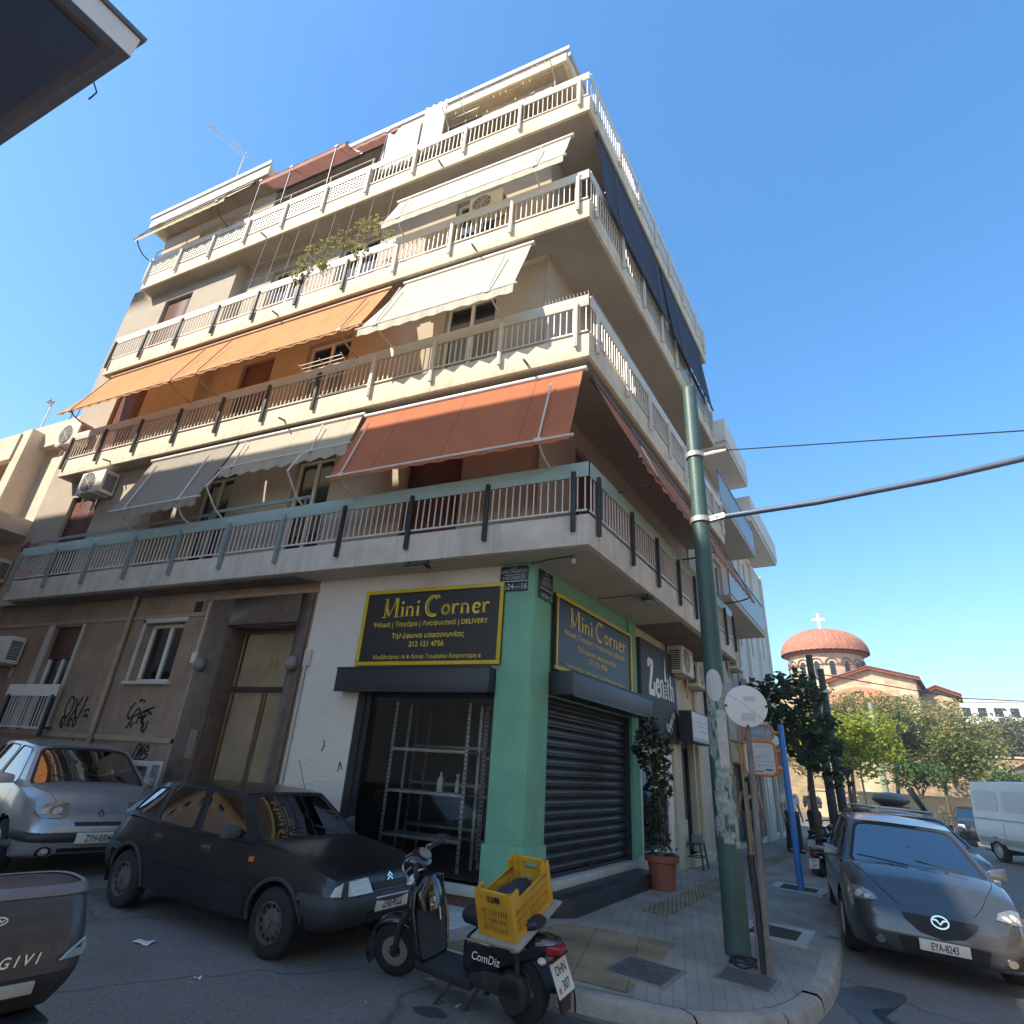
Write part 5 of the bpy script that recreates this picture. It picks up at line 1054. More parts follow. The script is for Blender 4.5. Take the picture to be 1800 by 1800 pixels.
def car(name, label, pos, ang, sp):
    x,y = pos; root = thing(name, label, sp.get('cat','car'), (x,y,ground(x,y)), gmat(x,y,ang), group=sp.get('group'))
    paint = sp['paint']; W = sp['W']; WB = sp['WB']; xf = sp['FO']; xr = -(WB+sp['RO']); R = sp['R']; tw = sp.get('tw',.175)
    g = sp['gh']; tab = sp['tab']
    nx = int((xf-xr)/.045); xs = [xf-.015*i for i in range(16)]+[lerp(xf-.24,xr,i/nx) for i in range(1,nx+1)]; nx = len(xs)-1
    NS = 12; ring=[]; 
    def section(xx):
        w,zb,zs,zt = interp(tab,xx); h=[(0,zb),(.5*w,zb),(.84*w,zb)]
        for i in range(NS):
            t=i/(NS-1); yy = w*(.93+.07*math.sin(PI*min(.5,t*.95+.05)/1.0)) if t<.5 else w*(1-.06*((t-.5)/.5)**2)
            h.append((yy,lerp(zb+.03,zs,t)))
        ws=h[-1][0]; h += [(.93*ws,zs+(zt-zs)*.38),(.72*ws,zs+(zt-zs)*.72),(.4*ws,zs+(zt-zs)*.95),(0,zt)]
        return h
    hs = [section(a) for a in xs]; m = len(hs[0]); v=[]; idx={}
    for i,h in enumerate(hs):
        for s in (1,-1):
            for k,(yy,zz) in enumerate(h):
                if s == -1 and k in (0,m-1): idx[(i,k,s)] = idx[(i,k,1)]; continue
                X = xs[i]; df = xf-X; dr = X-xr
                if df < .5: X -= lin(sp['nose'],zz)*(1-df/.5)**1.5 + .0
                if dr < .4: X += lin(sp['tail'],zz)*(1-dr/.4)**1.5
                idx[(i,k,s)] = len(v); v.append(Vector((X,s*yy,zz)))
    f=[]; ax = [(0,R),(-WB,R)]; AR = sp.get('AR',R*1.18)
    for i in range(nx+1):
        for s in (1,-1):
            for k in range(2,3+NS):
                p=v[idx[(i,k,s)]]
                for a in ax:
                    d=math.hypot(p.x-a[0],p.z-a[1])
                    if abs(d-AR) < .03 and d>0: p.x = a[0]+(p.x-a[0])*AR/d; p.z = a[1]+(p.z-a[1])*AR/d
    xc0,xc1 = sp['open']
    for i in range(nx):
        for s in (1,-1):
            for k in range(m-1):
                q=[idx[(i,k,s)],idx[(i+1,k,s)],idx[(i+1,k+1,s)],idx[(i,k+1,s)]]; c=sum((v[j] for j in q),Vector())/4
                if 2 <= k < 3+NS and any(math.hypot(c.x-a[0],c.z-a[1]) < AR-.004 for a in ax): continue
                if k >= 2+NS and xc1 < c.x < xc0: continue
                f.append(tuple(q))
    for i in (0,nx):
        for k in range(m-1):
            q=[idx[(i,k,1)],idx[(i,k+1,1)],idx[(i,k+1,-1)],idx[(i,k,-1)]]; q=list(dict.fromkeys(q)); f.append(tuple(q))
    body = MB(); body.add(v,f); glass = []; seal = MB(); lastp=None
    def frame(d, nm='window'):
        if 'solid' in d: body.grid(d['solid']); return
        body.grid([d['out'],d['inn'],d['lip']], True); seal.grid(d['seal'], True); glass.append((nm,d))
    P=[(Vector(a[:3]),Vector(a[3:6])) for a in g]; mir=lambda q: Vector((q.x,-q.y,q.z))
    ms = sp['marg']
    for i in range(len(P)-1):
        (b0,t0),(b1,t1)=P[i],P[i+1]
        for s in (1,-1):
            q=[b0,b1,t1,t0]; q=q if s>0 else [mir(z) for z in q]
            frame(panel(q,(0,s*.015,0),ms[i],(0,s,0),p=sp.get('wp',7)),'side_window')
    b,t=P[0]; frame(panel([b,mir(b),mir(t),t],(sp.get('wbulge',.1),0,.02),sp.get('wm',(.05,.05,.04,.05)),(1,0,.5),p=12),'windscreen')
    b,t=P[-1]; frame(panel([b,mir(b),mir(t),t],(-.06,0,.01),sp.get('rm',(.07,.07,.12,.08)),(-1,0,.3),p=10),'rear_window')
    # roof
    tops=[q[1] for q in P]; rx=[]
    n=16
    for j in range(n+1):
        u=j/n; row=[]
        L_=len(tops)-1
        for i in range(13):
            k=i/12; yy=1-2*u
            xk=lerp(tops[0].x,tops[-1].x,k)
            # piecewise along the top rail
            for a,b2 in zip(tops,tops[1:]):
                if b2.x-1e-6 <= xk <= a.x+1e-6: tt=(a.x-xk)/max(1e-6,a.x-b2.x); e=a.lerp(b2,tt); break
            bx=sp.get('wbulge',.1)*(1-k)-.06*k
            row.append(Vector((e.x+bx*(1-yy*yy)*(1 if k in(0,) else (1-k)*1.0 if k<.5 else k)*(1 if k==0 or k==1 else .6), e.y*yy, e.z+sp.get('crown',.035)*(1-yy*yy)*min(1,(.35+2.2*min(k,1-k))))))
        rx.append(row)
    body.grid(rx)
    bo = body.build('body', paint, root, sharp=32, recalc=True)
    dec = Decal(body.v, body.f)
    gm = sp.get('glass') or GLASS('car_glass',(.45,.52,.51),.04,.4)
    for nm,d in glass:
        mb=MB(); mb.grid(d['glass'],True); mb.build(nm, gm, root, recalc=False)
    seal.build('window_seal', mBlk, root, recalc=False)
    # arches, underside, wheels
    for a in ax:
        for s in (1,-1):
            mb=MB(); mb.lathe([(AR-.002,s*(W-.03)),(AR-.002,s*(W*.45)),(.02,s*W*.45)],(a[0],0,a[1]),20,'y',math.radians(-12),math.radians(192)); mb.build('wheel_well', mLin, root, recalc=False)
    if sp.get('arch_lip'):
        for a in ax:
            for s in (1,-1):
                mb=MB(); pts=[]
                for i in range(17):
                    t=math.radians(-18+216*i/16); q=Vector((a[0]+AR*math.cos(t),s*3,a[1]+AR*math.sin(t))); k=1.06
                    h,_=dec.hit((a[0]+AR*k*math.cos(t),s*3,a[1]+AR*k*math.sin(t)),(0,-s,0))
                    if h: pts.append(Vector((q.x,h.y+s*.004,q.z)))
                if len(pts)>3: mb.tube(pts,.018,6); mb.build('arch_trim', sp['arch_lip'], root)
    yw = W-tw/2-.02
    for a in ax:
        for s in (1,-1): wheel(root,(a[0],s*yw,R),R,tw,s,sp.get('rim','steel'),sp.get('rimm') or M('rim_grey',(.16,.155,.15),.6,.25,14,metal=.3))
    # cabin
    zf=.32; A=P[0][0]; Dp=P[-1][0]; zb_=A.z
    mb=MB(); mb.box(Dp.x+.05,A.x+.1,-W*.86,W*.86,zf-.02,zf); mb.box(Dp.x-.02,Dp.x+.45,-W*.8,W*.8,zb_-.2,zb_-.16); mb.build('cabin_floor', mLin, root)
    mb=MB(); mb.box(A.x-.45,A.x+.12,-W*.8,W*.8,zb_-.28,zb_-.03); mb.build('dashboard', mBlk, root, bevel=.05)
    for s in (1,-1):
        xs_=lerp(P[0][1].x,P[1][1].x,.75)-.1
        mb=MB(); mb.box(xs_-.05,xs_+.5,s*.36-.25,s*.36+.25,zf+.1,zf+.28); mb.hexa([(xs_-.12,s*.36-.24,zf+.2),(xs_+.06,s*.36-.24,zf+.2),(xs_+.06,s*.36+.24,zf+.2),(xs_-.12,s*.36+.24,zf+.2),(xs_-.28,s*.36-.2,zb_+.12),(xs_-.16,s*.36-.2,zb_+.12),(xs_-.16,s*.36+.2,zb_+.12),(xs_-.28,s*.36+.2,zb_+.12)]); mb.box(xs_-.30,xs_-.2,s*.36-.13,s*.36+.13,zb_+.13,zb_+.3); mb.build('seat', mSeat, root, bevel=.04)
    mb=MB(); mb.box(Dp.x+.25,Dp.x+.4,-W*.7,W*.7,zf+.1,zb_+.1); mb.build('rear_seat', mSeat, root, bevel=.05)
    mb=MB(); T=Matrix.Translation((A.x-.5,sp.get('drv',1)*.36,zb_+.02))@Matrix.Rotation(math.radians(62),4,'Y'); mb.T=T; mb.lathe([(.18,-.012),(.19,0),(.18,.012),(.17,0),(.18,-.012)],(0,0,0),24); mb.bar((-.17,0,0),(.17,0,0),.03,.02); mb.build('steering_wheel', mBlk, root)
    mb=MB(); q=P[0][1]; mb.box(q.x-.05,q.x-.02,-.12,.12,q.z-.13,q.z-.06); mb.build('inner_mirror', mBlk, root, bevel=.015)
    # door mirrors
    mx=sp.get('mirror')
    if mx:
        for s in (1,-1):
            mb=MB(); X,Y,Z=mx; mb.hexa([(X-.02,s*Y,Z-.05),(X+.05,s*Y,Z-.05),(X+.06,s*(Y+.19),Z-.06),(X-.03,s*(Y+.19),Z-.06),(X-.02,s*Y,Z+.04),(X+.04,s*Y,Z+.04),(X+.04,s*(Y+.18),Z+.08),(X-.03,s*(Y+.18),Z+.08)]); mo=mb.build('door_mirror', sp.get('mirm') or mBlk, root, bevel=.025)
            mb=MB(); mb.plate([(X-.032,s*(Y+.03),Z-.04),(X-.036,s*(Y+.17),Z-.04),(X-.036,s*(Y+.165),Z+.06),(X-.03,s*(Y+.03),Z+.03)],(-1,0,0),.003); mb.build('glass', mChr, mo)
    return root, dec, bo
def F(pts): return [(9,y,z) for y,z in pts]     # front drawing plane (y to the car's left)
def SD(pts,s): return [(x,s*9,z) for x,z in pts]
def numplate(root, dec, txt, y, z, w=.44, h=.10, d=(-1,0,0), tilt=0):
    s = 1 if d[0]<0 else -1
    h_,_ = dec.hit((s*9,y,z),d); X = h_.x+s*.03 if h_ else 0
    mb=MB(); mb.box(min(X-s*.03,X),max(X-s*.03,X),y-w/2,y+w/2,z-h/2,z+h/2); p=mb.build('number_plate', mPlate, root, bevel=.004)
    mb=MB(); text(mb,(Vector((X,y,z-h*.33)),Vector((0,s,0)),Vector((0,0,1)),Vector((s,0,0))),txt,h*.95,bold=.012,lift=.002,sx=.62); mb.build('lettering', mInk, p, recalc=False)
    return p
# ---- the dark hatchback by the shop
pAX = M('dark_blue_paint',(.0095,.0090,.0105),.36,.25,2.5,spec=.4,dirt=.4,dc=(.036,.033,.032),ds=2.2,coat=.4)
axs = dict(paint=pAX,W=.775,WB=2.25,FO=.66,RO=.54,R=.26,AR=.318,tw=.16,nose=[(.2,.10),(.3,.03),(.46,0),(.53,.015),(.64,.05),(.72,.10)],tail=[(.2,.08),(.45,0),(.55,.02),(.8,.14),(.95,.2)],
 tab=[(-2.79,.69,.27,.78,.82),(-2.6,.735,.23,.80,.84),(-2.2,.765,.2,.81,.845),(-1.2,.775,.19,.785,.825),(-.42,.77,.19,.775,.83),(-.15,.76,.2,.755,.815),(.2,.745,.22,.715,.765),(.45,.725,.24,.675,.715),(.58,.70,.26,.645,.685),(.64,.665,.28,.63,.668),(.66,.61,.29,.62,.655)],
 gh=[(-.42,.70,.785,-.95,.53,1.17),(-1.30,.735,.785,-1.47,.56,1.195),(-2.03,.73,.805,-2.10,.55,1.185),(-2.70,.66,.83,-2.42,.50,1.14)],
 marg=[(.12,.05,.06,.10),(.07,.07,.06,.10),(.12,.2,.12,.16)],open=(-.42,-2.6),mirror=(-.72,.70,.87),wp=13,mirm=M('faded_black_plastic',(.06,.065,.075),.6,.15,9),rim='steel',rimm=M('dirty_steel',(.095,.088,.08),.75,.35,14),crown=.03,wbulge=.07,arch_lip=M('rusty_lip',(.05,.042,.04),.9,.3,15),drv=1,glass=GLASS('hatch_glass',(.62,.70,.67),.05,.42))
ca,dc,bo = car('parked_hatchback','small dark blue five door hatchback parked in front of the entrance door',(-2.2,-1.16),math.atan2(-.082,.997),axs)
mb=MB(); dc.poly(mb,F(edgesub([(-.62,.33),(.62,.33),(.66,.50),(-.66,.50)],8)),(-1,0,0),.012,skirt=.01)
bumper=MB()
for zz,ro in ((.30,.03),(.40,.05),(.47,.045),(.50,.015)): pass
def wrap(dec,z0,z1,ys,off,xb=None,n=4):
    """a band round the nose: shoot rays towards the axis from outside"""
    rows=[]
    for i in range(n+1):
        z=lerp(z0,z1,i/n); row=[]
        for a in ys:
            t=math.radians(a); d=Vector((-math.cos(t),-math.sin(t),0)); o=Vector((xb,0,z))-d*6
            h,nn=dec.hit(o,d); 
            if h is None: h=Vector((xb,0,z))
            e=off*(1 if 0<i<n else .0); row.append(h-d*e)
        rows.append(row)
    return rows
mBump=M('bumper_dark',(.028,.031,.036),.55,.15,5,dirt=.3,dc=(.06,.058,.055))
mb=MB(); mb.grid(wrap(dc,.27,.525,range(-88,89,4),.03,-.05,5)); mb.build('front_bumper', mBump, ca, sharp=50)
mb=MB(); rows=[]; mb.grid([[Vector((-2*2.3-q.x+.0,q.y,q.z)) for q in r] for r in []] or [[Vector((0,0,-.5)),Vector((0.01,0,-.5))],[Vector((0,0,-.51)),Vector((.01,0,-.51))]]) if False else None
rows=[]
for i in range(6):
    z=lerp(.29,.56,i/5); row=[]
    for a in range(92,269,4):
        t=math.radians(a); d=Vector((-math.cos(t),-math.sin(t),0)); h,_=dc.hit(Vector((-2.2,0,z))-d*6,d); row.append((h if h else Vector((-2.2,0,z)))-d*(.03 if 0<i<5 else 0))
    rows.append(row)
mb=MB(); mb.grid(rows); mb.build('rear_bumper', mBump, ca, sharp=50)
for s in (1,-1):
    mb=MB(); dc.poly(mb,F(edgesub([(s*.25,.525),(s*.55,.525),(s*.53,.628),(s*.31,.638)],4)),(-1,0,0),.022); mb.build('headlight', mLamp, ca)
    mb=MB(); d=Vector((-.75,-s*.66,0)); q=[(.60,.53),(.72,.53),(.68,.59),(.59,.622)]; 
    mb2=MB(); pts=[Vector((.35,s*yy,zz))-d*0+Vector((.75,s*.3,0)) for yy,zz in q]
    dc.poly(mb,[Vector((.56,s*(yy-.04),zz))-d*3 for yy,zz in edgesub(q,3)],d,.014); mb.build('indicator', M('clear_lens',(.5,.52,.5),.2,.15,20), ca)
    mb=MB(); dc.poly(mb,SD(edgesub([(-.42,.66),(-.36,.66),(-.36,.70),(-.42,.70)],2),s),(0,-s,0),.012); mb.build('side_repeater', mAmber, ca)
    mb=MB()
    for ln in ([(-.37,.22),(-.39,.5),(-.42,.76)],[(-1.3,.22),(-1.3,.5),(-1.3,.77)],[(-2.0,.62),(-2.03,.7),(-2.03,.79)]): dc.line(mb,SD([q for a,b in zip(ln,ln[1:]) for q in [(lerp(a[0],b[0],i/5),lerp(a[1],b[1],i/5)) for i in range(6)]],s),(0,-s,0),.009)
    dc.line(mb,SD([(x/20,.48) for x in range(-7,-37,-1)],s),(0,-s,0),.012,.004)
    mb.build('door_seam', mLin, ca, recalc=False)
    for xx in (-1.05,-1.82):
        mb=MB(); dc.poly(mb,SD(edgesub(rrect(xx,.685,.16,.07,.15),1),s),(0,-s,0),.006); hd=mb.build('door_handle', mBlk, ca)
        mb=MB(); dc.poly(mb,SD(edgesub(rrect(xx,.695,.13,.02,.2),1),s),(0,-s,0),.014); mb.build('lever', M('faded_black_plastic'), hd)
mb=MB(); dc.poly(mb,F(edgesub([(-.22,.535),(.22,.535),(.24,.59),(-.24,.59)],6)),(-1,0,0),.012); gl=mb.build('grille', mBlk, ca)
mb=MB(); 
for zz in (.55,.572): dc.line(mb,F([(y/20-.2,zz) for y in range(0,9)]),(-1,0,0),.008,.018)
mb.build('grille_bar', M('faded_black_plastic'), gl, recalc=False)
mb=MB()
for zz in (.30,.335,.37): dc.poly(mb,F(edgesub([(-.3,zz),(.3,zz),(.3,zz+.018),(-.3,zz+.018)],5)),(-1,0,0),.036)
mb.build('air_slot', mLin, ca)
mb=MB(); h,n_=dc.hit((9,0,.622),(-1,0,0)); pl=(h+Vector((.012,0,0)),Vector((0,1,0)),Vector((-.35,0,.94)),Vector((1,0,.3)))
for dz in (0,.03): stroke(mb,pl,[(-.035,-.03+dz),(0,.0+dz),(.035,-.03+dz)],.012,.004)
mb.build('chevron_badge', mChr, ca, recalc=False)
h_,_=dc.hit((9,.02,.42),(-1,0,0)); numplate(ca,dc,'ZAB-4522',.02,.43,.46,.11)
mb=MB(); dc.line(mb,F([(-.6+i*.06,.66+.0*i) for i in range(21)]),(-1,0,0),.008,.003)
for s in (1,-1): dc.line(mb,[Vector((x/20,s*(.62+.02),5)) for x in range(-6,9)],(0,0,-1),.009,.002)
mb.build('bonnet_seam', mLin, ca, recalc=False)
mb=MB(); mb.tube([(-.38,-.1,.84),(-.46,-.35,.90),(-.5,-.1,.93)],.007,5); mb.tube([(-.38,.3,.84),(-.48,.05,.91)],.008,5); mb.build('wiper', mBlk, ca)
mb=MB(); mb.tube([(-1.05,.35,1.2),(-1.3,.40,1.5)],.004,5); mb.build('aerial', mBlk, ca)
cl=[]
mb=MB(); rows=[]
for i in range(13): rows.append([(-.86+.035*j,-.30+.055*i+.02*math.sin(j),.78+.17*max(0,math.sin(PI*i/12))*math.sin(PI*min(1,j/9))*(.75+.25*math.sin(i*1.9+j*.8))) for j in range(11)])
mb.grid(rows); o=mb.build('cloth', M('red_cloth',(.42,.06,.08),.95,.3,15),None,solid=.01); o.matrix_world=ca.matrix_basis.copy(); tag(o,'crumpled red cloth lying behind the windscreen of the dark hatchback','cloth')
for s in (1,-1):
    mb=MB(); dc.poly(mb,[(-9,s*yy,zz) for yy,zz in edgesub([(.48,.6),(.68,.6),(.66,.78),(.5,.78)],3)],(1,0,0),.014); mb.build('tail_light', mRedL, ca)
# ---- the silver hatchback at the left edge
pCl = M('silver_paint',(.36,.385,.42),.32,.08,2,metal=.55,coat=.6,dirt=.2,dc=(.25,.24,.24),ds=2)
cls = dict(paint=pCl,W=.815,WB=2.47,FO=.80,RO=.52,R=.285,AR=.34,tw=.17,nose=[(.2,.10),(.3,.03),(.45,0),(.58,.04),(.68,.12),(.78,.24),(.9,.34)],tail=[(.2,.05),(.45,0),(.7,.06),(.95,.16)],
 tab=[(-2.99,.72,.27,.88,.92),(-2.7,.77,.22,.90,.94),(-2.2,.81,.19,.91,.95),(-1.2,.815,.18,.90,.94),(-.2,.81,.19,.92,.99),(.05,.80,.19,.90,.985),(.35,.77,.2,.82,.92),(.5,.745,.21,.765,.86),(.66,.70,.23,.69,.765),(.74,.645,.25,.65,.715),(.785,.58,.265,.62,.68),(.80,.50,.27,.605,.66)],
 gh=[(-.02,.74,.91,-.72,.565,1.37),(-1.25,.775,.91,-1.25,.60,1.40),(-2.05,.77,.92,-1.98,.60,1.39),(-2.72,.70,.94,-2.45,.56,1.33)],marg=[(.2,.04,.05,.09),(.05,.05,.06,.09),(.08,.14,.1,.12)],open=(-.02,-2.7),mirror=(-.42,.76,.98),mirm=pCl,rim='alloy',rimm=M('hubcap_silver',(.5,.5,.5),.4,.1,metal=.4),crown=.045,wbulge=.11,arch_lip=None)
cc,dcl,_b = car('parked_hatchback','silver hatchback with rounded nose parked behind the dark hatchback at the left edge',(-6.62,-1.0),math.radians(-15),cls)
for s in (1,-1):
    mb=MB(); d=Vector((-.86,-s*.42,-.25)).normalized(); q=edgesub([(.28,.60),(.34,.58),(.56,.60),(.66,.66),(.64,.74),(.50,.80),(.34,.80),(.28,.72)],2)
    dcl.poly(mb,[Vector((.5,s*yy,zz))-d*3 for yy,zz in q],d,.012); hl=mb.build('headlight', mLampD, cc)
    mb=MB(); 
    for cy,cz,r_ in ((.40,.68,.05),(.53,.68,.045)): dcl.poly(mb,[Vector((.5,s*(cy+r_*math.cos(a*.5)),cz+r_*math.sin(a*.5)))-d*3 for a in range(13)],d,.017)
    mb.build('reflector', mLamp, hl)
    mb=MB(); dcl.poly(mb,F([(s*.50+.075*math.cos(a*.4),.30+.06*math.sin(a*.4)) for a in range(16)]),(-1,0,0),.012); fo_=mb.build('fog_light', mBlk, cc)
    mb=MB(); dcl.poly(mb,F([(s*.50+.045*math.cos(a*.4),.30+.042*math.sin(a*.4)) for a in range(16)]),(-1,0,0),.02); mb.build('lens', mLamp, fo_)
    mb=MB()
    for ln in ([(-.3,.22),(-.28,.5),(-.3,.88)],[(-1.42,.22),(-1.42,.5),(-1.3,.9)]): dcl.line(mb,SD([q for a,b in zip(ln,ln[1:]) for q in [(lerp(a[0],b[0],i/5),lerp(a[1],b[1],i/5)) for i in range(6)]],s),(0,-s,0),.008)
    mb.build('door_seam', mLin, cc, recalc=False)
    mb=MB(); dcl.line(mb,[Vector((lerp(.05,.62,i/10),s*lerp(.66,.36,(i/10)**1.3),5)) for i in range(11)],(0,0,-1),.008,.002); mb.build('bonnet_seam', mLin, cc, recalc=False)
mb=MB(); mb.grid(wrap(dcl,.395,.50,range(-86,87,4),.022,-.02,4)); mb.build('bumper_strip', mBump, cc, sharp=50)
mb=MB(); dcl.poly(mb,F(edgesub([(-.27,.565),(.27,.565),(.28,.605),(-.28,.605)],6)),(-1,0,0),.008); mb.build('grille', mBlk, cc)
mb=MB()
for zz,w in ((.25,.40),(.315,.38)): dcl.poly(mb,F(rrect(0,zz,2*w,.042,.45,4)),(-1,0,0),.008)
mb.build('air_intake', mLin, cc)
h,n_=dcl.hit((9,0,.68),(-1,0,0)); pl=(h+Vector((.012,0,0)),Vector((0,1,0)),Vector((-.5,0,.87)),Vector((.87,0,.5))); mb=MB(); stroke(mb,pl,[(0,.05),(.03,0),(0,-.05),(-.03,0),(0,.05)],.015,.004); mb.build('diamond_badge', mBlk, cc, recalc=False)
numplate(cc,dcl,'ZYH-8304',.0,.44,.46,.11)
mb=MB(); mb.tube([(.02,-.1,1.0),(-.1,-.5,1.06)],.009,5); mb.tube([(.02,.35,1.0),(-.12,-.05,1.08)],.009,5); mb.build('wiper', mBlk, cc)
# ---- the grey hatchback at the right, and cars behind it
pMz = M('graphite_paint',(.075,.082,.095),.3,.08,2,metal=.5,coat=.7,dirt=.2,dc=(.09,.088,.09),ds=2)
mzs = dict(paint=pMz,W=.875,WB=2.64,FO=.92,RO=.86,R=.31,AR=.365,tw=.195,nose=[(.15,.12),(.25,.03),(.4,0),(.55,.03),(.65,.10),(.75,.22),(.9,.4)],tail=[(.2,.05),(.45,0),(.7,.05),(1.0,.2)],
 tab=[(-3.5,.78,.27,.93,.98),(-3.2,.84,.22,.96,1.0),(-2.5,.87,.2,.96,1.0),(-1.2,.875,.18,.93,.98),(-.1,.87,.18,.92,1.0),(.1,.865,.18,.89,.985),(.4,.845,.18,.81,.90),(.64,.80,.19,.72,.805),(.78,.74,.2,.67,.735),(.86,.675,.21,.635,.685),(.90,.60,.22,.61,.65),(.92,.50,.23,.595,.632)],
 gh=[(.0,.79,.92,-.86,.585,1.40),(-1.35,.82,.94,-1.40,.62,1.455),(-2.3,.815,.97,-2.2,.61,1.44),(-3.15,.74,.99,-2.85,.56,1.35)],marg=[(.2,.05,.05,.09),(.05,.06,.06,.09),(.1,.3,.15,.15)],open=(.0,-3.1),mirror=(-.42,.80,1.0),mirm=pMz,rim='alloy',rimm=M('hubcap_silver'),crown=.05,wbulge=.13,arch_lip=None,glass=GLASS('blue_glass',(.40,.47,.52),.08,.30))
cm,dm,_b = car('parked_hatchback','graphite grey hatchback with winged oval badge parked at the avenue kerb',(3.25,2.95),math.radians(-90),mzs)
for s in (1,-1):
    d=Vector((-.85,-s*.4,-.35)).normalized(); q=edgesub([(.40,.55),(.55,.53),(.72,.57),(.80,.66),(.78,.73),(.66,.72),(.50,.65)],2)
    mb=MB(); dm.poly(mb,[Vector((.5,s*yy,zz))-d*3 for yy,zz in q],d,.012); hl=mb.build('headlight', mLampD, cm)
    mb=MB()
    for cy,cz,r_ in ((.63,.615,.048),(.52,.585,.035)): dm.poly(mb,[Vector((.5,s*(cy+r_*math.cos(a*.5)),cz+r_*math.sin(a*.5)))-d*3 for a in range(13)],d,.017)
    mb.build('reflector', mLamp, hl)
    mb=MB(); dm.poly(mb,[Vector((.5,s*(.75+.03*math.cos(a*.8)),.66+.03*math.sin(a*.8)))-d*3 for a in range(8)],d,.017); mb.build('indicator', mAmber, hl)
    mb=MB(); dm.poly(mb,F(edgesub([(s*.44,.25),(s*.66,.26),(s*.72,.36),(s*.66,.40)],3)),(-1,0,0),.008); fo_=mb.build('fog_recess', mBlk, cm)
    mb=MB(); dm.poly(mb,F([(s*.57+.045*math.cos(a*.4),.315+.035*math.sin(a*.4)) for a in range(16)]),(-1,0,0),.018); mb.build('fog_light', mChr, fo_)
    mb=MB(); dm.line(mb,[Vector((lerp(.05,.80,i/12),s*lerp(.70,.33,(i/12)**1.6),5)) for i in range(13)],(0,0,-1),.009,.002); mb.build('bonnet_seam', mLin, cm, recalc=False)
mb=MB(); dm.poly(mb,F(edgesub([(-.34,.60),(.34,.60),(.32,.55),(.20,.45),(0,.41),(-.20,.45),(-.32,.55)],4)),(-1,0,0),.008); gr=mb.build('grille', M('grille_mesh',(.012,.012,.014),.7,.3,60), cm)
mb=MB(); dm.poly(mb,F(edgesub([(-.36,.235),(.36,.235),(.40,.39),(-.40,.39)],6)),(-1,0,0),.008); mb.build('air_intake', M('grille_mesh'), cm)
h,n_=dm.hit((9,0,.565),(-1,0,0)); pl=(h+Vector((.012,0,0)),Vector((0,1,0)),Vector((-.2,0,.98)),Vector((.98,0,.2))); mb=MB(); stroke(mb,pl,arc(0,0,.075,.055,0,360,28),.014,.006); stroke(mb,pl,[(-.07,.02),(-.03,.015),(0,-.02),(.03,.015),(.07,.02)],.016,.006); mb.build('winged_badge', mChr, cm, recalc=False)
numplate(cm,dm,'EYA-8243',.0,.345,.44,.10)
mb=MB(); mb.tube([(.1,-.1,1.0),(-.02,-.62,1.03)],.009,5); mb.tube([(.1,.5,1.0),(.02,0,1.05)],.009,5); mb.build('wiper', mBlk, cm)
for s in (1,-1):
    for xx in (-.12,):
        mb=MB(); dm.poly(mb,[Vector((.12+.02*math.cos(a),s*.28+.02*math.sin(a),5)) for a in range(6)],(0,0,-1),.008); mb.build('washer_jet', mBlk, cm)
def simplecar(name,label,pos,ang,sp,plate=None):
    c_,d_,b_=car(name,label,pos,ang,sp)
    W=sp['W']
    for s in (1,-1):
        mb=MB(); d_.poly(mb,F(edgesub([(s*W*.5,.56),(s*W*.86,.58),(s*W*.84,.72),(s*W*.55,.70)],3)),(-1,0,0),.014); mb.build('headlight', mLamp, c_)
        mb=MB(); d_.poly(mb,[(-9,s*yy*W,zz) for yy,zz in edgesub([(.62,.62),(.9,.62),(.88,.85),(.66,.85)],3)],(1,0,0),.014); mb.build('tail_light', mRedL, c_)
    mb=MB(); d_.poly(mb,F(edgesub([(-.4*W,.55),(.4*W,.55),(.4*W,.66),(-.4*W,.66)],5)),(-1,0,0),.01); mb.build('grille', mBlk, c_)
    if plate: numplate(c_,d_,plate,0,.42)
    return c_,d_
s2=dict(mzs); s2.update(paint=M('dark_grey_paint',(.05,.055,.06),.3,.08,2,metal=.4,coat=.6),gh=[(.0,.79,.98,-.85,.60,1.42),(-1.35,.82,.96,-1.40,.63,1.47),(-2.3,.815,.98,-2.3,.63,1.47),(-3.3,.76,1.0,-3.2,.60,1.42)],mirror=(-.42,.8,1.08),mirm=mBlk,glass=GLASS('blue_glass'))
c2,d2_=simplecar('parked_estate_car','dark estate car with a roof rack parked directly behind the graphite hatchback',(4.35,8.3),math.radians(-80),s2)
mb=MB()
for s in (1,-1): mb.tube([(-.95,s*.54,1.43),(-.95,s*.54,1.53),(-3.0,s*.54,1.53),(-3.0,s*.54,1.43)],.018,6)
for xx in (-1.3,-2.5): mb.tube([(xx,-.60,1.54),(xx,.60,1.54)],.018,6)
mb.build('roof_rack', mGal, c2)
s3=dict(s2); s3.update(paint=M('black_paint',(.012,.012,.014),.3,.08,2,coat=.6)); 
c3,d3_=simplecar('parked_estate_car','black estate car parked further along carrying a grey roof box',(5.3,14.6),math.radians(-80),s3)
mb=MB(); mb.ell((-1.9,.0,1.70),1.0,.44,.2,20,10); mb.box(-2.5,-1.3,-.3,.3,1.44,1.52); o=mb.build('roof_box', M('grey_shell',(.16,.165,.17),.5,.1),None); o.matrix_world=c3.matrix_basis.copy(); tag(o,'grey rounded roof box carried on the black estate car','roof box')
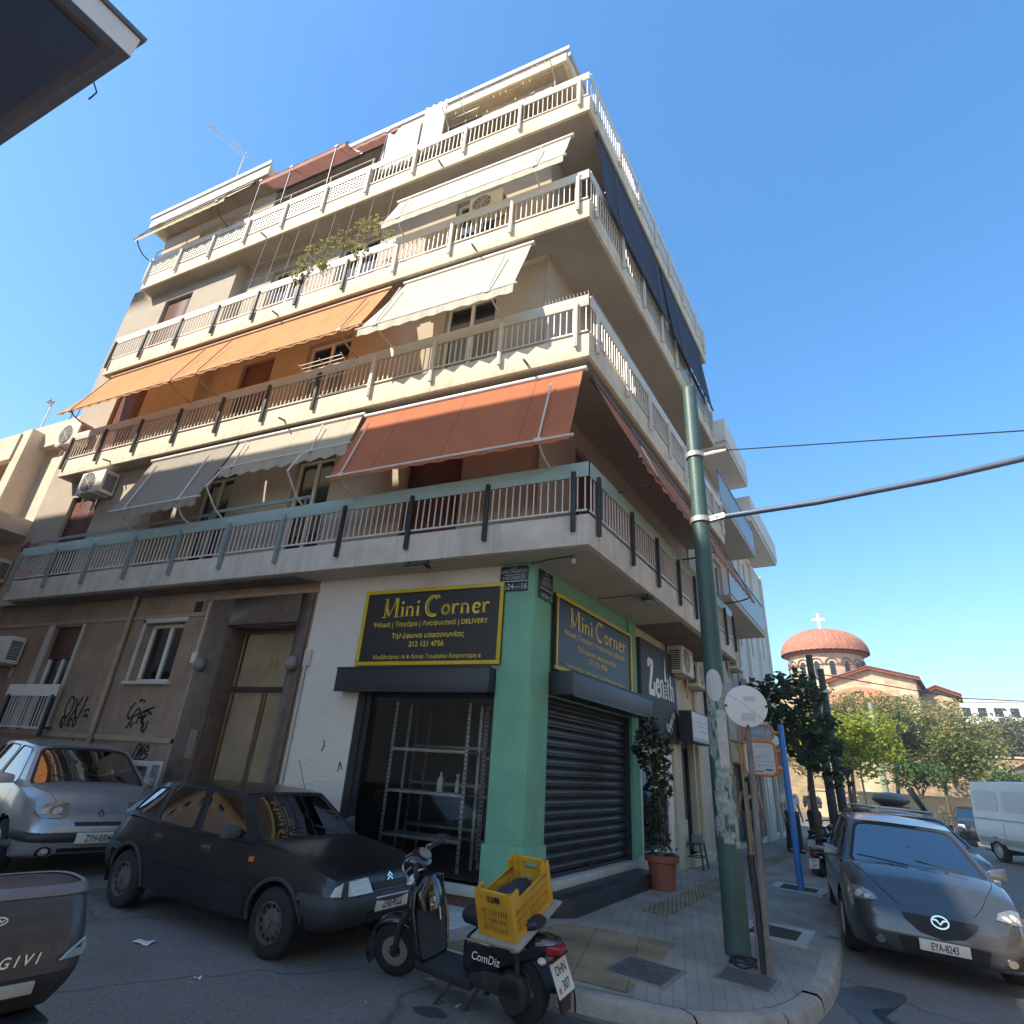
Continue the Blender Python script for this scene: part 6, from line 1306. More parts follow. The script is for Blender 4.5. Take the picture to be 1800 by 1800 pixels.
mb=MB(); mb.hexa([(-.8,.62,1.3),(-1.1,.62,1.3),(-1.1,.68,1.3),(-.8,.68,1.3),(-1.7,.55,2.1),(-2.1,.55,2.0),(-2.1,.61,2.0),(-1.7,.61,2.1)]); o=mb.build('surfboard', M('dark_green_board',(.03,.05,.035),.4,.1),None,bevel=.02); o.matrix_world=c3.matrix_basis.copy(); tag(o,'dark green board leaning up beside the grey roof box','board')
s4=dict(mzs); s4.update(paint=M('near_black_paint',(.02,.02,.022),.3,.08,2,coat=.6),glass=GLASS('blue_glass'))
c4,d4_=simplecar('parked_hatchback','small dark hatchback far down the avenue beside the white van',(10.6,32.5),math.radians(-100),s4)
# ---- the white van
pVan = M('white_van_paint',(.72,.72,.70),.4,.05,1.5,coat=.3,dirt=.12,dc=(.4,.38,.34))
vs = dict(paint=pVan,cat='van',W=1.0,WB=3.3,FO=.85,RO=1.0,R=.34,AR=.41,tw=.21,nose=[(.3,.05),(.5,0),(.8,.05),(1.0,.2),(1.2,.45)],tail=[(.3,.0),(2,.02)],
 tab=[(-4.3,.96,.42,1.30,1.32),(-3.0,.99,.40,1.30,1.32),(-1.0,1.0,.38,1.28,1.3),(-.2,.99,.38,1.26,1.3),(.2,.96,.38,1.16,1.24),(.55,.9,.38,1.0,1.1),(.85,.78,.4,.85,.9)],
 gh=[(.05,.93,1.24,-.85,.78,2.12),(-.35,.965,1.27,-.85,.80,2.16),(-1.35,.98,1.28,-1.35,.86,2.42),(-4.25,.96,1.30,-4.22,.84,2.44)],marg=[None,(.10,.08,.05,.12),None],open=(.05,-4.2),mirror=(-.2,.98,1.42),mirm=mBlk,rim='steel',rimm=M('white_wheel',(.45,.45,.43),.6,.2),crown=.06,wbulge=.16,wm=(.06,.06,.05,.06),rm=(.5,.5,.5,.5),arch_lip=None,rm_=None)
vs['rm']=None
cv,dv,_b = car('delivery_van','white high-roofed delivery van at the right edge of the photo',(10.3,17.4),math.radians(-72),vs)
for s in (1,-1):
    mb=MB(); dv.poly(mb,F(edgesub([(s*.55,.80),(s*.85,.84),(s*.88,1.08),(s*.72,1.05)],3)),(-1,0,0),.014); mb.build('headlight', mLamp, cv)
    mb=MB(); 
    for ln in ([(-1.4,.5),(-1.4,1.2)],[(-2.75,.5),(-2.75,1.2)],[(-.2,.5),(-.25,1.2)]): dv.line(mb,SD([(lerp(ln[0][0],ln[1][0],i/8),lerp(ln[0][1],ln[1][1],i/8)) for i in range(9)],s),(0,-s,0),.02,.004)
    mb.build('door_seam', M('seam_dark',(.12,.12,.12),.8), cv, recalc=False)
    mb=MB(); dv.poly(mb,SD(edgesub([(-4.2,.55),(.3,.55),(.3,.72),(-4.2,.72)],12),s),(0,-s,0),.02); mb.build('side_moulding', M('grey_moulding',(.42,.42,.4),.7), cv)
    mb=MB(); 
    for a,b in ((-2.6,-1.5),(-4.1,-2.85)): dv.poly(mb,SD(edgesub(rrect((a+b)/2,1.85,b-a,.62,.15),1),s),(0,-s,0),.012)
    mb.build('side_panel', M('van_panel',(.62,.63,.61),.45,.05), cv)
    mb=MB(); dv.poly(mb,SD(edgesub(rrect(-1.6,1.12,.22,.05,.3),1),s),(0,-s,0),.025); dv.poly(mb,SD(edgesub(rrect(-.95,1.1,.1,.16,.3),1),s),(0,-s,0),.012); mb.build('door_handle', mBlk, cv)
# ------------------------------------------------------------------ scooters
mGlossB = M('gloss_black',(.010,.010,.012),.16,.1,4,coat=.8,dirt=.2,dc=(.035,.034,.036),ds=3)
mMatB = M('scuffed_black',(.028,.029,.032),.65,.25,6,dirt=.35,dc=(.07,.068,.066))
mEng = M('engine_grey',(.05,.05,.052),.6,.35,14,metal=.4)
def loft(mb, secs, n=16, p=2.6, cap=True):
    """secs: (centre, side half width, up half height, up vector)"""
    rows=[]
    for i,(c,a,b,up) in enumerate(secs):
        c=Vector(c); up=Vector(up).normalized(); sd=Vector((0,1,0)); row=[]
        for j in range(n):
            t=2*PI*j/n; ct,st_=math.cos(t),math.sin(t); x=a*math.copysign(abs(ct)**(2/p),ct); y=b*math.copysign(abs(st_)**(2/p),st_); row.append(c+sd*x+up*y)
        rows.append(row)
    mb.grid(rows,True)
    if cap:
        for r in (rows[0],rows[-1]):
            k=len(mb.v); mb.add(r+[sum((Vector(q) for q in r),Vector())/n],[(j,(j+1)%n,n) for j in range(n)])
def scooter(label,pos,ang,lean=0,steer=0,body=None,shield=None,seatm=None,plate=None,group='scooters and motorcycles',WBs=1.24,txt=None,rack=True):
    x,y=pos; rot=gmat(x,y,ang).to_4x4()@Matrix.Rotation(lean,4,'X')
    t=thing('scooter',label,'scooter',(x,y,ground(x,y)),rot,group=group); body=body or mGlossB; shield=shield or mMatB; seatm=seatm or M('seat_black',(.018,.018,.02),.5,.15,8)
    R=.21
    # x forward, rear axle at 0
    def wh(xx,m4,name):
        mb=MB(m4); mb.lathe([(R*.58,-.045),(R*.8,-.055),(R*.95,-.04),(R,0),(R*.95,.04),(R*.8,.055),(R*.58,.045)],(xx,0,R),32,'y'); w=mb.build(name,mTyre,t,sharp=50)
        mb=MB(m4); mb.lathe([(R*.6,-.04),(R*.55,-.045),(R*.5,-.03),(R*.5,.03),(R*.55,.045),(R*.6,.04)],(xx,0,R),28,'y')
        for i in range(5): a=i*2*PI/5+.3; mb.bar((xx,0,R),(xx+R*.55*math.cos(a),0,R+R*.55*math.sin(a)),.05,.03,up=(0,1,0))
        mb.lathe([(.001,-.06),(.035,-.06),(.035,.06),(.001,.06)],(xx,0,R),12,'y'); mb.build('rim',M('dark_rim',(.06,.06,.065),.5,.2,metal=.4),w,recalc=False)
        mb=MB(m4); mb.lathe([(.05,.058),(.11,.058),(.11,.062),(.05,.062)],(xx,0,R),24,'y'); mb.build('brake_disc',M('brushed_steel'),w)
    wh(0,None,'wheel')
    SP=Vector((WBs-.26,0,.62)); ST=Matrix.Translation(SP)@Matrix.Rotation(steer,4,Vector((-.42,0,.9)).normalized())@Matrix.Translation(-SP)
    wh(WBs,ST,'wheel')
    mb=MB(ST)
    for s in (1,-1): mb.tube([(WBs,s*.075,R),(WBs-.06,s*.07,R+.2),(WBs-.12,s*.06,.50)],[.022,.026,.02],8)
    mb.build('fork',mEng,t)
    mb=MB(ST); rows=[]
    for i in range(13):
        a=math.radians(-25+165*i/12); rows.append([(WBs+(R+.035)*math.cos(a),.075*math.sin(math.radians(-90+180*j/8)),R+(R+.035-.02*(1-math.cos(math.radians(-90+180*j/8))))*math.sin(a)) for j in range(9)])
    mb.grid(rows); mb.build('front_fender',body,t,solid=.006)
    # leg shield: broad curved apron
    mb=MB(); rows=[]
    for z,hw,xf in ((.20,.13,WBs-.24),(.28,.19,WBs-.22),(.42,.205,WBs-.20),(.56,.20,WBs-.165),(.68,.17,WBs-.155),(.76,.12,WBs-.19)):
        rows.append([(xf-.16*(j/8-1)**2*1.0,hw*(j/8-1),z) for j in range(17)])
    mb.grid(rows); mb.build('leg_shield',body,t,solid=.02)
    mb=MB(); loft(mb,[((WBs-.36,0,.24),.15,.05,(1,0,.1)),((WBs-.335,0,.36),.165,.05,(1,0,.1)),((WBs-.32,0,.50),.165,.055,(1,0,.1)),((WBs-.31,0,.60),.13,.05,(1,0,.1))],14,4); mb.build('inner_apron',shield,t)
    mb=MB(); loft(mb,[((WBs-.33,0,.56),.14,.07,(1,0,.2)),((WBs-.30,0,.64),.155,.085,(1,0,.2)),((WBs-.28,0,.72),.13,.08,(1,0,.2)),((WBs-.27,0,.78),.07,.06,(1,0,.2))],16,2.6); kb=mb.build('glove_box',body,t)
    mb=MB(); mb.lathe([(.001,.0),(.03,.0),(.034,-.012)],(0,0,0),16,'x'); o=mb.build('ignition_lock',mChr,kb); o.location=(WBs-.415,.09,.63)
    mb=MB(); mb.bar((WBs-.40,-.04,.46),(WBs-.385,-.04,.55),.014,.02); mb.build('bag_hook',mChr,t)
    # floor, tunnel, under-seat body, tail
    mb=MB(); mb.hexa([(.36,-.16,.15),(WBs-.30,-.13,.15),(WBs-.30,.13,.15),(.36,.16,.15),(.36,-.165,.215),(WBs-.30,-.15,.215),(WBs-.30,.15,.215),(.36,.165,.215)]); mb.build('floorboard',shield,t,bevel=.018)
    mb=MB(); loft(mb,[((.46,0,.34),.125,.13,(0,0,1)),((.40,0,.36),.15,.155,(0,0,1)),((.2,0,.41),.155,.13,(0,0,1)),((.0,0,.46),.13,.10,(0,0,1)),((-.2,0,.51),.09,.065,(0,0,1)),((-.30,0,.535),.05,.035,(0,0,1))],18,3); bd=mb.build('body_cover',body,t)
    mb=MB()
    for s in (1,-1): mb.tube([(.44,s*.135,.46),(.2,s*.155,.47),(-.1,s*.115,.50)],.008,6)
    mb.build('side_strip',mChr if txt else mMatB,bd)
    if txt:
        mb=MB(); 
        for s in (1,-1): text(mb,(Vector((.22,s*.158,.36)),Vector((-s,0,0)),Vector((0,0,1)),Vector((0,s,0))),txt,.075,lift=.003,shear=.25,bold=.01)
        mb.build('lettering',M('sign_white'),bd,recalc=False)
    mb=MB(); loft(mb,[((.53,0,.575),.06,.035,(0,0,1)),((.47,0,.59),.115,.06,(0,0,1)),((.3,0,.595),.135,.07,(0,0,1)),((.1,0,.60),.13,.065,(0,0,1)),((-.08,0,.625),.11,.05,(0,0,1)),((-.16,0,.635),.07,.03,(0,0,1))],18,2.8); mb.build('seat',seatm,t)
    # handlebar unit
    mb=MB(ST); loft(mb,[((WBs-.11,0,.80),.06,.05,(.5,0,.85)),((WBs-.15,0,.86),.105,.075,(.5,0,.85)),((WBs-.21,0,.90),.12,.07,(.5,0,.85)),((WBs-.28,0,.90),.10,.05,(.5,0,.85)),((WBs-.31,0,.89),.05,.03,(.5,0,.85))],16,2.6); hb=mb.build('handlebar_cowl',body,t)
    mb=MB(ST); mb.ell((WBs-.115,0,.84),.035,.085,.05,16,8); mb.build('headlight',mLamp,hb)
    mb=MB(ST); mb.T=ST@Matrix.Translation((WBs-.275,0,.935))@Matrix.Rotation(math.radians(-35),4,'Y'); mb.lathe([(.055,0),(.058,.014),(.048,.014),(.046,.006),(.001,.006)],(0,0,0),20); mb.build('speedometer',M('dial_grey',(.22,.22,.21),.3,.4,40),hb)
    for s in (1,-1): mb=MB(ST); mb.tube([(WBs-.24,s*.09,.90),(WBs-.27,s*.2,.915),(WBs-.33,s*.33,.91)],[.016,.018,.021],10); mb.build('grip',mBlk,t)
    for s in (1,-1):
        mb=MB(ST); mb.tube([(WBs-.22,s*.17,.905),(WBs-.20,s*.24,.90),(WBs-.27,s*.34,.89)],.007,6); mb.build('brake_lever',M('brushed_steel'),t)
    # engine, exhaust, stands, shocks
    mb=MB(); mb.box(-.06,.40,.05,.13,.17,.30); mb.lathe([(.001,.05),(.12,.05),(.13,.09),(.12,.13),(.001,.13)],(.02,0,.21),20,'y'); mb.box(.2,.45,-.09,.05,.15,.29); mb.lathe([(.001,-.12),(.08,-.12),(.09,-.1),(.09,-.07)],(.3,0,.21),16,'y'); mb.build('engine',mEng,t,bevel=.015)
    mb=MB(); mb.tube([(.3,-.1,.16),(.12,-.13,.15)],.018,8); mb.tube([(.14,-.14,.17),(-.28,-.16,.24)],[.05,.062],14); mb.build('exhaust',M('exhaust_black',(.02,.02,.02),.5,.3),t)
    for s in (1,-1): mb=MB(); mb.tube([(-.02,s*.11,.22),(-.03,s*.12,.46)],.02,8); mb.build('shock',mEng,t)
    mb=MB(); 
    for s in (1,-1): mb.tube([(.34,s*.09,.15),(.42,s*.15,.02),(.46,s*.16,.012)],.013,7)
    mb.tube([(.55,.13,.17),(.66,.24,.01),(.69,.25,.006)],.011,7); mb.build('stand',mEng,t)
    mb=MB(); rows=[]
    for i in range(10):
        a=math.radians(75+95*i/9); rows.append([((R+.04)*math.cos(a),.07*math.sin(math.radians(-90+180*j/6)),R+(R+.04-.015*(1-math.cos(math.radians(-90+180*j/6))))*math.sin(a)) for j in range(7)])
    mb.grid(rows); mb.build('rear_fender',mMatB,t,solid=.006)
    mb=MB(); loft(mb,[((-.24,0,.50),.08,.04,(0,0,1)),((-.30,0,.505),.075,.035,(0,0,1)),((-.335,0,.51),.05,.022,(0,0,1))],14,3); mb.build('tail_light',mRedL,t)
    for s in (1,-1):
        mb=MB(); mb.ell((-.24,s*.13,.46),.035,.03,.022,10,6); mb.build('rear_indicator',M('clear_lens'),t)
    mb=MB(); mb.hexa([(-.29,-.105,.44),(-.285,-.105,.44),(-.285,.105,.44),(-.29,.105,.44),(-.235-.13,-.105,.26),(-.36,-.105,.26),(-.36,.105,.26),(-.365,.105,.26)]); pm=mb.build('number_plate',mPlate,t)
    if plate:
        up=Vector((.075,0,.18)).normalized(); nn=Vector((-.18,0,.075)).normalized(); c=Vector((-.3265,0,.35)); mb=MB()
        text(mb,(c+up*.02,Vector((0,-1,0)),up,nn),plate[0],.078,bold=.012,lift=.003,sx=.8); text(mb,(c-up*.07-Vector((0,.02,0)),Vector((0,-1,0)),up,nn),plate[1],.078,bold=.012,lift=.003,sx=.8); mb.build('lettering',mInk,pm,recalc=False)
        mb=MB(); pl=(c-up*.06+Vector((0,.07,0)),Vector((0,-1,0)),up,nn); stroke(mb,pl,arc(0,0,.008,.01,0,360,10),.018,.003); mb.build('sticker',M('orange_sticker',(.6,.15,.05),.6),pm,recalc=False)
    mb=MB(); mb.box(-.31,-.285,-.12,.12,.455,.465); mb.hexa([(-.36,-.05,.16),(-.33,-.05,.16),(-.33,.05,.16),(-.36,.05,.16),(-.345,-.08,.26),(-.325,-.08,.26),(-.325,.08,.26),(-.345,.08,.26)]); mb.build('mudflap',M('maroon_flap',(.05,.014,.016),.6),t)
    return t
lean=math.radians(-9)
sc=scooter('black step-through scooter with a yellow crate on its rear board by the corner kerb',(.03,-1.70),math.atan2(.184,-.983),math.radians(-8),math.radians(24),plate=('OHN','307'),txt='ComDiz')
MS=sc.matrix_basis.copy(); Tk=Matrix.Translation((.06,-.02,.605))@Matrix.Rotation(math.radians(-13),4,'X')
mb=MB(Tk); mb.box(-.21,.21,-.31,.31,.0,.018)
for xx in (-.15,.15): mb.box(xx-.02,xx+.02,-.3,.3,-.02,.0)
o=mb.build('rack_board',M('weathered_wood',(.33,.30,.26),.85,.25,9,dirt=.4),sc,bevel=.003)
mYc=M('crate_yellow',(.60,.33,.025),.5,.12,5,dirt=.45,dc=(.25,.13,.03),ds=3)
def crate(Tm,w,l,h,label):
    t=thing('plastic_crate',label,'crate',(0,0,0)); t.matrix_world=Tm
    hw,hl=w/2,l/2
    def side(P,R,L_,n_,hx,long):
        """one wall: frame and lattice; P centre bottom, R along, n_ outwards"""
        mb=MB(); U=Vector((0,0,1))
        def bx(a0,a1,z0,z1,t0=-.008,t1=.0): mb.hexa([P+R*a+U*z+n_*q for z in (z0,z1) for a,q in ((a0,t0),(a1,t0),(a1,t1),(a0,t1))])
        e=L_/2; bx(-e,e,0,.035,-.014,.004); bx(-e,-e+.045,.035,h,-.012,.004); bx(e-.045,e,.035,h,-.012,.004)
        top=h*.60; bx(-e+.045,e-.045,top,top+.05); 
        if long:
            bx(-e+.045,e-.045,top+.05,h*.8); bx(-e,-e+.10,h*.8,h,-.01,.003); bx(e-.10,e,h*.8,h,-.01,.003)
        else:
            bx(-e+.045,-.055,top+.05,h-.03); bx(.055,e-.045,top+.05,h-.03); bx(-.055,.055,top+.05,h*.74); bx(-.055,.055,h*.9,h-.03); bx(-e,e,h-.03,h,-.016,.006)
        k=3; zz=[.035+(top-.035)*i/k for i in range(k+1)]
        for i in range(1,k): bx(-e+.045,e-.045,zz[i]-.008,zz[i]+.008)
        nb=int((L_-.09)/.022)
        for i in range(nb+1):
            a=-e+.045+(L_-.09)*i/nb; wv=.008 if i%4==0 else .0045
            bx(a-wv,a+wv,.035,top)
        return mb
    for P,R,L_,n_,lg in ((Vector((hw,0,0)),Vector((0,1,0)),l,Vector((1,0,0)),True),(Vector((-hw,0,0)),Vector((0,1,0)),l,Vector((-1,0,0)),True),(Vector((0,hl,0)),Vector((1,0,0)),w,Vector((0,1,0)),False),(Vector((0,-hl,0)),Vector((1,0,0)),w,Vector((0,-1,0)),False)):
        side(P,R,L_,n_,0,lg).build('side_wall',mYc,t)
    mb=MB(); mb.box(-hw+.005,hw-.005,-hl+.005,hl-.005,.004,.014)
    for sx in (-1,1):
        for sy in (-1,1): mb.box(sx*hw-.02+(-sx)*.012,sx*hw+.02+(-sx)*.012,sy*hl-.02+(-sy)*.012,sy*hl+.02+(-sy)*.012,0,h)
    mb.build('base_and_corners',mYc,t,bevel=.006); return t
ck=crate(MS@Tk@Matrix.Translation((.0,-.0,.02)),.31,.52,.31,'yellow plastic harvest crate sitting on the scooter rear board')
mb=MB(); mb.ell((.0,.05,.2),.12,.13,.06,16,8); mb.ell((.03,-.12,.17),.09,.1,.05,14,7); o=mb.build('shoulder_bag',M('bag_navy',(.02,.022,.03),.7,.2,12),None); o.matrix_world=MS@Tk; tag(o,'dark soft bag lying inside the yellow crate','bag')
# scooters further along the pavement
scooter('dark scooter with a grey seat parked on the pavement beyond the blue pole',(2.5,8.7),math.radians(62),math.radians(-8),math.radians(25),seatm=M('seat_grey',(.3,.29,.28),.6,.1),plate=('ZX','437'))
scooter('dark maroon scooter parked behind the grey-seated one',(2.75,11.6),math.radians(70),math.radians(-8),math.radians(20),body=M('maroon_body',(.04,.012,.014),.3,.1,coat=.5))
scooter('black scooter parked furthest along the pavement near the tram poles',(2.6,14.2),math.radians(75),math.radians(-8),0)
# ------------------------------------------------------------------ motorcycle with top case, bottom left
bx,by=-.706,-4.975
HD=Vector((-.80,-.25,0)).normalized(); mo_ang=-3.354
mt=thing('motorcycle','motorcycle at the bottom left corner of which mainly the black top case shows','motorcycle',(bx,by,ground(bx,by)),gmat(bx,by,mo_ang),group='scooters and motorcycles')
def wh2(xx):
    mb=MB(); mb.lathe([(.2,-.06),(.28,-.07),(.31,0),(.28,.07),(.2,.06)],(xx,0,.31),32,'y'); w=mb.build('wheel',mTyre,mt); mb=MB(); mb.lathe([(.2,-.03),(.17,0),(.2,.03)],(xx,0,.31),28,'y')
    for i in range(6): a=i*PI/3; mb.bar((xx,0,.31),(xx+.19*math.cos(a),0,.31+.19*math.sin(a)),.03,.02,up=(0,1,0))
    mb.build('rim',M('dark_rim'),w,recalc=False)
wh2(.35); wh2(1.72)
mb=MB(); loft(mb,[((.0,0,.72),.06,.04,(0,0,1)),((.35,0,.72),.12,.06,(0,0,1)),((.8,0,.76),.16,.12,(0,0,1)),((1.15,0,.86),.15,.15,(0,0,1)),((1.4,0,.88),.08,.1,(0,0,1))],16,2.6); mb.build('body',mGlossB,mt)
mb=MB(); loft(mb,[((.1,0,.80),.1,.03,(0,0,1)),((.4,0,.80),.15,.045,(0,0,1)),((.85,0,.84),.13,.04,(0,0,1))],14,2.8); mb.build('seat',M('seat_black'),mt)
mb=MB(); mb.box(.55,1.2,-.15,.15,.3,.62); mb.tube([(.5,-.18,.4),(-.05,-.2,.5)],.055,12); mb.build('engine',mEng,mt,bevel=.03)
mb=MB()
for s in (1,-1): mb.tube([(1.72,s*.09,.31),(1.5,s*.08,.95),(1.45,s*.1,1.05),(1.35,s*.36,1.06)],.022,8); mb.tube([(.35,s*.11,.31),(.75,s*.12,.42)],.025,8)
mb.tube([(.75,.12,.42),(.5,.1,.25),(.62,.24,.012)],.014,6); mb.tube([(1.35,-.36,1.06),(1.4,0,1.06),(1.35,.36,1.06)],.018,6); mb.build('frame',mEng,mt)
mb=MB()
for s in (1,-1): mb.tube([(.35,s*.1,.78),(-.25,s*.1,.78)],.014,6)
mb.box(-.3,.1,-.14,.14,.775,.79); mb.build('rack',mBlk,mt)
# the case: x towards the rear of the bike is -x
mCase=M('case_graphite',(.035,.037,.045),.42,.12,3,coat=.25,dirt=.25,dc=(.08,.08,.085),ds=2)
def caserow(z,k,dx=0): # plan outline at height z
    o=[]
    for i in range(28):
        a=2*PI*i/28; ca,sa=math.cos(a),math.sin(a); o.append((-.12+dx+.215*k*math.copysign(abs(ca)**.55,ca),.30*k*math.copysign(abs(sa)**.5,sa),z))
    return o
TC=Matrix.Translation((0,0,.8))@Matrix.Scale(.76,4)@Matrix.Translation((0,0,-.8))
mb=MB(TC); mb.grid([caserow(.80,.55),caserow(.81,.78),caserow(.87,.93),caserow(.92,1.0),caserow(.935,1.0)],True); mb.add(caserow(.80,.55),[tuple(range(28))]); tc_=mb.build('top_case',mBlk,mt)
mb=MB(TC); mb.grid([caserow(.938,1.01),caserow(1.0,1.0),caserow(1.10,.95,.01),caserow(1.20,.87,.02),caserow(1.25,.78,.03),caserow(1.262,.5,.03),caserow(1.265,.02,.03)],True); mb.build('lid',mCase,tc_,sharp=45)
mb=MB(TC); r=[caserow(1.222,.87,.025),caserow(1.245,.85,.025),caserow(1.262,.80,.028),caserow(1.258,.75,.03)]; mb.grid(r,True); mb.build('lid_rim',M('rim_grey_plastic',(.16,.16,.18),.45,.15,6,dirt=.3),tc_)
for s in (1,-1):
    q=[(-.345,.165,.985),(-.31,.255,.985),(-.24,.295,.99),(-.22,.295,1.015),(-.29,.262,1.045),(-.325,.20,1.01)]
    mb=MB(TC); mb.plate([(x,s*y,z) for x,y,z in q],(-.55,s*.83,.05),.012); mb.build('reflector',M('pale_lens',(.30,.36,.38),.15,.2,10,coat=.6),tc_)
mb=MB(TC); text(mb,(Vector((-.338,-.02,.985)),Vector((0,-1,0)),Vector((.1,0,1)),Vector((-1,0,.1))),'G I V I',.055,bold=.014,lift=.004,sx=1.0,shear=.2); mb.build('lettering',M('sign_white'),tc_,recalc=False)
mb=MB(TC); mb.box(-.355,-.335,-.10,.10,.88,.925); mb.build('latch_plate',M('latch_grey',(.33,.33,.31),.5,.1),tc_,bevel=.004)
mb=MB(TC); pl=(Vector((-.30,.10,1.15)),Vector((0,-1,0)),Vector((.25,0,.97)),Vector((-.97,0,.25))); stroke(mb,pl,arc(0,0,.03,.014,0,360,20),.005,.012); stroke(mb,pl,spline([(-.02,-.004),(0,.006),(.01,-.004),(.02,.005)],4),.004,.012); mb.build('oval_badge',M('sign_white'),tc_,recalc=False)
# ------------------------------------------------------------------ street furniture
mPole=M('tram_pole_green',(.04,.088,.08),.5,.2,3,dirt=.22,dc=(.13,.17,.15),ds=2.2,bump=.15,bs=30)
px_,py_=1.306,.85; pz=ground(px_,py_)+.12
t=thing('tram_pole','thick green trolleybus pole with torn posters standing at the kerb corner','utility pole',(px_,py_,pz))
mb=MB(); mb.lathe([(.0,-.05),(.127,-.05),(.122,1.0),(.109,4.0),(.096,6.88),(.085,6.92),(.0,6.925)],(0,0,0),28); mb.build('shaft',mPole,t)
mPap=M('torn_poster',(.5,.5,.48),.9,.35,18,dirt=.6,dc=(.12,.16,.15),ds=9)
mb=MB(); rnd=random.Random(3)
for i in range(60):
    z=.75+1.7*rnd.random()**.8; a=-1.55+rnd.uniform(-1.0,1.1); w=rnd.uniform(.05,.22); h=rnd.uniform(.05,.28); r=.1285-.0055*z+.0015*rnd.random(); rows=[]
    n=6
    for j in range(n+1): aa=a+(j/n-.5)*w/r*.5; rows.append([(r*math.cos(aa),r*math.sin(aa),z+rnd.uniform(-.02,.02)),(r*math.cos(aa),r*math.sin(aa),z+h+rnd.uniform(-.03,.03))])
    mb.grid(rows)
mb.build('poster_scraps',M('poster_scraps',(.28,.32,.31),.9,.5,22,dirt=.7,dc=(.07,.12,.10),ds=12),t,recalc=False)
def wrapq(a0,a1,z0,z1,rr,m,name,jag=0):
    mb=MB(); rows=[]; n=14
    for j in range(n+1):
        a=lerp(a0,a1,j/n); k=math.sqrt(max(0,1-(2*j/n-1)**2)) if jag==2 else 1
        zc=(z0+z1)/2; rows.append([(rr*math.cos(a),rr*math.sin(a),(zc-(z1-z0)/2*k) + (rnd.uniform(-.03,.03) if jag==1 else 0)),(rr*math.cos(a),rr*math.sin(a),zc+(z1-z0)/2*k+(rnd.uniform(-.02,.02) if jag==1 else 0))])
    mb.grid(rows); mb.build(name,m,t,recalc=False)
wrapq(-1.6,-.65,1.72,2.32,.1225,mPap,'poster',1)
wrapq(-2.45,-.75,2.42,2.78,.1205,M('label_grey',(.5,.51,.51),.7,.1),'round_sticker',2)
for z,r in ((4.75,.108),(5.75,.103)): mb=MB(); mb.lathe([(r,-.035),(r+.02,-.035),(r+.02,.035),(r,.035)],(0,0,z),24); mb.build('band',mGal,t)
mb=MB()
mb.bar((.1,0,4.75),(.32,-.05,4.77),.07,.07); mb.build('clamp',mGal,t)
mArmP=M('catenary_arm',(.10,.13,.2),.45,.2,4,metal=.3)
mb=MB(); mb.tube([(.2,-.03,4.76),(1.4,-.20,4.75),(2.6,-.38,4.80),(3.5,-.52,4.88),(6.5,-.95,5.2)],.035,10); mb.build('bracket_arm',mArmP,t)
mb=MB(); mb.tube([(.12,0,5.75),(.22,-.02,5.75)],.03,8); mb.tube([(.22,-.02,5.75),(.42,-.05,5.75)],[.035,.02],8); mb.build('insulator',mPl,t)
mb=MB(); mb.tube([(.4,-.05,5.75),(3.45,-.51,5.18),(8,-1.2,4.35)],.008,5); mb.build('stay_wire',mDark,t)
# round sign seen from behind, with its pole, ring, sapling stake
sx_,sy_=1.60,.36; sz_=ground(sx_,sy_)+.12
t=thing('traffic_sign','round white sign back on a weathered grey pole beside the thick green pole','traffic sign',(sx_,sy_,sz_))
top=Vector((.045,.0,2.62))
mb=MB(); mb.tube([(0,0,-.05),(.03,.0,1.4),top],.03,10); mb.tube([(-.075,.02,0),(-.065,.02,.9)],.026,10); mb.build('pole',M('weathered_pole',(.17,.155,.14),.7,.3,7,dirt=.4,dc=(.09,.06,.05)),t)
fcd=Vector((.12,-.99,0)).normalized(); T=Matrix.Translation(Vector((.045,-.045,2.335)))@fcd.to_track_quat('Z','Y').to_matrix().to_4x4()
mb=MB(T); mb.lathe([(.001,-.002),(.205,-.002),(.212,.0),(.212,.012),(.205,.014),(.001,.014)],(0,0,0),48); dsk=mb.build('disc',M('sign_back',(.60,.60,.61),.5,.05,3,dirt=.2,dc=(.45,.44,.44)),t)
for q_ in ((-.02,.10,.05,.10),(-.06,.08,-.15,-.07)): mb=MB(T); mb.box(*q_,.0142,.0155); mb.build('sticker_residue',M('tape_grey',(.47,.46,.46),.8,.12,12),dsk)
mb=MB(T); P3=T.to_3x3(); stroke(mb,(Vector((0,0,.0145)),Vector((1,0,0)),Vector((0,1,0)),Vector((0,0,1))),[(-.16,.11),(-.02,.02),(.15,-.13)],.003,.001); mb.build('scratch',mBlk,dsk,recalc=False)
mb=MB(T); 
for a in (0,PI,-PI/2): mb.box(.2*math.cos(a)-.012,.2*math.cos(a)+.012,.2*math.sin(a)-.012,.2*math.sin(a)+.012,.01,.02)
mb.build('bolt',mBlk,dsk)
mb=MB(); mb.tube([(-.05,.02,.02),(-.05,.02,.45),(-.06,.02,.95)],.036,10); mb.build('black_sleeve',mBlk,t)
mb=MB(); pts=[(-.28+.13*math.cos(a*PI/12),.18+.13*math.sin(a*PI/12),.03+.012*math.sin(a)) for a in range(25)]; mb.tube(pts,.014,6); mb.tube([(-.28+.125*math.cos(a*PI/12),.18+.125*math.sin(a*PI/12),.055) for a in range(25)],.012,6); o=mb.build('hose_ring',mBlk); o.location=(sx_+.06,sy_+.02,sz_); tag(o,'black coiled band lying on the pavement at the foot of the sign pole','hose')
t=thing('tree_stake','thin pale sapling stem with a stake in the tree pit behind the round sign','sapling',(1.42,2.45,ground(1.42,2.45)+.12))
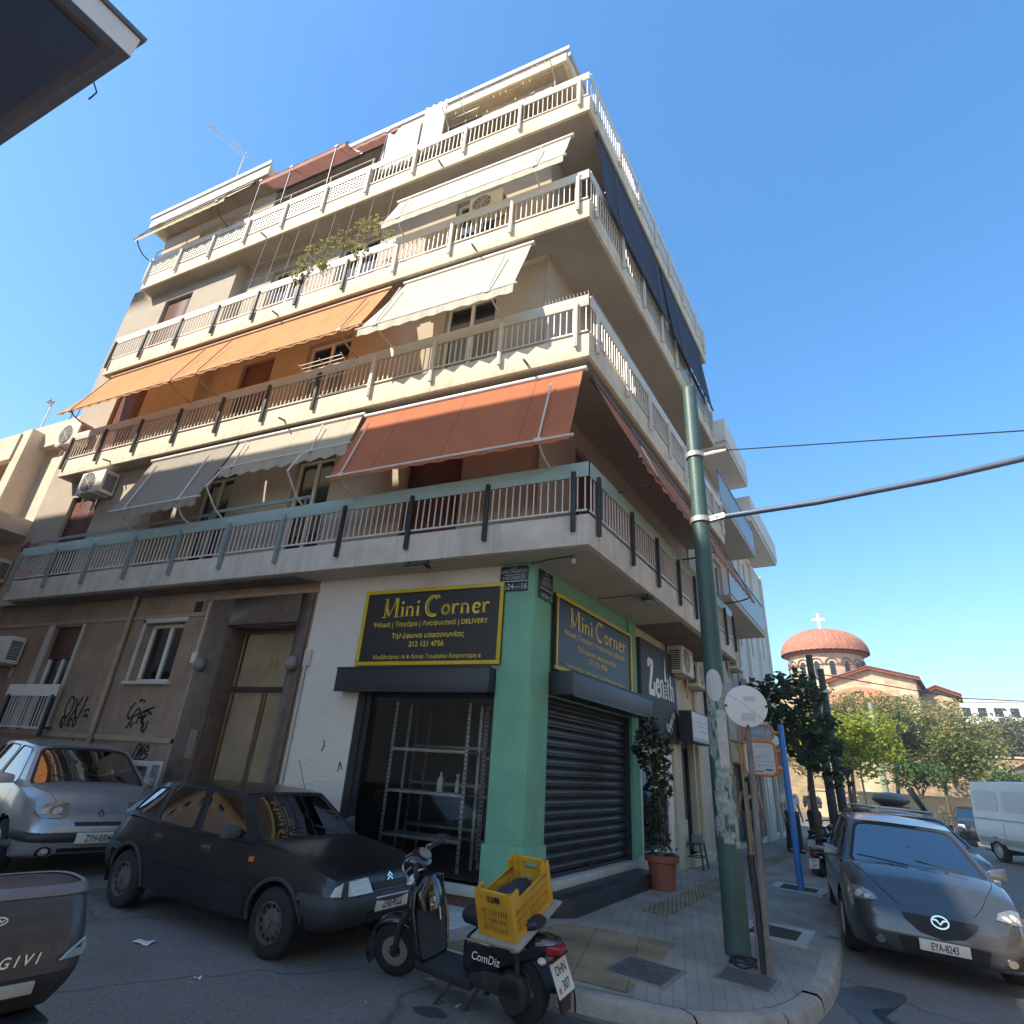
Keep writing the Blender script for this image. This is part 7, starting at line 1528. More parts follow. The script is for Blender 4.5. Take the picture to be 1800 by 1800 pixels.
mb=MB(); mb.tube([(0,0,0),(.02,.0,1.0),(.0,.02,2.2),(.12,.05,2.8)],[.022,.02,.014,.006],7); mb.tube([(.06,.03,0),(.04,.03,1.6)],.014,6); mb.tube([(.03,.0,2.1),(.35,-.1,2.5),(.55,-.05,2.85)],[.01,.007,.004],5); mb.tube([(.1,0,2.3),(.3,.05,2.15),(.5,0,2.5)],[.008,.006,.003],5); mb.tube([(.01,0,1.9),(-.15,.05,2.4)],[.008,.004],5); mb.build('stem',M('pale_bark',(.27,.2,.13),.9,.2,9),t)
# bus stop
bz=ground(2.0,6.0)+.12
t=thing('bus_stop','bright blue bus stop pole carrying two orange framed panels','bus stop',(2.0,6.0,bz))
mB_=M('stop_blue',(.035,.17,.48),.45,.08,4); mOr=M('stop_orange',(.62,.2,.045),.45,.1,4)
mb=MB(); mb.lathe([(.055,0),(.055,2.66),(.05,2.67),(0,2.67)],(0,0,0),18); mb.build('pole',mB_,t)
def ring(mb,cx,cz,w,h,th,y,r=.3):
    pts=[(a,y,b) for a,b in rrect(cx,cz,w,h,r,6)]; pts.append(pts[0]); mb.tube(pts,th,8,cap=False)
mb=MB(); ring(mb,-.40,2.52,.52,.26,.024,0,.42); mb.tube([(-.14,0,2.52),(0,0,2.52)],.03,8); f1=mb.build('name_frame',mOr,t)
mb=MB(); mb.plate([(a,-.008,b) for a,b in rrect(-.40,2.52,.50,.24,.42,6)],(0,1,0),.016); mb.build('name_panel',M('panel_blue',(.16,.28,.38),.5,.1),f1)
mb=MB(); text(mb,(Vector((-.40,-.009,2.485)),Vector((1,0,0)),Vector((0,0,1)),Vector((0,-1,0))),'ΠΑΓΩΝΗΣ',.085,bold=.01,lift=.002,flip=True); mb.build('lettering',M('pale_lettering'),f1,recalc=False)
mb=MB(); ring(mb,-.42,2.07,.56,.58,.028,0,.2); mb.tube([(-.14,0,2.2),(0,0,2.2)],.03,8); mb.tube([(-.14,0,1.9),(0,0,1.9)],.03,8); mb.tube([(-.3,0,2.36),(-.3,0,2.39)],.03,8); f2=mb.build('map_frame',mOr,t)
mb=MB(); mb.plate([(a,-.008,b) for a,b in rrect(-.42,2.07,.54,.56,.2,6)],(0,1,0),.016); mb.build('map_panel',M('panel_grey',(.48,.52,.54),.4,.1,6),f2)
mb=MB(); pl=(Vector((-.42,-.009,2.07)),Vector((1,0,0)),Vector((0,0,1)),Vector((0,-1,0)))
for q in ([(-.2,.1),(-.1,.02),(.1,.03),(.2,.1)],[(-.15,-.15),(-.05,-.02),(.05,.1)],[(-.05,-.05),(.22,-.06)],[(.0,-.12),(.2,-.13)],[(-.12,-.2),(-.06,-.1),(.0,-.2)]): stroke(mb,pl,spline(q,5),.006,.001)
stroke(mb,pl,[(.08,-.2),(.2,-.2)],.035,.001); stroke(mb,pl,[(-.2,-.23),(.05,-.23)],.02,.001); stroke(mb,pl,[(-.18,.2),(.2,.2)],.004,.001); mb.build('map_lines',M('map_ink',(.1,.1,.13),.7),f2,recalc=False)
# potted plant, stool, litter
pt=Vector((.08,3.72,0)); pt.z=ground(pt.x,pt.y)+.12
t=thing('potted_plant','tall potted ficus in a terracotta pot at the end of the black step','potted plant',tuple(pt))
mTer=M('terracotta_pot',(.26,.085,.055),.75,.12,5,dirt=.2,dc=(.12,.05,.04))
mb=MB(); mb.lathe([(.0,.0),(.17,.0),(.175,.02),(.215,.36),(.255,.37),(.265,.455),(.245,.46),(.23,.40),(.0,.40)],(0,0,0),32); mb.build('pot',mTer,t)
mb=MB(); mb.lathe([(.0,.405),(.225,.405)],(0,0,0),20); mb.build('soil',mSoil,t,recalc=False)
mb=MB(); mb.tube([(0,0,.4),(.01,.01,1.0),(-.01,0,1.7),(.0,.0,2.25)],[.022,.018,.012,.006],7); mb.tube([(.05,.02,.4),(.05,.0,1.9)],.01,6); mb.tube([(-.05,.03,.4),(-.06,.01,1.4),(-.15,0,1.9)],[.014,.01,.005],6); mb.build('stem',M('pale_bark'),t)
mb=MB(); rnd=random.Random(11)
for z,r,n_ in ((.55,.25,80),(.75,.18,70),(.95,.16,75),(1.15,.16,80),(1.35,.18,85),(1.55,.21,95),(1.75,.28,150),(1.95,.33,190),(2.15,.30,150),(2.32,.18,60)): leafcloud(mb,(rnd.uniform(-.05,.05)-(.08 if z>1.7 else 0),rnd.uniform(-.04,.04),z),(r,r,.16),n_,.095,.5,rnd)
leafcloud(mb,(-.33,0,1.95),(.14,.12,.12),40,.08,.5,rnd)
mb.build('foliage',LEAF('ficus_leaf',(.035,.06,.025),.25),t,recalc=False,smooth=False)
q=Vector((.22,6.62,0)); q.z=ground(q.x,q.y)+.12
t=thing('plastic_stool','small dark grey plastic stool by the shop doorway beyond the potted plant','stool',tuple(q),(0,0,-.15))
mSt=M('stool_grey',(.05,.055,.065),.5,.1,5)
mb=MB(); mb.box(-.16,.16,-.16,.16,.40,.43); mb.build('seat',mSt,t,bevel=.02)
for sx in (-1,1):
    for sy in (-1,1): mb=MB(); mb.bar((sx*.13,sy*.13,.41),(sx*.18,sy*.18,.0),.055,.03); mb.build('leg',mSt,t,bevel=.006)
mb=MB()
for sx in (-1,1): mb.bar((sx*.155,-.155,.2),(sx*.155,.155,.2),.03,.02); mb.bar((-.155,sx*.155,.2),(.155,sx*.155,.2),.03,.02)
mb.build('stretcher',mSt,t)
mb=MB(); mb.box(-.05,.15,-.08,.06,0,.14); o=mb.build('paper_bag',M('bag_grey',(.2,.2,.2),.8,.15),None,bevel=.008); o.location=(q.x,q.y,q.z+.432); tag(o,'small grey bag with handles standing on the plastic stool','bag')
def litter(x,y,w,h,a,m,label):
    z=ground(x,y); mb=MB(); mb.grid([[(w*(i/4-.5),h*(j/3-.5),.006+.008*math.sin(i*1.3+j)) for i in range(5)] for j in range(4)]); o=mb.build('paper_scrap',m,solid=.001); o.location=(x,y,z+.004); o.rotation_euler=(0,0,a); tag(o,label,'litter','paper litter on the asphalt')
litter(-3.31,-2.22,.16,.11,.2,M('paper_white',(.7,.7,.72),.9,.05),'white paper scrap lying on the asphalt in front of the dark hatchback')
litter(-2.3,-2.5,.05,.04,.6,M('paper_white'),'tiny white paper fleck on the asphalt nearer the scooter')
def stain(name,pts,label):
    n=len(pts); c=(sum(p[0] for p in pts)/n,sum(p[1] for p in pts)/n); sp_=spline(pts+[pts[0]],5)[:-1]; mb=MB()
    mb.grid([[(lerp(c[0],p[0],k),lerp(c[1],p[1],k),ground(lerp(c[0],p[0],k),lerp(c[1],p[1],k))+.004) for p in sp_] for k in (.02,.5,1)],True); o=mb.build(name,M('wet_asphalt',(.07,.066,.066),.4,.3,6),recalc=False); o['kind']='structure'
stain('wet_patch',[(2.1,.75),(2.35,1.3),(2.75,1.35),(2.62,.9),(2.4,.6),(2.5,.2),(2.75,-.2),(2.6,-.35),(2.3,.1)],'')
stain('oil_stain',[(-.75,-1.95),(-.6,-1.85),(-.45,-1.95),(-.6,-2.03)],'')
stain('repair_patch',[(-.2,-1.4),(.6,-1.35),(1.3,-1.3),(1.9,-.9),(1.5,-1.6),(.6,-1.75),(-.1,-1.65)],'')

rnd=random.Random(21)
for i in range(26):
    a=rnd.random(); x,y=(rnd.uniform(-1.2,1.9),rnd.uniform(-1.75,-1.25)) if i<14 else (rnd.uniform(-4,1),rnd.uniform(-3.6,-1.9))
    if y>-1.2 and x>1.2: continue
    z=ground(x,y); w=rnd.uniform(.012,.03); mb=MB(); mb.grid([[(w*(k/2-1),w*.6*(j/1-.5),.004+.004*math.sin(k+j)) for k in range(5)] for j in range(2)]); o=mb.build('dry_leaf',M('dry_leaf',(.2,.14,.07),.9,.4,30) if i%3 else M('cigarette_paper',(.5,.46,.4),.9),solid=.001); o.location=(x,y,z+.003); o.rotation_euler=(0,0,rnd.uniform(0,6)); tag(o,'tiny dry leaf or scrap lying on the asphalt by the corner kerb','litter','tiny scraps on the asphalt')
# ------------------------------------------------------------------ people
def body_mesh(name,joints,edges,root_i,mat,parent,sub=2):
    me=bpy.data.meshes.new(name); me.from_pydata([j[0] for j in joints],edges,[])
    ob=bpy.data.objects.new(name,me); COL.objects.link(ob)
    md=ob.modifiers.new('skin','SKIN'); me.skin_vertices[0]
    for i,j in enumerate(joints):
        r=j[1]; me.skin_vertices[0].data[i].radius=(r,r) if not isinstance(r,tuple) else r
    me.skin_vertices[0].data[root_i].use_root=True
    ms=ob.modifiers.new('sub','SUBSURF'); ms.levels=sub; ms.render_levels=sub
    dg=bpy.context.evaluated_depsgraph_get(); dg.update(); nm=bpy.data.meshes.new_from_object(ob.evaluated_get(dg))
    bpy.data.objects.remove(ob); nm.materials.clear(); nm.materials.append(mat)
    for p in nm.polygons: p.use_smooth=True
    o=bpy.data.objects.new(name,nm); COL.objects.link(o); o.parent=parent; return o
mSkin=M('skin',(.42,.24,.17),.6,.06,6); mHair=M('dark_hair',(.018,.012,.010),.6,.3,30)
def person(label,pos,ang,top,legs,armpose='side',hair='long',stride=.1,H=1.66,toplow=1.02,tophigh=1.28,shoulders=True,cap=None,scale=1):
    x,y,z=pos; t=thing('person',label,'person',pos,(0,0,ang)); t.scale=(scale,)*3
    # facing +x
    J=[((0,0,.95),.135),((0,0,1.1),.115),((0,0,1.25),(.15,.11)),((0,0,1.38),(.15,.09)),((.0,0,1.46),.055),((.01,0,1.54),.06)]
    E=[(0,1),(1,2),(2,3),(3,4),(4,5)]
    def limb(a,pts):
        p=a
        for q in pts: J.append(q); E.append((p,len(J)-1)); p=len(J)-1
        return p
    for s in (1,-1):
        limb(0,[((0,s*.10,.86),.10),((stride*s*.45+.02,s*.10,.48),.062),((stride*s-.03,s*.095,.10),.042),((stride*s+.12,s*.11,.03),.035)])
        if armpose=='side': arm=[((0,s*.19,1.37),.052),((-.03,s*.25,1.10),.04),((.06,s*.26,.86),.03)]
        else: arm=[((0,s*.19,1.37),.052),((.02,s*.24,1.11),.04),((.24,s*.16,1.15),.03)]
        e=limb(3,arm); w=J[e][0]; d=(Vector(w)-Vector(J[e-1][0])).normalized()
        for k in range(4): 
            a=Vector(w)+d*.06+Vector((.012*(k-1.5),-s*.004,0)); L_=(.075,.085,.08,.065)[k]; limb(e,[(tuple(a),.011),(tuple(a+d*L_*.5+Vector((.01,-s*.01,0))),.009),(tuple(a+d*L_+Vector((.02,-s*.02,0))),.007)])
        limb(e,[(tuple(Vector(w)+d*.03+Vector((.03,0,0))),.012),(tuple(Vector(w)+d*.07+Vector((.045,-s*.01,0))),.009)])
    b=body_mesh('body',J,E,0,mSkin,t)
    # head joined visually through the neck
    mb=MB(); rows=[]
    for i in range(15):
        ph=-PI/2+PI*i/14; cz=math.cos(ph); row=[]
        for j in range(20):
            a=2*PI*j/20; rx=.098; ry=.075; X=rx*cz*math.cos(a); Y=ry*cz*math.sin(a)*(1-.18*max(0,-math.sin(ph))); Z=.122*math.sin(ph)
            if math.cos(a)>.92 and -.35<math.sin(ph)<.05: X+=.022
            row.append((.015+X,Y,1.60+Z))
        rows.append(row)
    mb.grid(rows,True)
    for s in (1,-1): mb.ell((.01,s*.077,1.595),.018,.01,.03,8,6)
    mb.build('head',mSkin,t)
    mb=MB()
    for s in (1,-1): mb.ell((.102,s*.03,1.615),.01,.014,.008,8,6)
    mb.build('eye',mInk,t); mb=MB(); mb.ell((.105,0,1.545),.008,.024,.007,8,6); mb.build('mouth',M('lips',(.3,.1,.09),.5),t)
    mb=MB(); mb.ell((-.005,0,1.635),.112,.09,.108,16,10,z0=-.35)
    if hair=='long':
        loft(mb,[((-.06,0,1.66),.088,.06,(1,0,0)),((-.085,0,1.55),.092,.045,(1,0,0)),((-.10,0,1.42),.075,.03,(1,0,0)),((-.10,0,1.33),.03,.015,(1,0,0))],14,2.2)
    mb.build('hair',cap or mHair,t)
    mb=MB(); loft(mb,[((0,0,toplow),.165,.125,(1,0,0)),((0,0,lerp(toplow,tophigh,.35)),.15,.118,(1,0,0)),((0,0,lerp(toplow,tophigh,.7)),.172,.13,(1,0,0)),((0,0,tophigh),.185,.125,(1,0,0))]+([((0,0,1.42),.17,.085,(1,0,0)),((0,0,1.455),.075,.065,(1,0,0))] if shoulders else []),20,2.4); tp=mb.build('top',top,t)
    if shoulders:
        mb=MB()
        for s in (1,-1): mb.tube([(0,s*.15,1.40),(0,s*.20,1.36),(-.02,s*.235,1.2)],[.065,.07,.06],12)
        mb.build('sleeve',top,t)
    mb=MB()
    for s in (1,-1): mb.tube([(0,s*.085,.99),(0,s*.10,.86),(stride*s*.45+.02,s*.10,.48),(stride*s-.03,s*.095,.07)],[.115,.12,.085,.082],14)
    mb.ell((0,0,.95),.135,.175,.13,16,8); mb.build('trousers',legs,t)
    mb=MB()
    for s in (1,-1): loft(mb,[((stride*s-.06,s*.095,.04),.042,.04,(0,0,1)),((stride*s+.03,s*.1,.04),.045,.038,(0,0,1)),((stride*s+.13,s*.11,.028),.042,.026,(0,0,1)),((stride*s+.17,s*.11,.02),.02,.015,(0,0,1))],12,2.6)
    mb.build('shoe',mBlk,t)
    return t
wx,wy=1.17,9.5
person('woman with long dark hair seen from behind in a black strapless top and grey-blue trousers',(wx,wy,ground(wx,wy)+.12),math.radians(84),M('black_top',(.01,.01,.012),.8),M('trousers_bluegrey',(.10,.12,.15),.9,.15,10),shoulders=False,stride=.1)
person('person in a white shirt standing behind the parked scooters by the blue pole',(2.05,13.0,ground(2.05,13)+.12),math.radians(-60),M('white_shirt',(.6,.62,.63),.9),M('trousers_dark',(.03,.03,.035),.9),hair='short',armpose='side',tophigh=1.3)
person('person in a pale top further back among the scooters',(2.75,16.4,ground(2.75,16.4)+.12),math.radians(-100),M('pale_top',(.6,.6,.58),.9),M('trousers_dark'),hair='short',armpose='front',tophigh=1.3)
# a rider at the right edge, in front of the van
# ------------------------------------------------------------------ trees
mBark=M('bark',(.10,.075,.055),.95,.3,12,bump=.6,bs=30)
def tree(name,label,base,trunk,clumps,leafm,leaf,dens,seed,tr=.12,group=None,spread=None):
    rnd=random.Random(seed); x,y,z=base; t=thing(name,label,'tree',base,group=group); top=Vector((trunk[0],trunk[1],trunk[2]))
    mb=MB(); mid=top*.5+Vector((rnd.uniform(-.1,.1),rnd.uniform(-.1,.1),0)); mb.tube([(0,0,-.15),tuple(mid*.3),tuple(mid),tuple(top)],[tr*1.25,tr,tr*.85,tr*.6],10)
    for c in clumps:
        C=Vector(c[:3]); m_=top.lerp(C,.5)+Vector((rnd.uniform(-.2,.2),rnd.uniform(-.2,.2),rnd.uniform(-.1,.25))); mb.tube([tuple(top*.92),tuple(m_),tuple(C)],[tr*.45,tr*.28,tr*.08],6)
    mb.build('trunk',mBark,t)
    mb=MB()
    for c in clumps:
        r=c[3]; n=int(dens*r*r)
        leafcloud(mb,c[:3],(r,r,r*.8),n,leaf,.5,rnd)
        for _ in range(4):
            d=Vector((rnd.gauss(0,1),rnd.gauss(0,1),rnd.gauss(0,.8))).normalized()*r; leafcloud(mb,Vector(c[:3])+d,(r*.4,r*.4,r*.3),int(n*.1),leaf,.5,rnd)
    mb.build('crown',leafm,t,recalc=False,smooth=False); return t
def clumpset(c,R_,n,r,seed,flat=.8):
    rnd=random.Random(seed); o=[]
    for _ in range(n):
        d=Vector((rnd.gauss(0,1),rnd.gauss(0,1),rnd.gauss(0,1))).normalized()*rnd.uniform(.45,1)
        o.append((c[0]+d.x*R_[0],c[1]+d.y*R_[1],c[2]+d.z*R_[2],r*rnd.uniform(.7,1.25)))
    return o
def gb(x,y): return (x,y,ground(x,y)+.1)
lDark=LEAF('mulberry_leaf',(.045,.08,.03),.35); lBright=LEAF('bright_leaf',(.36,.42,.06),.55); lOlive=LEAF('feathery_leaf',(.32,.31,.12),.5); lMid=LEAF('citrus_leaf',(.09,.16,.04),.4); lGrey=LEAF('greygreen_leaf',(.19,.20,.12),.35)
tree('street_tree','large-leaved dark green mulberry in the shade on the pavement beyond the bus stop',gb(2.75,13.6),(-.05,0,2.3),[(-1.0,-.8,3.9,.62),(-.45,-.5,3.4,.6),(.1,0,4.3,.55),(.12,.1,3.5,.65),(-.3,.2,2.9,.5),(.45,.2,2.75,.5),(.0,-.4,2.45,.35),(-1.3,-.9,4.3,.4),(-.7,-.8,4.4,.45),(.15,.1,4.75,.35),(.55,.2,2.0,.35)],lDark,.24,430,3,.11)
tree('street_tree','bright yellow-green young tree in sun behind the paired tram poles',gb(4.75,27.5),(.1,.1,2.6),clumpset((.3,0,4.0),(2.1,1.7,1.4),18,.85,5),lBright,.2,300,6,.1,group='trees before the church')
tree('street_tree','small rounded citrus tree to the right of the thin green pole',gb(9.5,38),(0,0,1.8),clumpset((0,0,2.9),(1.3,1.2,.8),9,.75,8),lMid,.2,230,9,.09,group='trees before the church')
tree('street_tree','low rounded citrus tree beside the white van',gb(14.8,41),(0,0,1.7),clumpset((0,0,2.7),(1.2,1.1,.7),8,.7,12),lMid,.2,220,13,.08,group='trees before the church')
for i,(x,y,h,w,lab) in enumerate(((6.2,42,8.2,2.4,'tall feathery olive-green tree in front of the left half of the church'),(9.3,45,8.0,2.8,'feathery olive-green tree hiding the apse of the church'),(12.3,46,8.4,3.2,'broad feathery tree before the right gable of the church'),(14.6,45,6.8,2.2,'leaning feathery tree with bare trunk before the beige wall'),(3.4,40,6.8,1.9,'feathery tree just right of the dark mulberry'))):
    tree('feathery_tree',lab,gb(x,y),(.3 if i!=3 else -1.0,0,h*.48),clumpset((0 if i!=3 else -1.0,0,h*.72),(w,w,h*.27),18,1.2,20+i),lOlive if i%2==0 else LEAF('feathery_leaf_green',(.23,.28,.08),.5),.22,210,30+i,.14,group='trees before the church')
for i,(x,y,h,w,lab) in enumerate(((20.5,57,7.5,4,'grey-green bushy tree behind the gabled hut'),(25.5,60,8.5,5,'grey-green tree at the right edge of the hillside'),(29,52,9,4.5,'olive-grey tree crown at the far right edge'))):
    tree('hillside_tree',lab,(x,y,ground(x,y)+.5),(0,0,h*.45),clumpset((0,0,h*.66),(w,w*.8,h*.28),14,1.7,50+i),lGrey,.3,85,60+i,.2,group='trees on the hillside')
# ------------------------------------------------------------------ tram poles, lamp and wires in the distance
def pole(label,x,y,h,r,m,name='tram_pole',lean=(0,0)):
    t=thing(name,label,'utility pole',(x,y,ground(x,y)),group='poles along the avenue'); mb=MB(); mb.tube([(0,0,-.2),(lean[0]*.5,lean[1]*.5,h*.5),(lean[0],lean[1],h)],[r*1.2,r,r*.85],14); mb.build('shaft',m,t); mb=MB(); mb.lathe([(r*.9,h-.9),(r*1.5,h-.9),(r*1.5,h-.8),(r*.9,h-.8)],(lean[0]*.9,lean[1]*.9,0),16); mb.build('collar',mGal,t); return t
mPd=M('pole_dark',(.045,.05,.045),.7,.25,4,dirt=.3,dc=(.12,.12,.1)); mPg=M('pole_sage',(.20,.26,.19),.6,.1,3)
pole('dark tram pole with scraps of posters, the taller of the pair beyond the mulberry',3.45,18.6,6.55,.14,mPd)
pole('dark tram pole, the shorter of the pair beyond the mulberry',3.80,19.0,6.1,.14,mPd)
pole('sage green tram pole across the avenue in front of the church',7.45,36.3,7.0,.16,mPg,lean=(.1,0))
t=thing('street_lamp','slim pale street lamp in front of the church apse','street lamp',(7.45,46.8,ground(7.45,46.8)))
mb=MB(); mb.tube([(0,0,0),(0,0,8.7)],[.09,.05],10); mb.tube([(0,0,8.6),(.25,-.1,8.95),(.6,-.2,9.0)],.04,8); mb.build('post',mPg,t)
mb=MB(); mb.ell((.8,-.25,9.0),.32,.14,.09,12,6); mb.build('lamp_head',mDark,t)
def wire(label,pts,r=.02):
    mb=MB(); mb.tube(pts,r,5); o=mb.build('overhead_wire',mDark); tag(o,label,'wire','overhead trolley wires')
wire('nearly level span wire crossing the sky to the right of the church',[(3.8,19.0,5.7),(9.0,23.0,5.35),(13.5,24.5,5.35),(22,27,5.9)])
wire('upper slanting trolley wire rising to the right edge',[(12.4,24.2,5.36),(9.4,12.0,5.6),(6.6,1.5,5.9)])
wire('lower slanting trolley wire rising to the right edge',[(13.5,24.5,5.36),(11.9,15,5.6),(10.2,5.5,5.8)])
wire('thin low wire strung from the dark tram poles past the church',[(3.8,19.0,4.5),(8.2,36.3,5.0),(20,50,6.8)],.025)
# ------------------------------------------------------------------ church on its terrace
C0=Vector((7.6,62,0)); CH=thing('church','domed byzantine church of pale stone with terracotta roofs','church',(7.6,62,2),world=True)
mStone=BRICK('church_stone',(.60,.50,.34),(.43,.31,.21),(.54,.46,.34),1,1.0,.45,.03,.9,.3,'xz',0,.2); mStoneR=BRICK('drum_stone',(.60,.51,.36),(.45,.33,.23),(.54,.46,.34),1,.9,.4,.03,.9,.3,'xz',0,.15)
mTile=BRICK('roof_tiles',(.42,.155,.085),(.36,.125,.07),(.22,.075,.05),1,.5,.35,.05,.8,.5,'xy',0,.2); mBrk=M('brick_red',(.22,.075,.05),.9,.2,6)
ca_=math.radians(-14); ux=Vector((math.cos(ca_),math.sin(ca_),0)); uy=Vector((-math.sin(ca_),math.cos(ca_),0))
def cp(a,b,z): q=C0+ux*a+uy*b; return Vector((q.x,q.y,z))
R_=3.8
mb=MB(); mb.lathe([(R_*.92,10.0),(R_*.92,14.2)],tuple(C0),40); mb.build('drum',mStoneR,CH)
for i in range(14):
    a=-PI/2+ca_*.5+(i-6.5)*2*PI/16
    d=Vector((math.cos(a),math.sin(a),0)); sd=Vector((-d.y,d.x,0)); P=C0+d*(R_*.925)
    mb=MB(); pts=[P+sd*(.22*math.cos(math.radians(180-180*k/10)))+Vector((0,0,13.0+.22*math.sin(math.radians(180*k/10)))) for k in range(11)]; pts=[P+sd*-.22+Vector((0,0,11.9))]+pts+[P+sd*.22+Vector((0,0,11.9))]; mb.plate(pts,d,.06); w_=mb.build('window',M('dark_glass'),CH)
    mb=MB(); mb.tube([P+d*.03+sd*(.6*math.cos(math.radians(180-180*k/10)))+Vector((0,0,12.9+.62*math.sin(math.radians(180*k/10)))) for k in range(11)],.05,6); mb.build('arch',mBrk,w_)
mb=MB(); mb.lathe([(R_*.94,12.88),(R_*.955,12.92),(R_*.94,12.96)],tuple(C0),40); mb.lathe([(R_*.93,14.0),(R_*1.03,14.2),(R_*1.03,14.3),(R_*.93,14.3)],tuple(C0),40); mb.build('cornice',mBrk,CH)
mb=MB(); rows=[]
for i in range(15):
    t_=i/14; ph=t_*PI/2; r=R_*1.09*math.cos(ph)+.02; z=14.3+2.75*math.sin(ph)**.92; rows.append([(C0.x+r*(1+.006*(j%2))*math.cos(2*PI*j/96),C0.y+r*(1+.006*(j%2))*math.sin(2*PI*j/96),z+(.05 if j%2 and i<14 else 0)) for j in range(96)])
mb.grid(rows,True); mb.build('dome',M('dome_tiles',(.37,.155,.10),.85,.3,2.2,dirt=.35,dc=(.26,.12,.09)),CH,sharp=15)
mb=MB(); mb.box(C0.x-.12,C0.x+.12,C0.y-.1,C0.y+.1,17.0,18.9); mb.box(C0.x-.62,C0.x+.62,C0.y-.09,C0.y+.09,18.1,18.36); mb.lathe([(.3,17.0),(.2,17.15),(0,17.2)],tuple(C0),12); mb.build('cross',M('white_marble',(.75,.75,.73),.5,.04),CH)
def gable(a0,a1,b0,b1,ze,zr,name='nave'):
    mb=MB(); am=(a0+a1)/2
    mb.add([cp(a0,b0,0),cp(a1,b0,0),cp(a1,b0,ze),cp(am,b0,zr),cp(a0,b0,ze),cp(a0,b1,0),cp(a1,b1,0),cp(a1,b1,ze),cp(am,b1,zr),cp(a0,b1,ze)],[(0,1,2,3,4),(5,9,8,7,6),(1,6,7,2),(0,4,9,5)]); mb.build(name+'_wall',mStone,CH)
    mb=MB()
    for s,aa in ((0,a0-.4),(1,a1+.4)):
        q=[cp(aa,b0-.35,ze-.1),cp(am,b0-.35,zr+.12),cp(am,b1+.2,zr+.12),cp(aa,b1+.2,ze-.1)]; mb.plate(q,(0,0,1),.18)
    r_=mb.build(name+'_roof',mTile,CH)
    mb=MB()
    for aa in (a0-.42,a1+.42): mb.bar(cp(aa,b0-.4,ze-.12),cp(am,b0-.4,zr+.1),.16,.22)
    n=26
    for i in range(n):
        for aa in (a0-.4,a1+.4): k=(i+.5)/n; mb.ell(cp(lerp(aa,am,k),b0-.45,lerp(ze,zr+.2,k)+.02),.1,.14,.1,6,4)
    mb.build('verge',mBrk,r_)
gable(.9,7.7,-5.0,3,11.0,11.95)
gable(7.7,10.3,-2.5,2.5,9.8,10.4,'side_chapel'); gable(-5.5,.9,-3.8,2.5,9.9,10.9,'side_chapel')
mb=MB(); rows=[]; ac_=cp(3.2,-5.0,0)
for i in range(9):
    ph=i/8*PI/2; r=3.5*math.cos(ph)+.01; rows.append([(ac_.x+r*math.cos(PI+PI*j/30+ca_),ac_.y+r*math.sin(PI+PI*j/30+ca_),7.9+2.4*math.sin(ph)+(.04 if j%2 else 0)) for j in range(31)])
mb.grid(rows); mb.build('apse_roof',M('apse_tiles',(.46,.20,.11),.8,.15,3),CH,sharp=12)
mb=MB(); mb.lathe([(3.25,0),(3.25,7.95),(3.55,7.95)],tuple(ac_),24,a0=PI+ca_,a1=2*PI+ca_); mb.build('apse_wall',mStone,CH)
for a in (1.0,5.6,7.2):
    mb=MB(); p=cp(a,-5.05,5.4); mb.plate([p,p+ux*.5,p+ux*.5+Vector((0,0,1.4)),p+ux*.25+Vector((0,0,1.7)),p+Vector((0,0,1.4))],-uy,.06); mb.build('window',M('dark_glass'),CH)
# ------------------------------------------------------------------ walls, hut, hillside, far houses
mRub=BRICK('rubble_wall',(.47,.36,.22),(.40,.30,.18),(.35,.28,.18),1,.8,.35,.04,.95,.5,'xz',.1,.3)
t=thing('garden_wall','rendered beige retaining wall along the avenue below the church','wall',(12,47.6,-.4),world=True)
mb=MB(); mb.box(4.2,24,47.5,47.9,-1.2,1.45); mb.build('wall',M('render_beige',(.56,.46,.30),.9,.15,1.2,streak=.3,dc=(.35,.27,.18)),t); mb=MB(); mb.box(4.1,24.1,47.42,47.98,1.45,1.58); mb.build('coping',mCr2,t)
t=thing('garden_wall','high rubble stone terrace wall half hidden behind the trees','wall',(9,54,0),world=True)
mb=MB(); mb.box(-2,21,53.5,54.2,-1,4.6); mb.build('wall',mRub,t); mb=MB(); mb.box(-2.1,21.1,53.4,54.3,4.6,4.75); mb.build('coping',mCr2,t)
t=thing('gabled_hut','low cream hut with a faded tile roof behind the white van','hut',(19.5,50.5,-.4),world=True)
mb=MB(); a0,a1,b0,b1=16.6,22.6,49.8,54
mb.add([(a0,b0,-1),(a1,b0,-1),(a1,b0,2.7),((a0+a1)/2+.1,b0,4.25),(a0,b0,2.7),(a0,b1,-1),(a1,b1,-1),(a1,b1,2.7),((a0+a1)/2+.1,b1,4.25),(a0,b1,2.7)],[(0,1,2,3,4),(5,9,8,7,6),(1,6,7,2),(0,4,9,5)]); mb.build('wall',M('hut_cream',(.66,.56,.34),.9,.06),t)
mb=MB(); am=(a0+a1)/2+.1
for aa in (a0-.35,a1+.35): mb.plate([(aa,b0-.3,2.55),(am,b0-.3,4.3),(am,b1,4.3),(aa,b1,2.55)],(0,0,1),.12)
mb.build('roof',M('faded_tiles',(.33,.25,.17),.9,.25,4,bump=.6,bs=6),t)
mb=MB(); mb.box(am-.15,am+.15,b0-.03,b0+.02,3.0,3.45); mb.build('attic_window',M('dark_glass'),t)
def hillz(x,y):
    r=math.hypot((x-40)/55,(y-110)/60); return -1.0+10.5*math.exp(-r*r)+.8*math.sin(x*.13)*math.cos(y*.11)
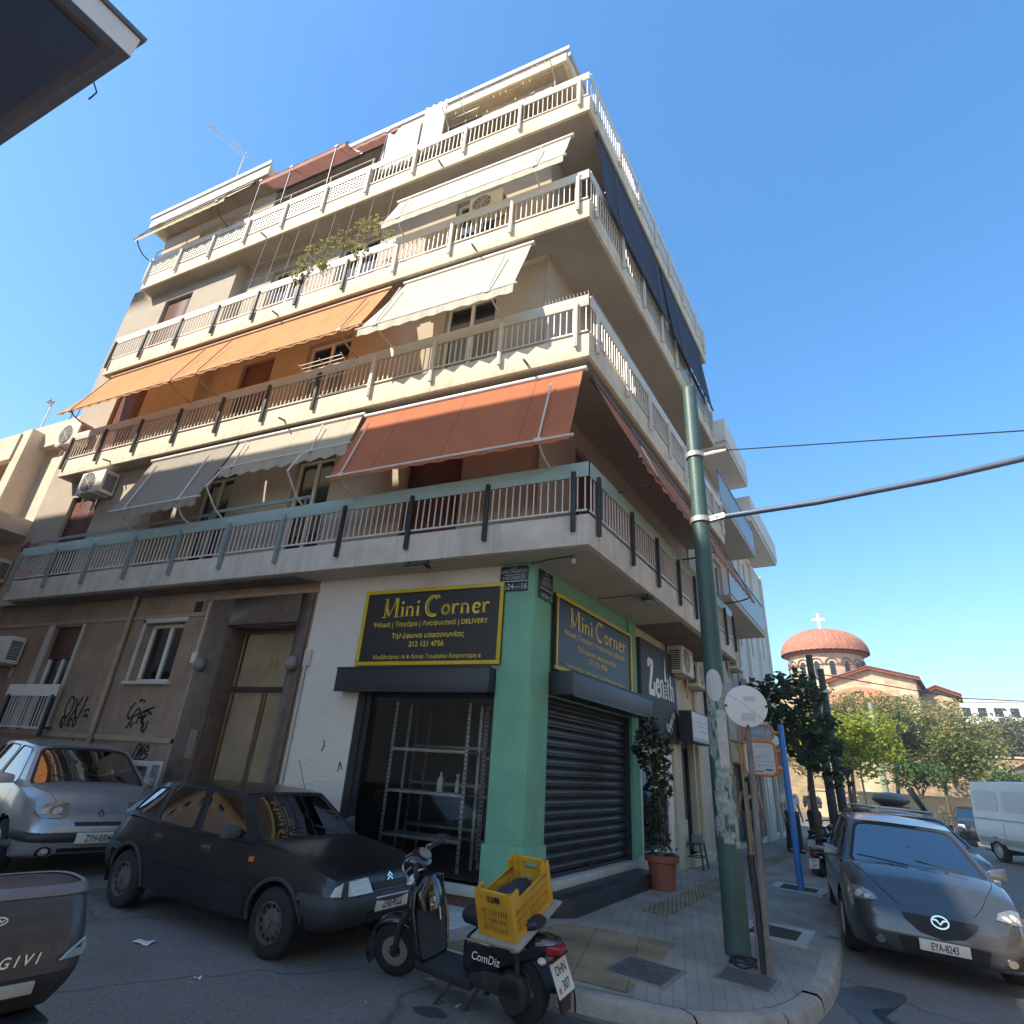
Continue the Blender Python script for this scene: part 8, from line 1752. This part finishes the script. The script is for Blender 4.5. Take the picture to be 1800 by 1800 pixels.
mb=MB(); mb.grid([[(x,y,hillz(x,y)) for y in range(56,260,6)] for x in range(-90,240,6)]); mb.build('hill',M('hill_scrub',(.14,.13,.06),.95,.35,.25,dirt=.4,dc=(.22,.19,.11),ds=.4),kind='structure',recalc=False)
rnd=random.Random(77); mb=MB()
for _ in range(900):
    x=rnd.uniform(14,110); y=rnd.uniform(62,130); z=hillz(x,y); r=rnd.uniform(.9,2.2)
    for c_ in range(2): leafcloud(mb,(x+rnd.uniform(-1,1),y,z+r*.6),(r,r,r*.8),26,.75,.6,rnd)
mb.build('hillside_scrub',LEAF('scrub_leaf',(.19,.20,.10),.25),kind='stuff',recalc=False,smooth=False)
def house(label,x,y,w,d,z0,h,m):
    t=thing('far_house',label,'house',(x,y,z0),group='white houses on the hill behind the church',world=True); mb=MB(); mb.box(x-w/2,x+w/2,y,y+d,z0-4,z0+h); mb.box(x-w/2-.1,x+w/2+.1,y-.1,y+d,z0+h,z0+h+.35); mb.build('wall',m,t)
    n=int(w/2.2)
    for i in range(n):
        for k in range(max(1,int(h/3))):
            mb=MB(); a=x-w/2+.9+i*2.1; mb.box(a,a+1.1,y-.05,y+.05,z0+k*3+1.0,z0+k*3+2.3); mb.build('window',M('dark_glass'),t)
house('white flat-roofed house with a stepped roof right of the church',34,112,9,8,9.6,6.2,mWh2); house('white flat-roofed house lower to the right of the stepped one',44,115,11,8,8.8,5.2,mWh2); house('cream house with a long red roofline at the right edge',53,112,12,8,7.0,4.2,mCr2)
for i in range(3):
    t=thing('bollard_rail',('low dark kerb barrier before the beige wall, leftmost of the three','low dark kerb barrier before the beige wall, middle of the three','low dark kerb barrier before the beige wall, rightmost of the three')[i],'barrier',(6.5+i*3.2,44.5,ground(6.5+i*3.2,44.5)),group='kerb barriers in front of the beige wall')
    mb=MB(); mb.tube([(-1.3,0,0),(-1.3,0,.9),(1.3,0,.9),(1.3,0,0)],.035,7); mb.tube([(-1.3,0,.5),(1.3,0,.5)],.025,6); mb.build('rail',mDark,t)
# ------------------------------------------------------------------ air
mh = bpy.data.materials.new('haze_air'); mh.use_nodes = True; hn = mh.node_tree
hn.nodes.remove(hn.nodes['Principled BSDF']); pv = hn.nodes.new('ShaderNodeVolumePrincipled'); pv.inputs['Color'].default_value = (.9,.94,1,1); pv.inputs['Density'].default_value = .0013; pv.inputs['Anisotropy'].default_value = .35
hn.links.new(pv.outputs[0], hn.nodes['Material Output'].inputs['Volume'])
mb = MB(); mb.box(-610,610,-610,1210,-60,60); hz_ = mb.build('haze', mh, kind='stuff')
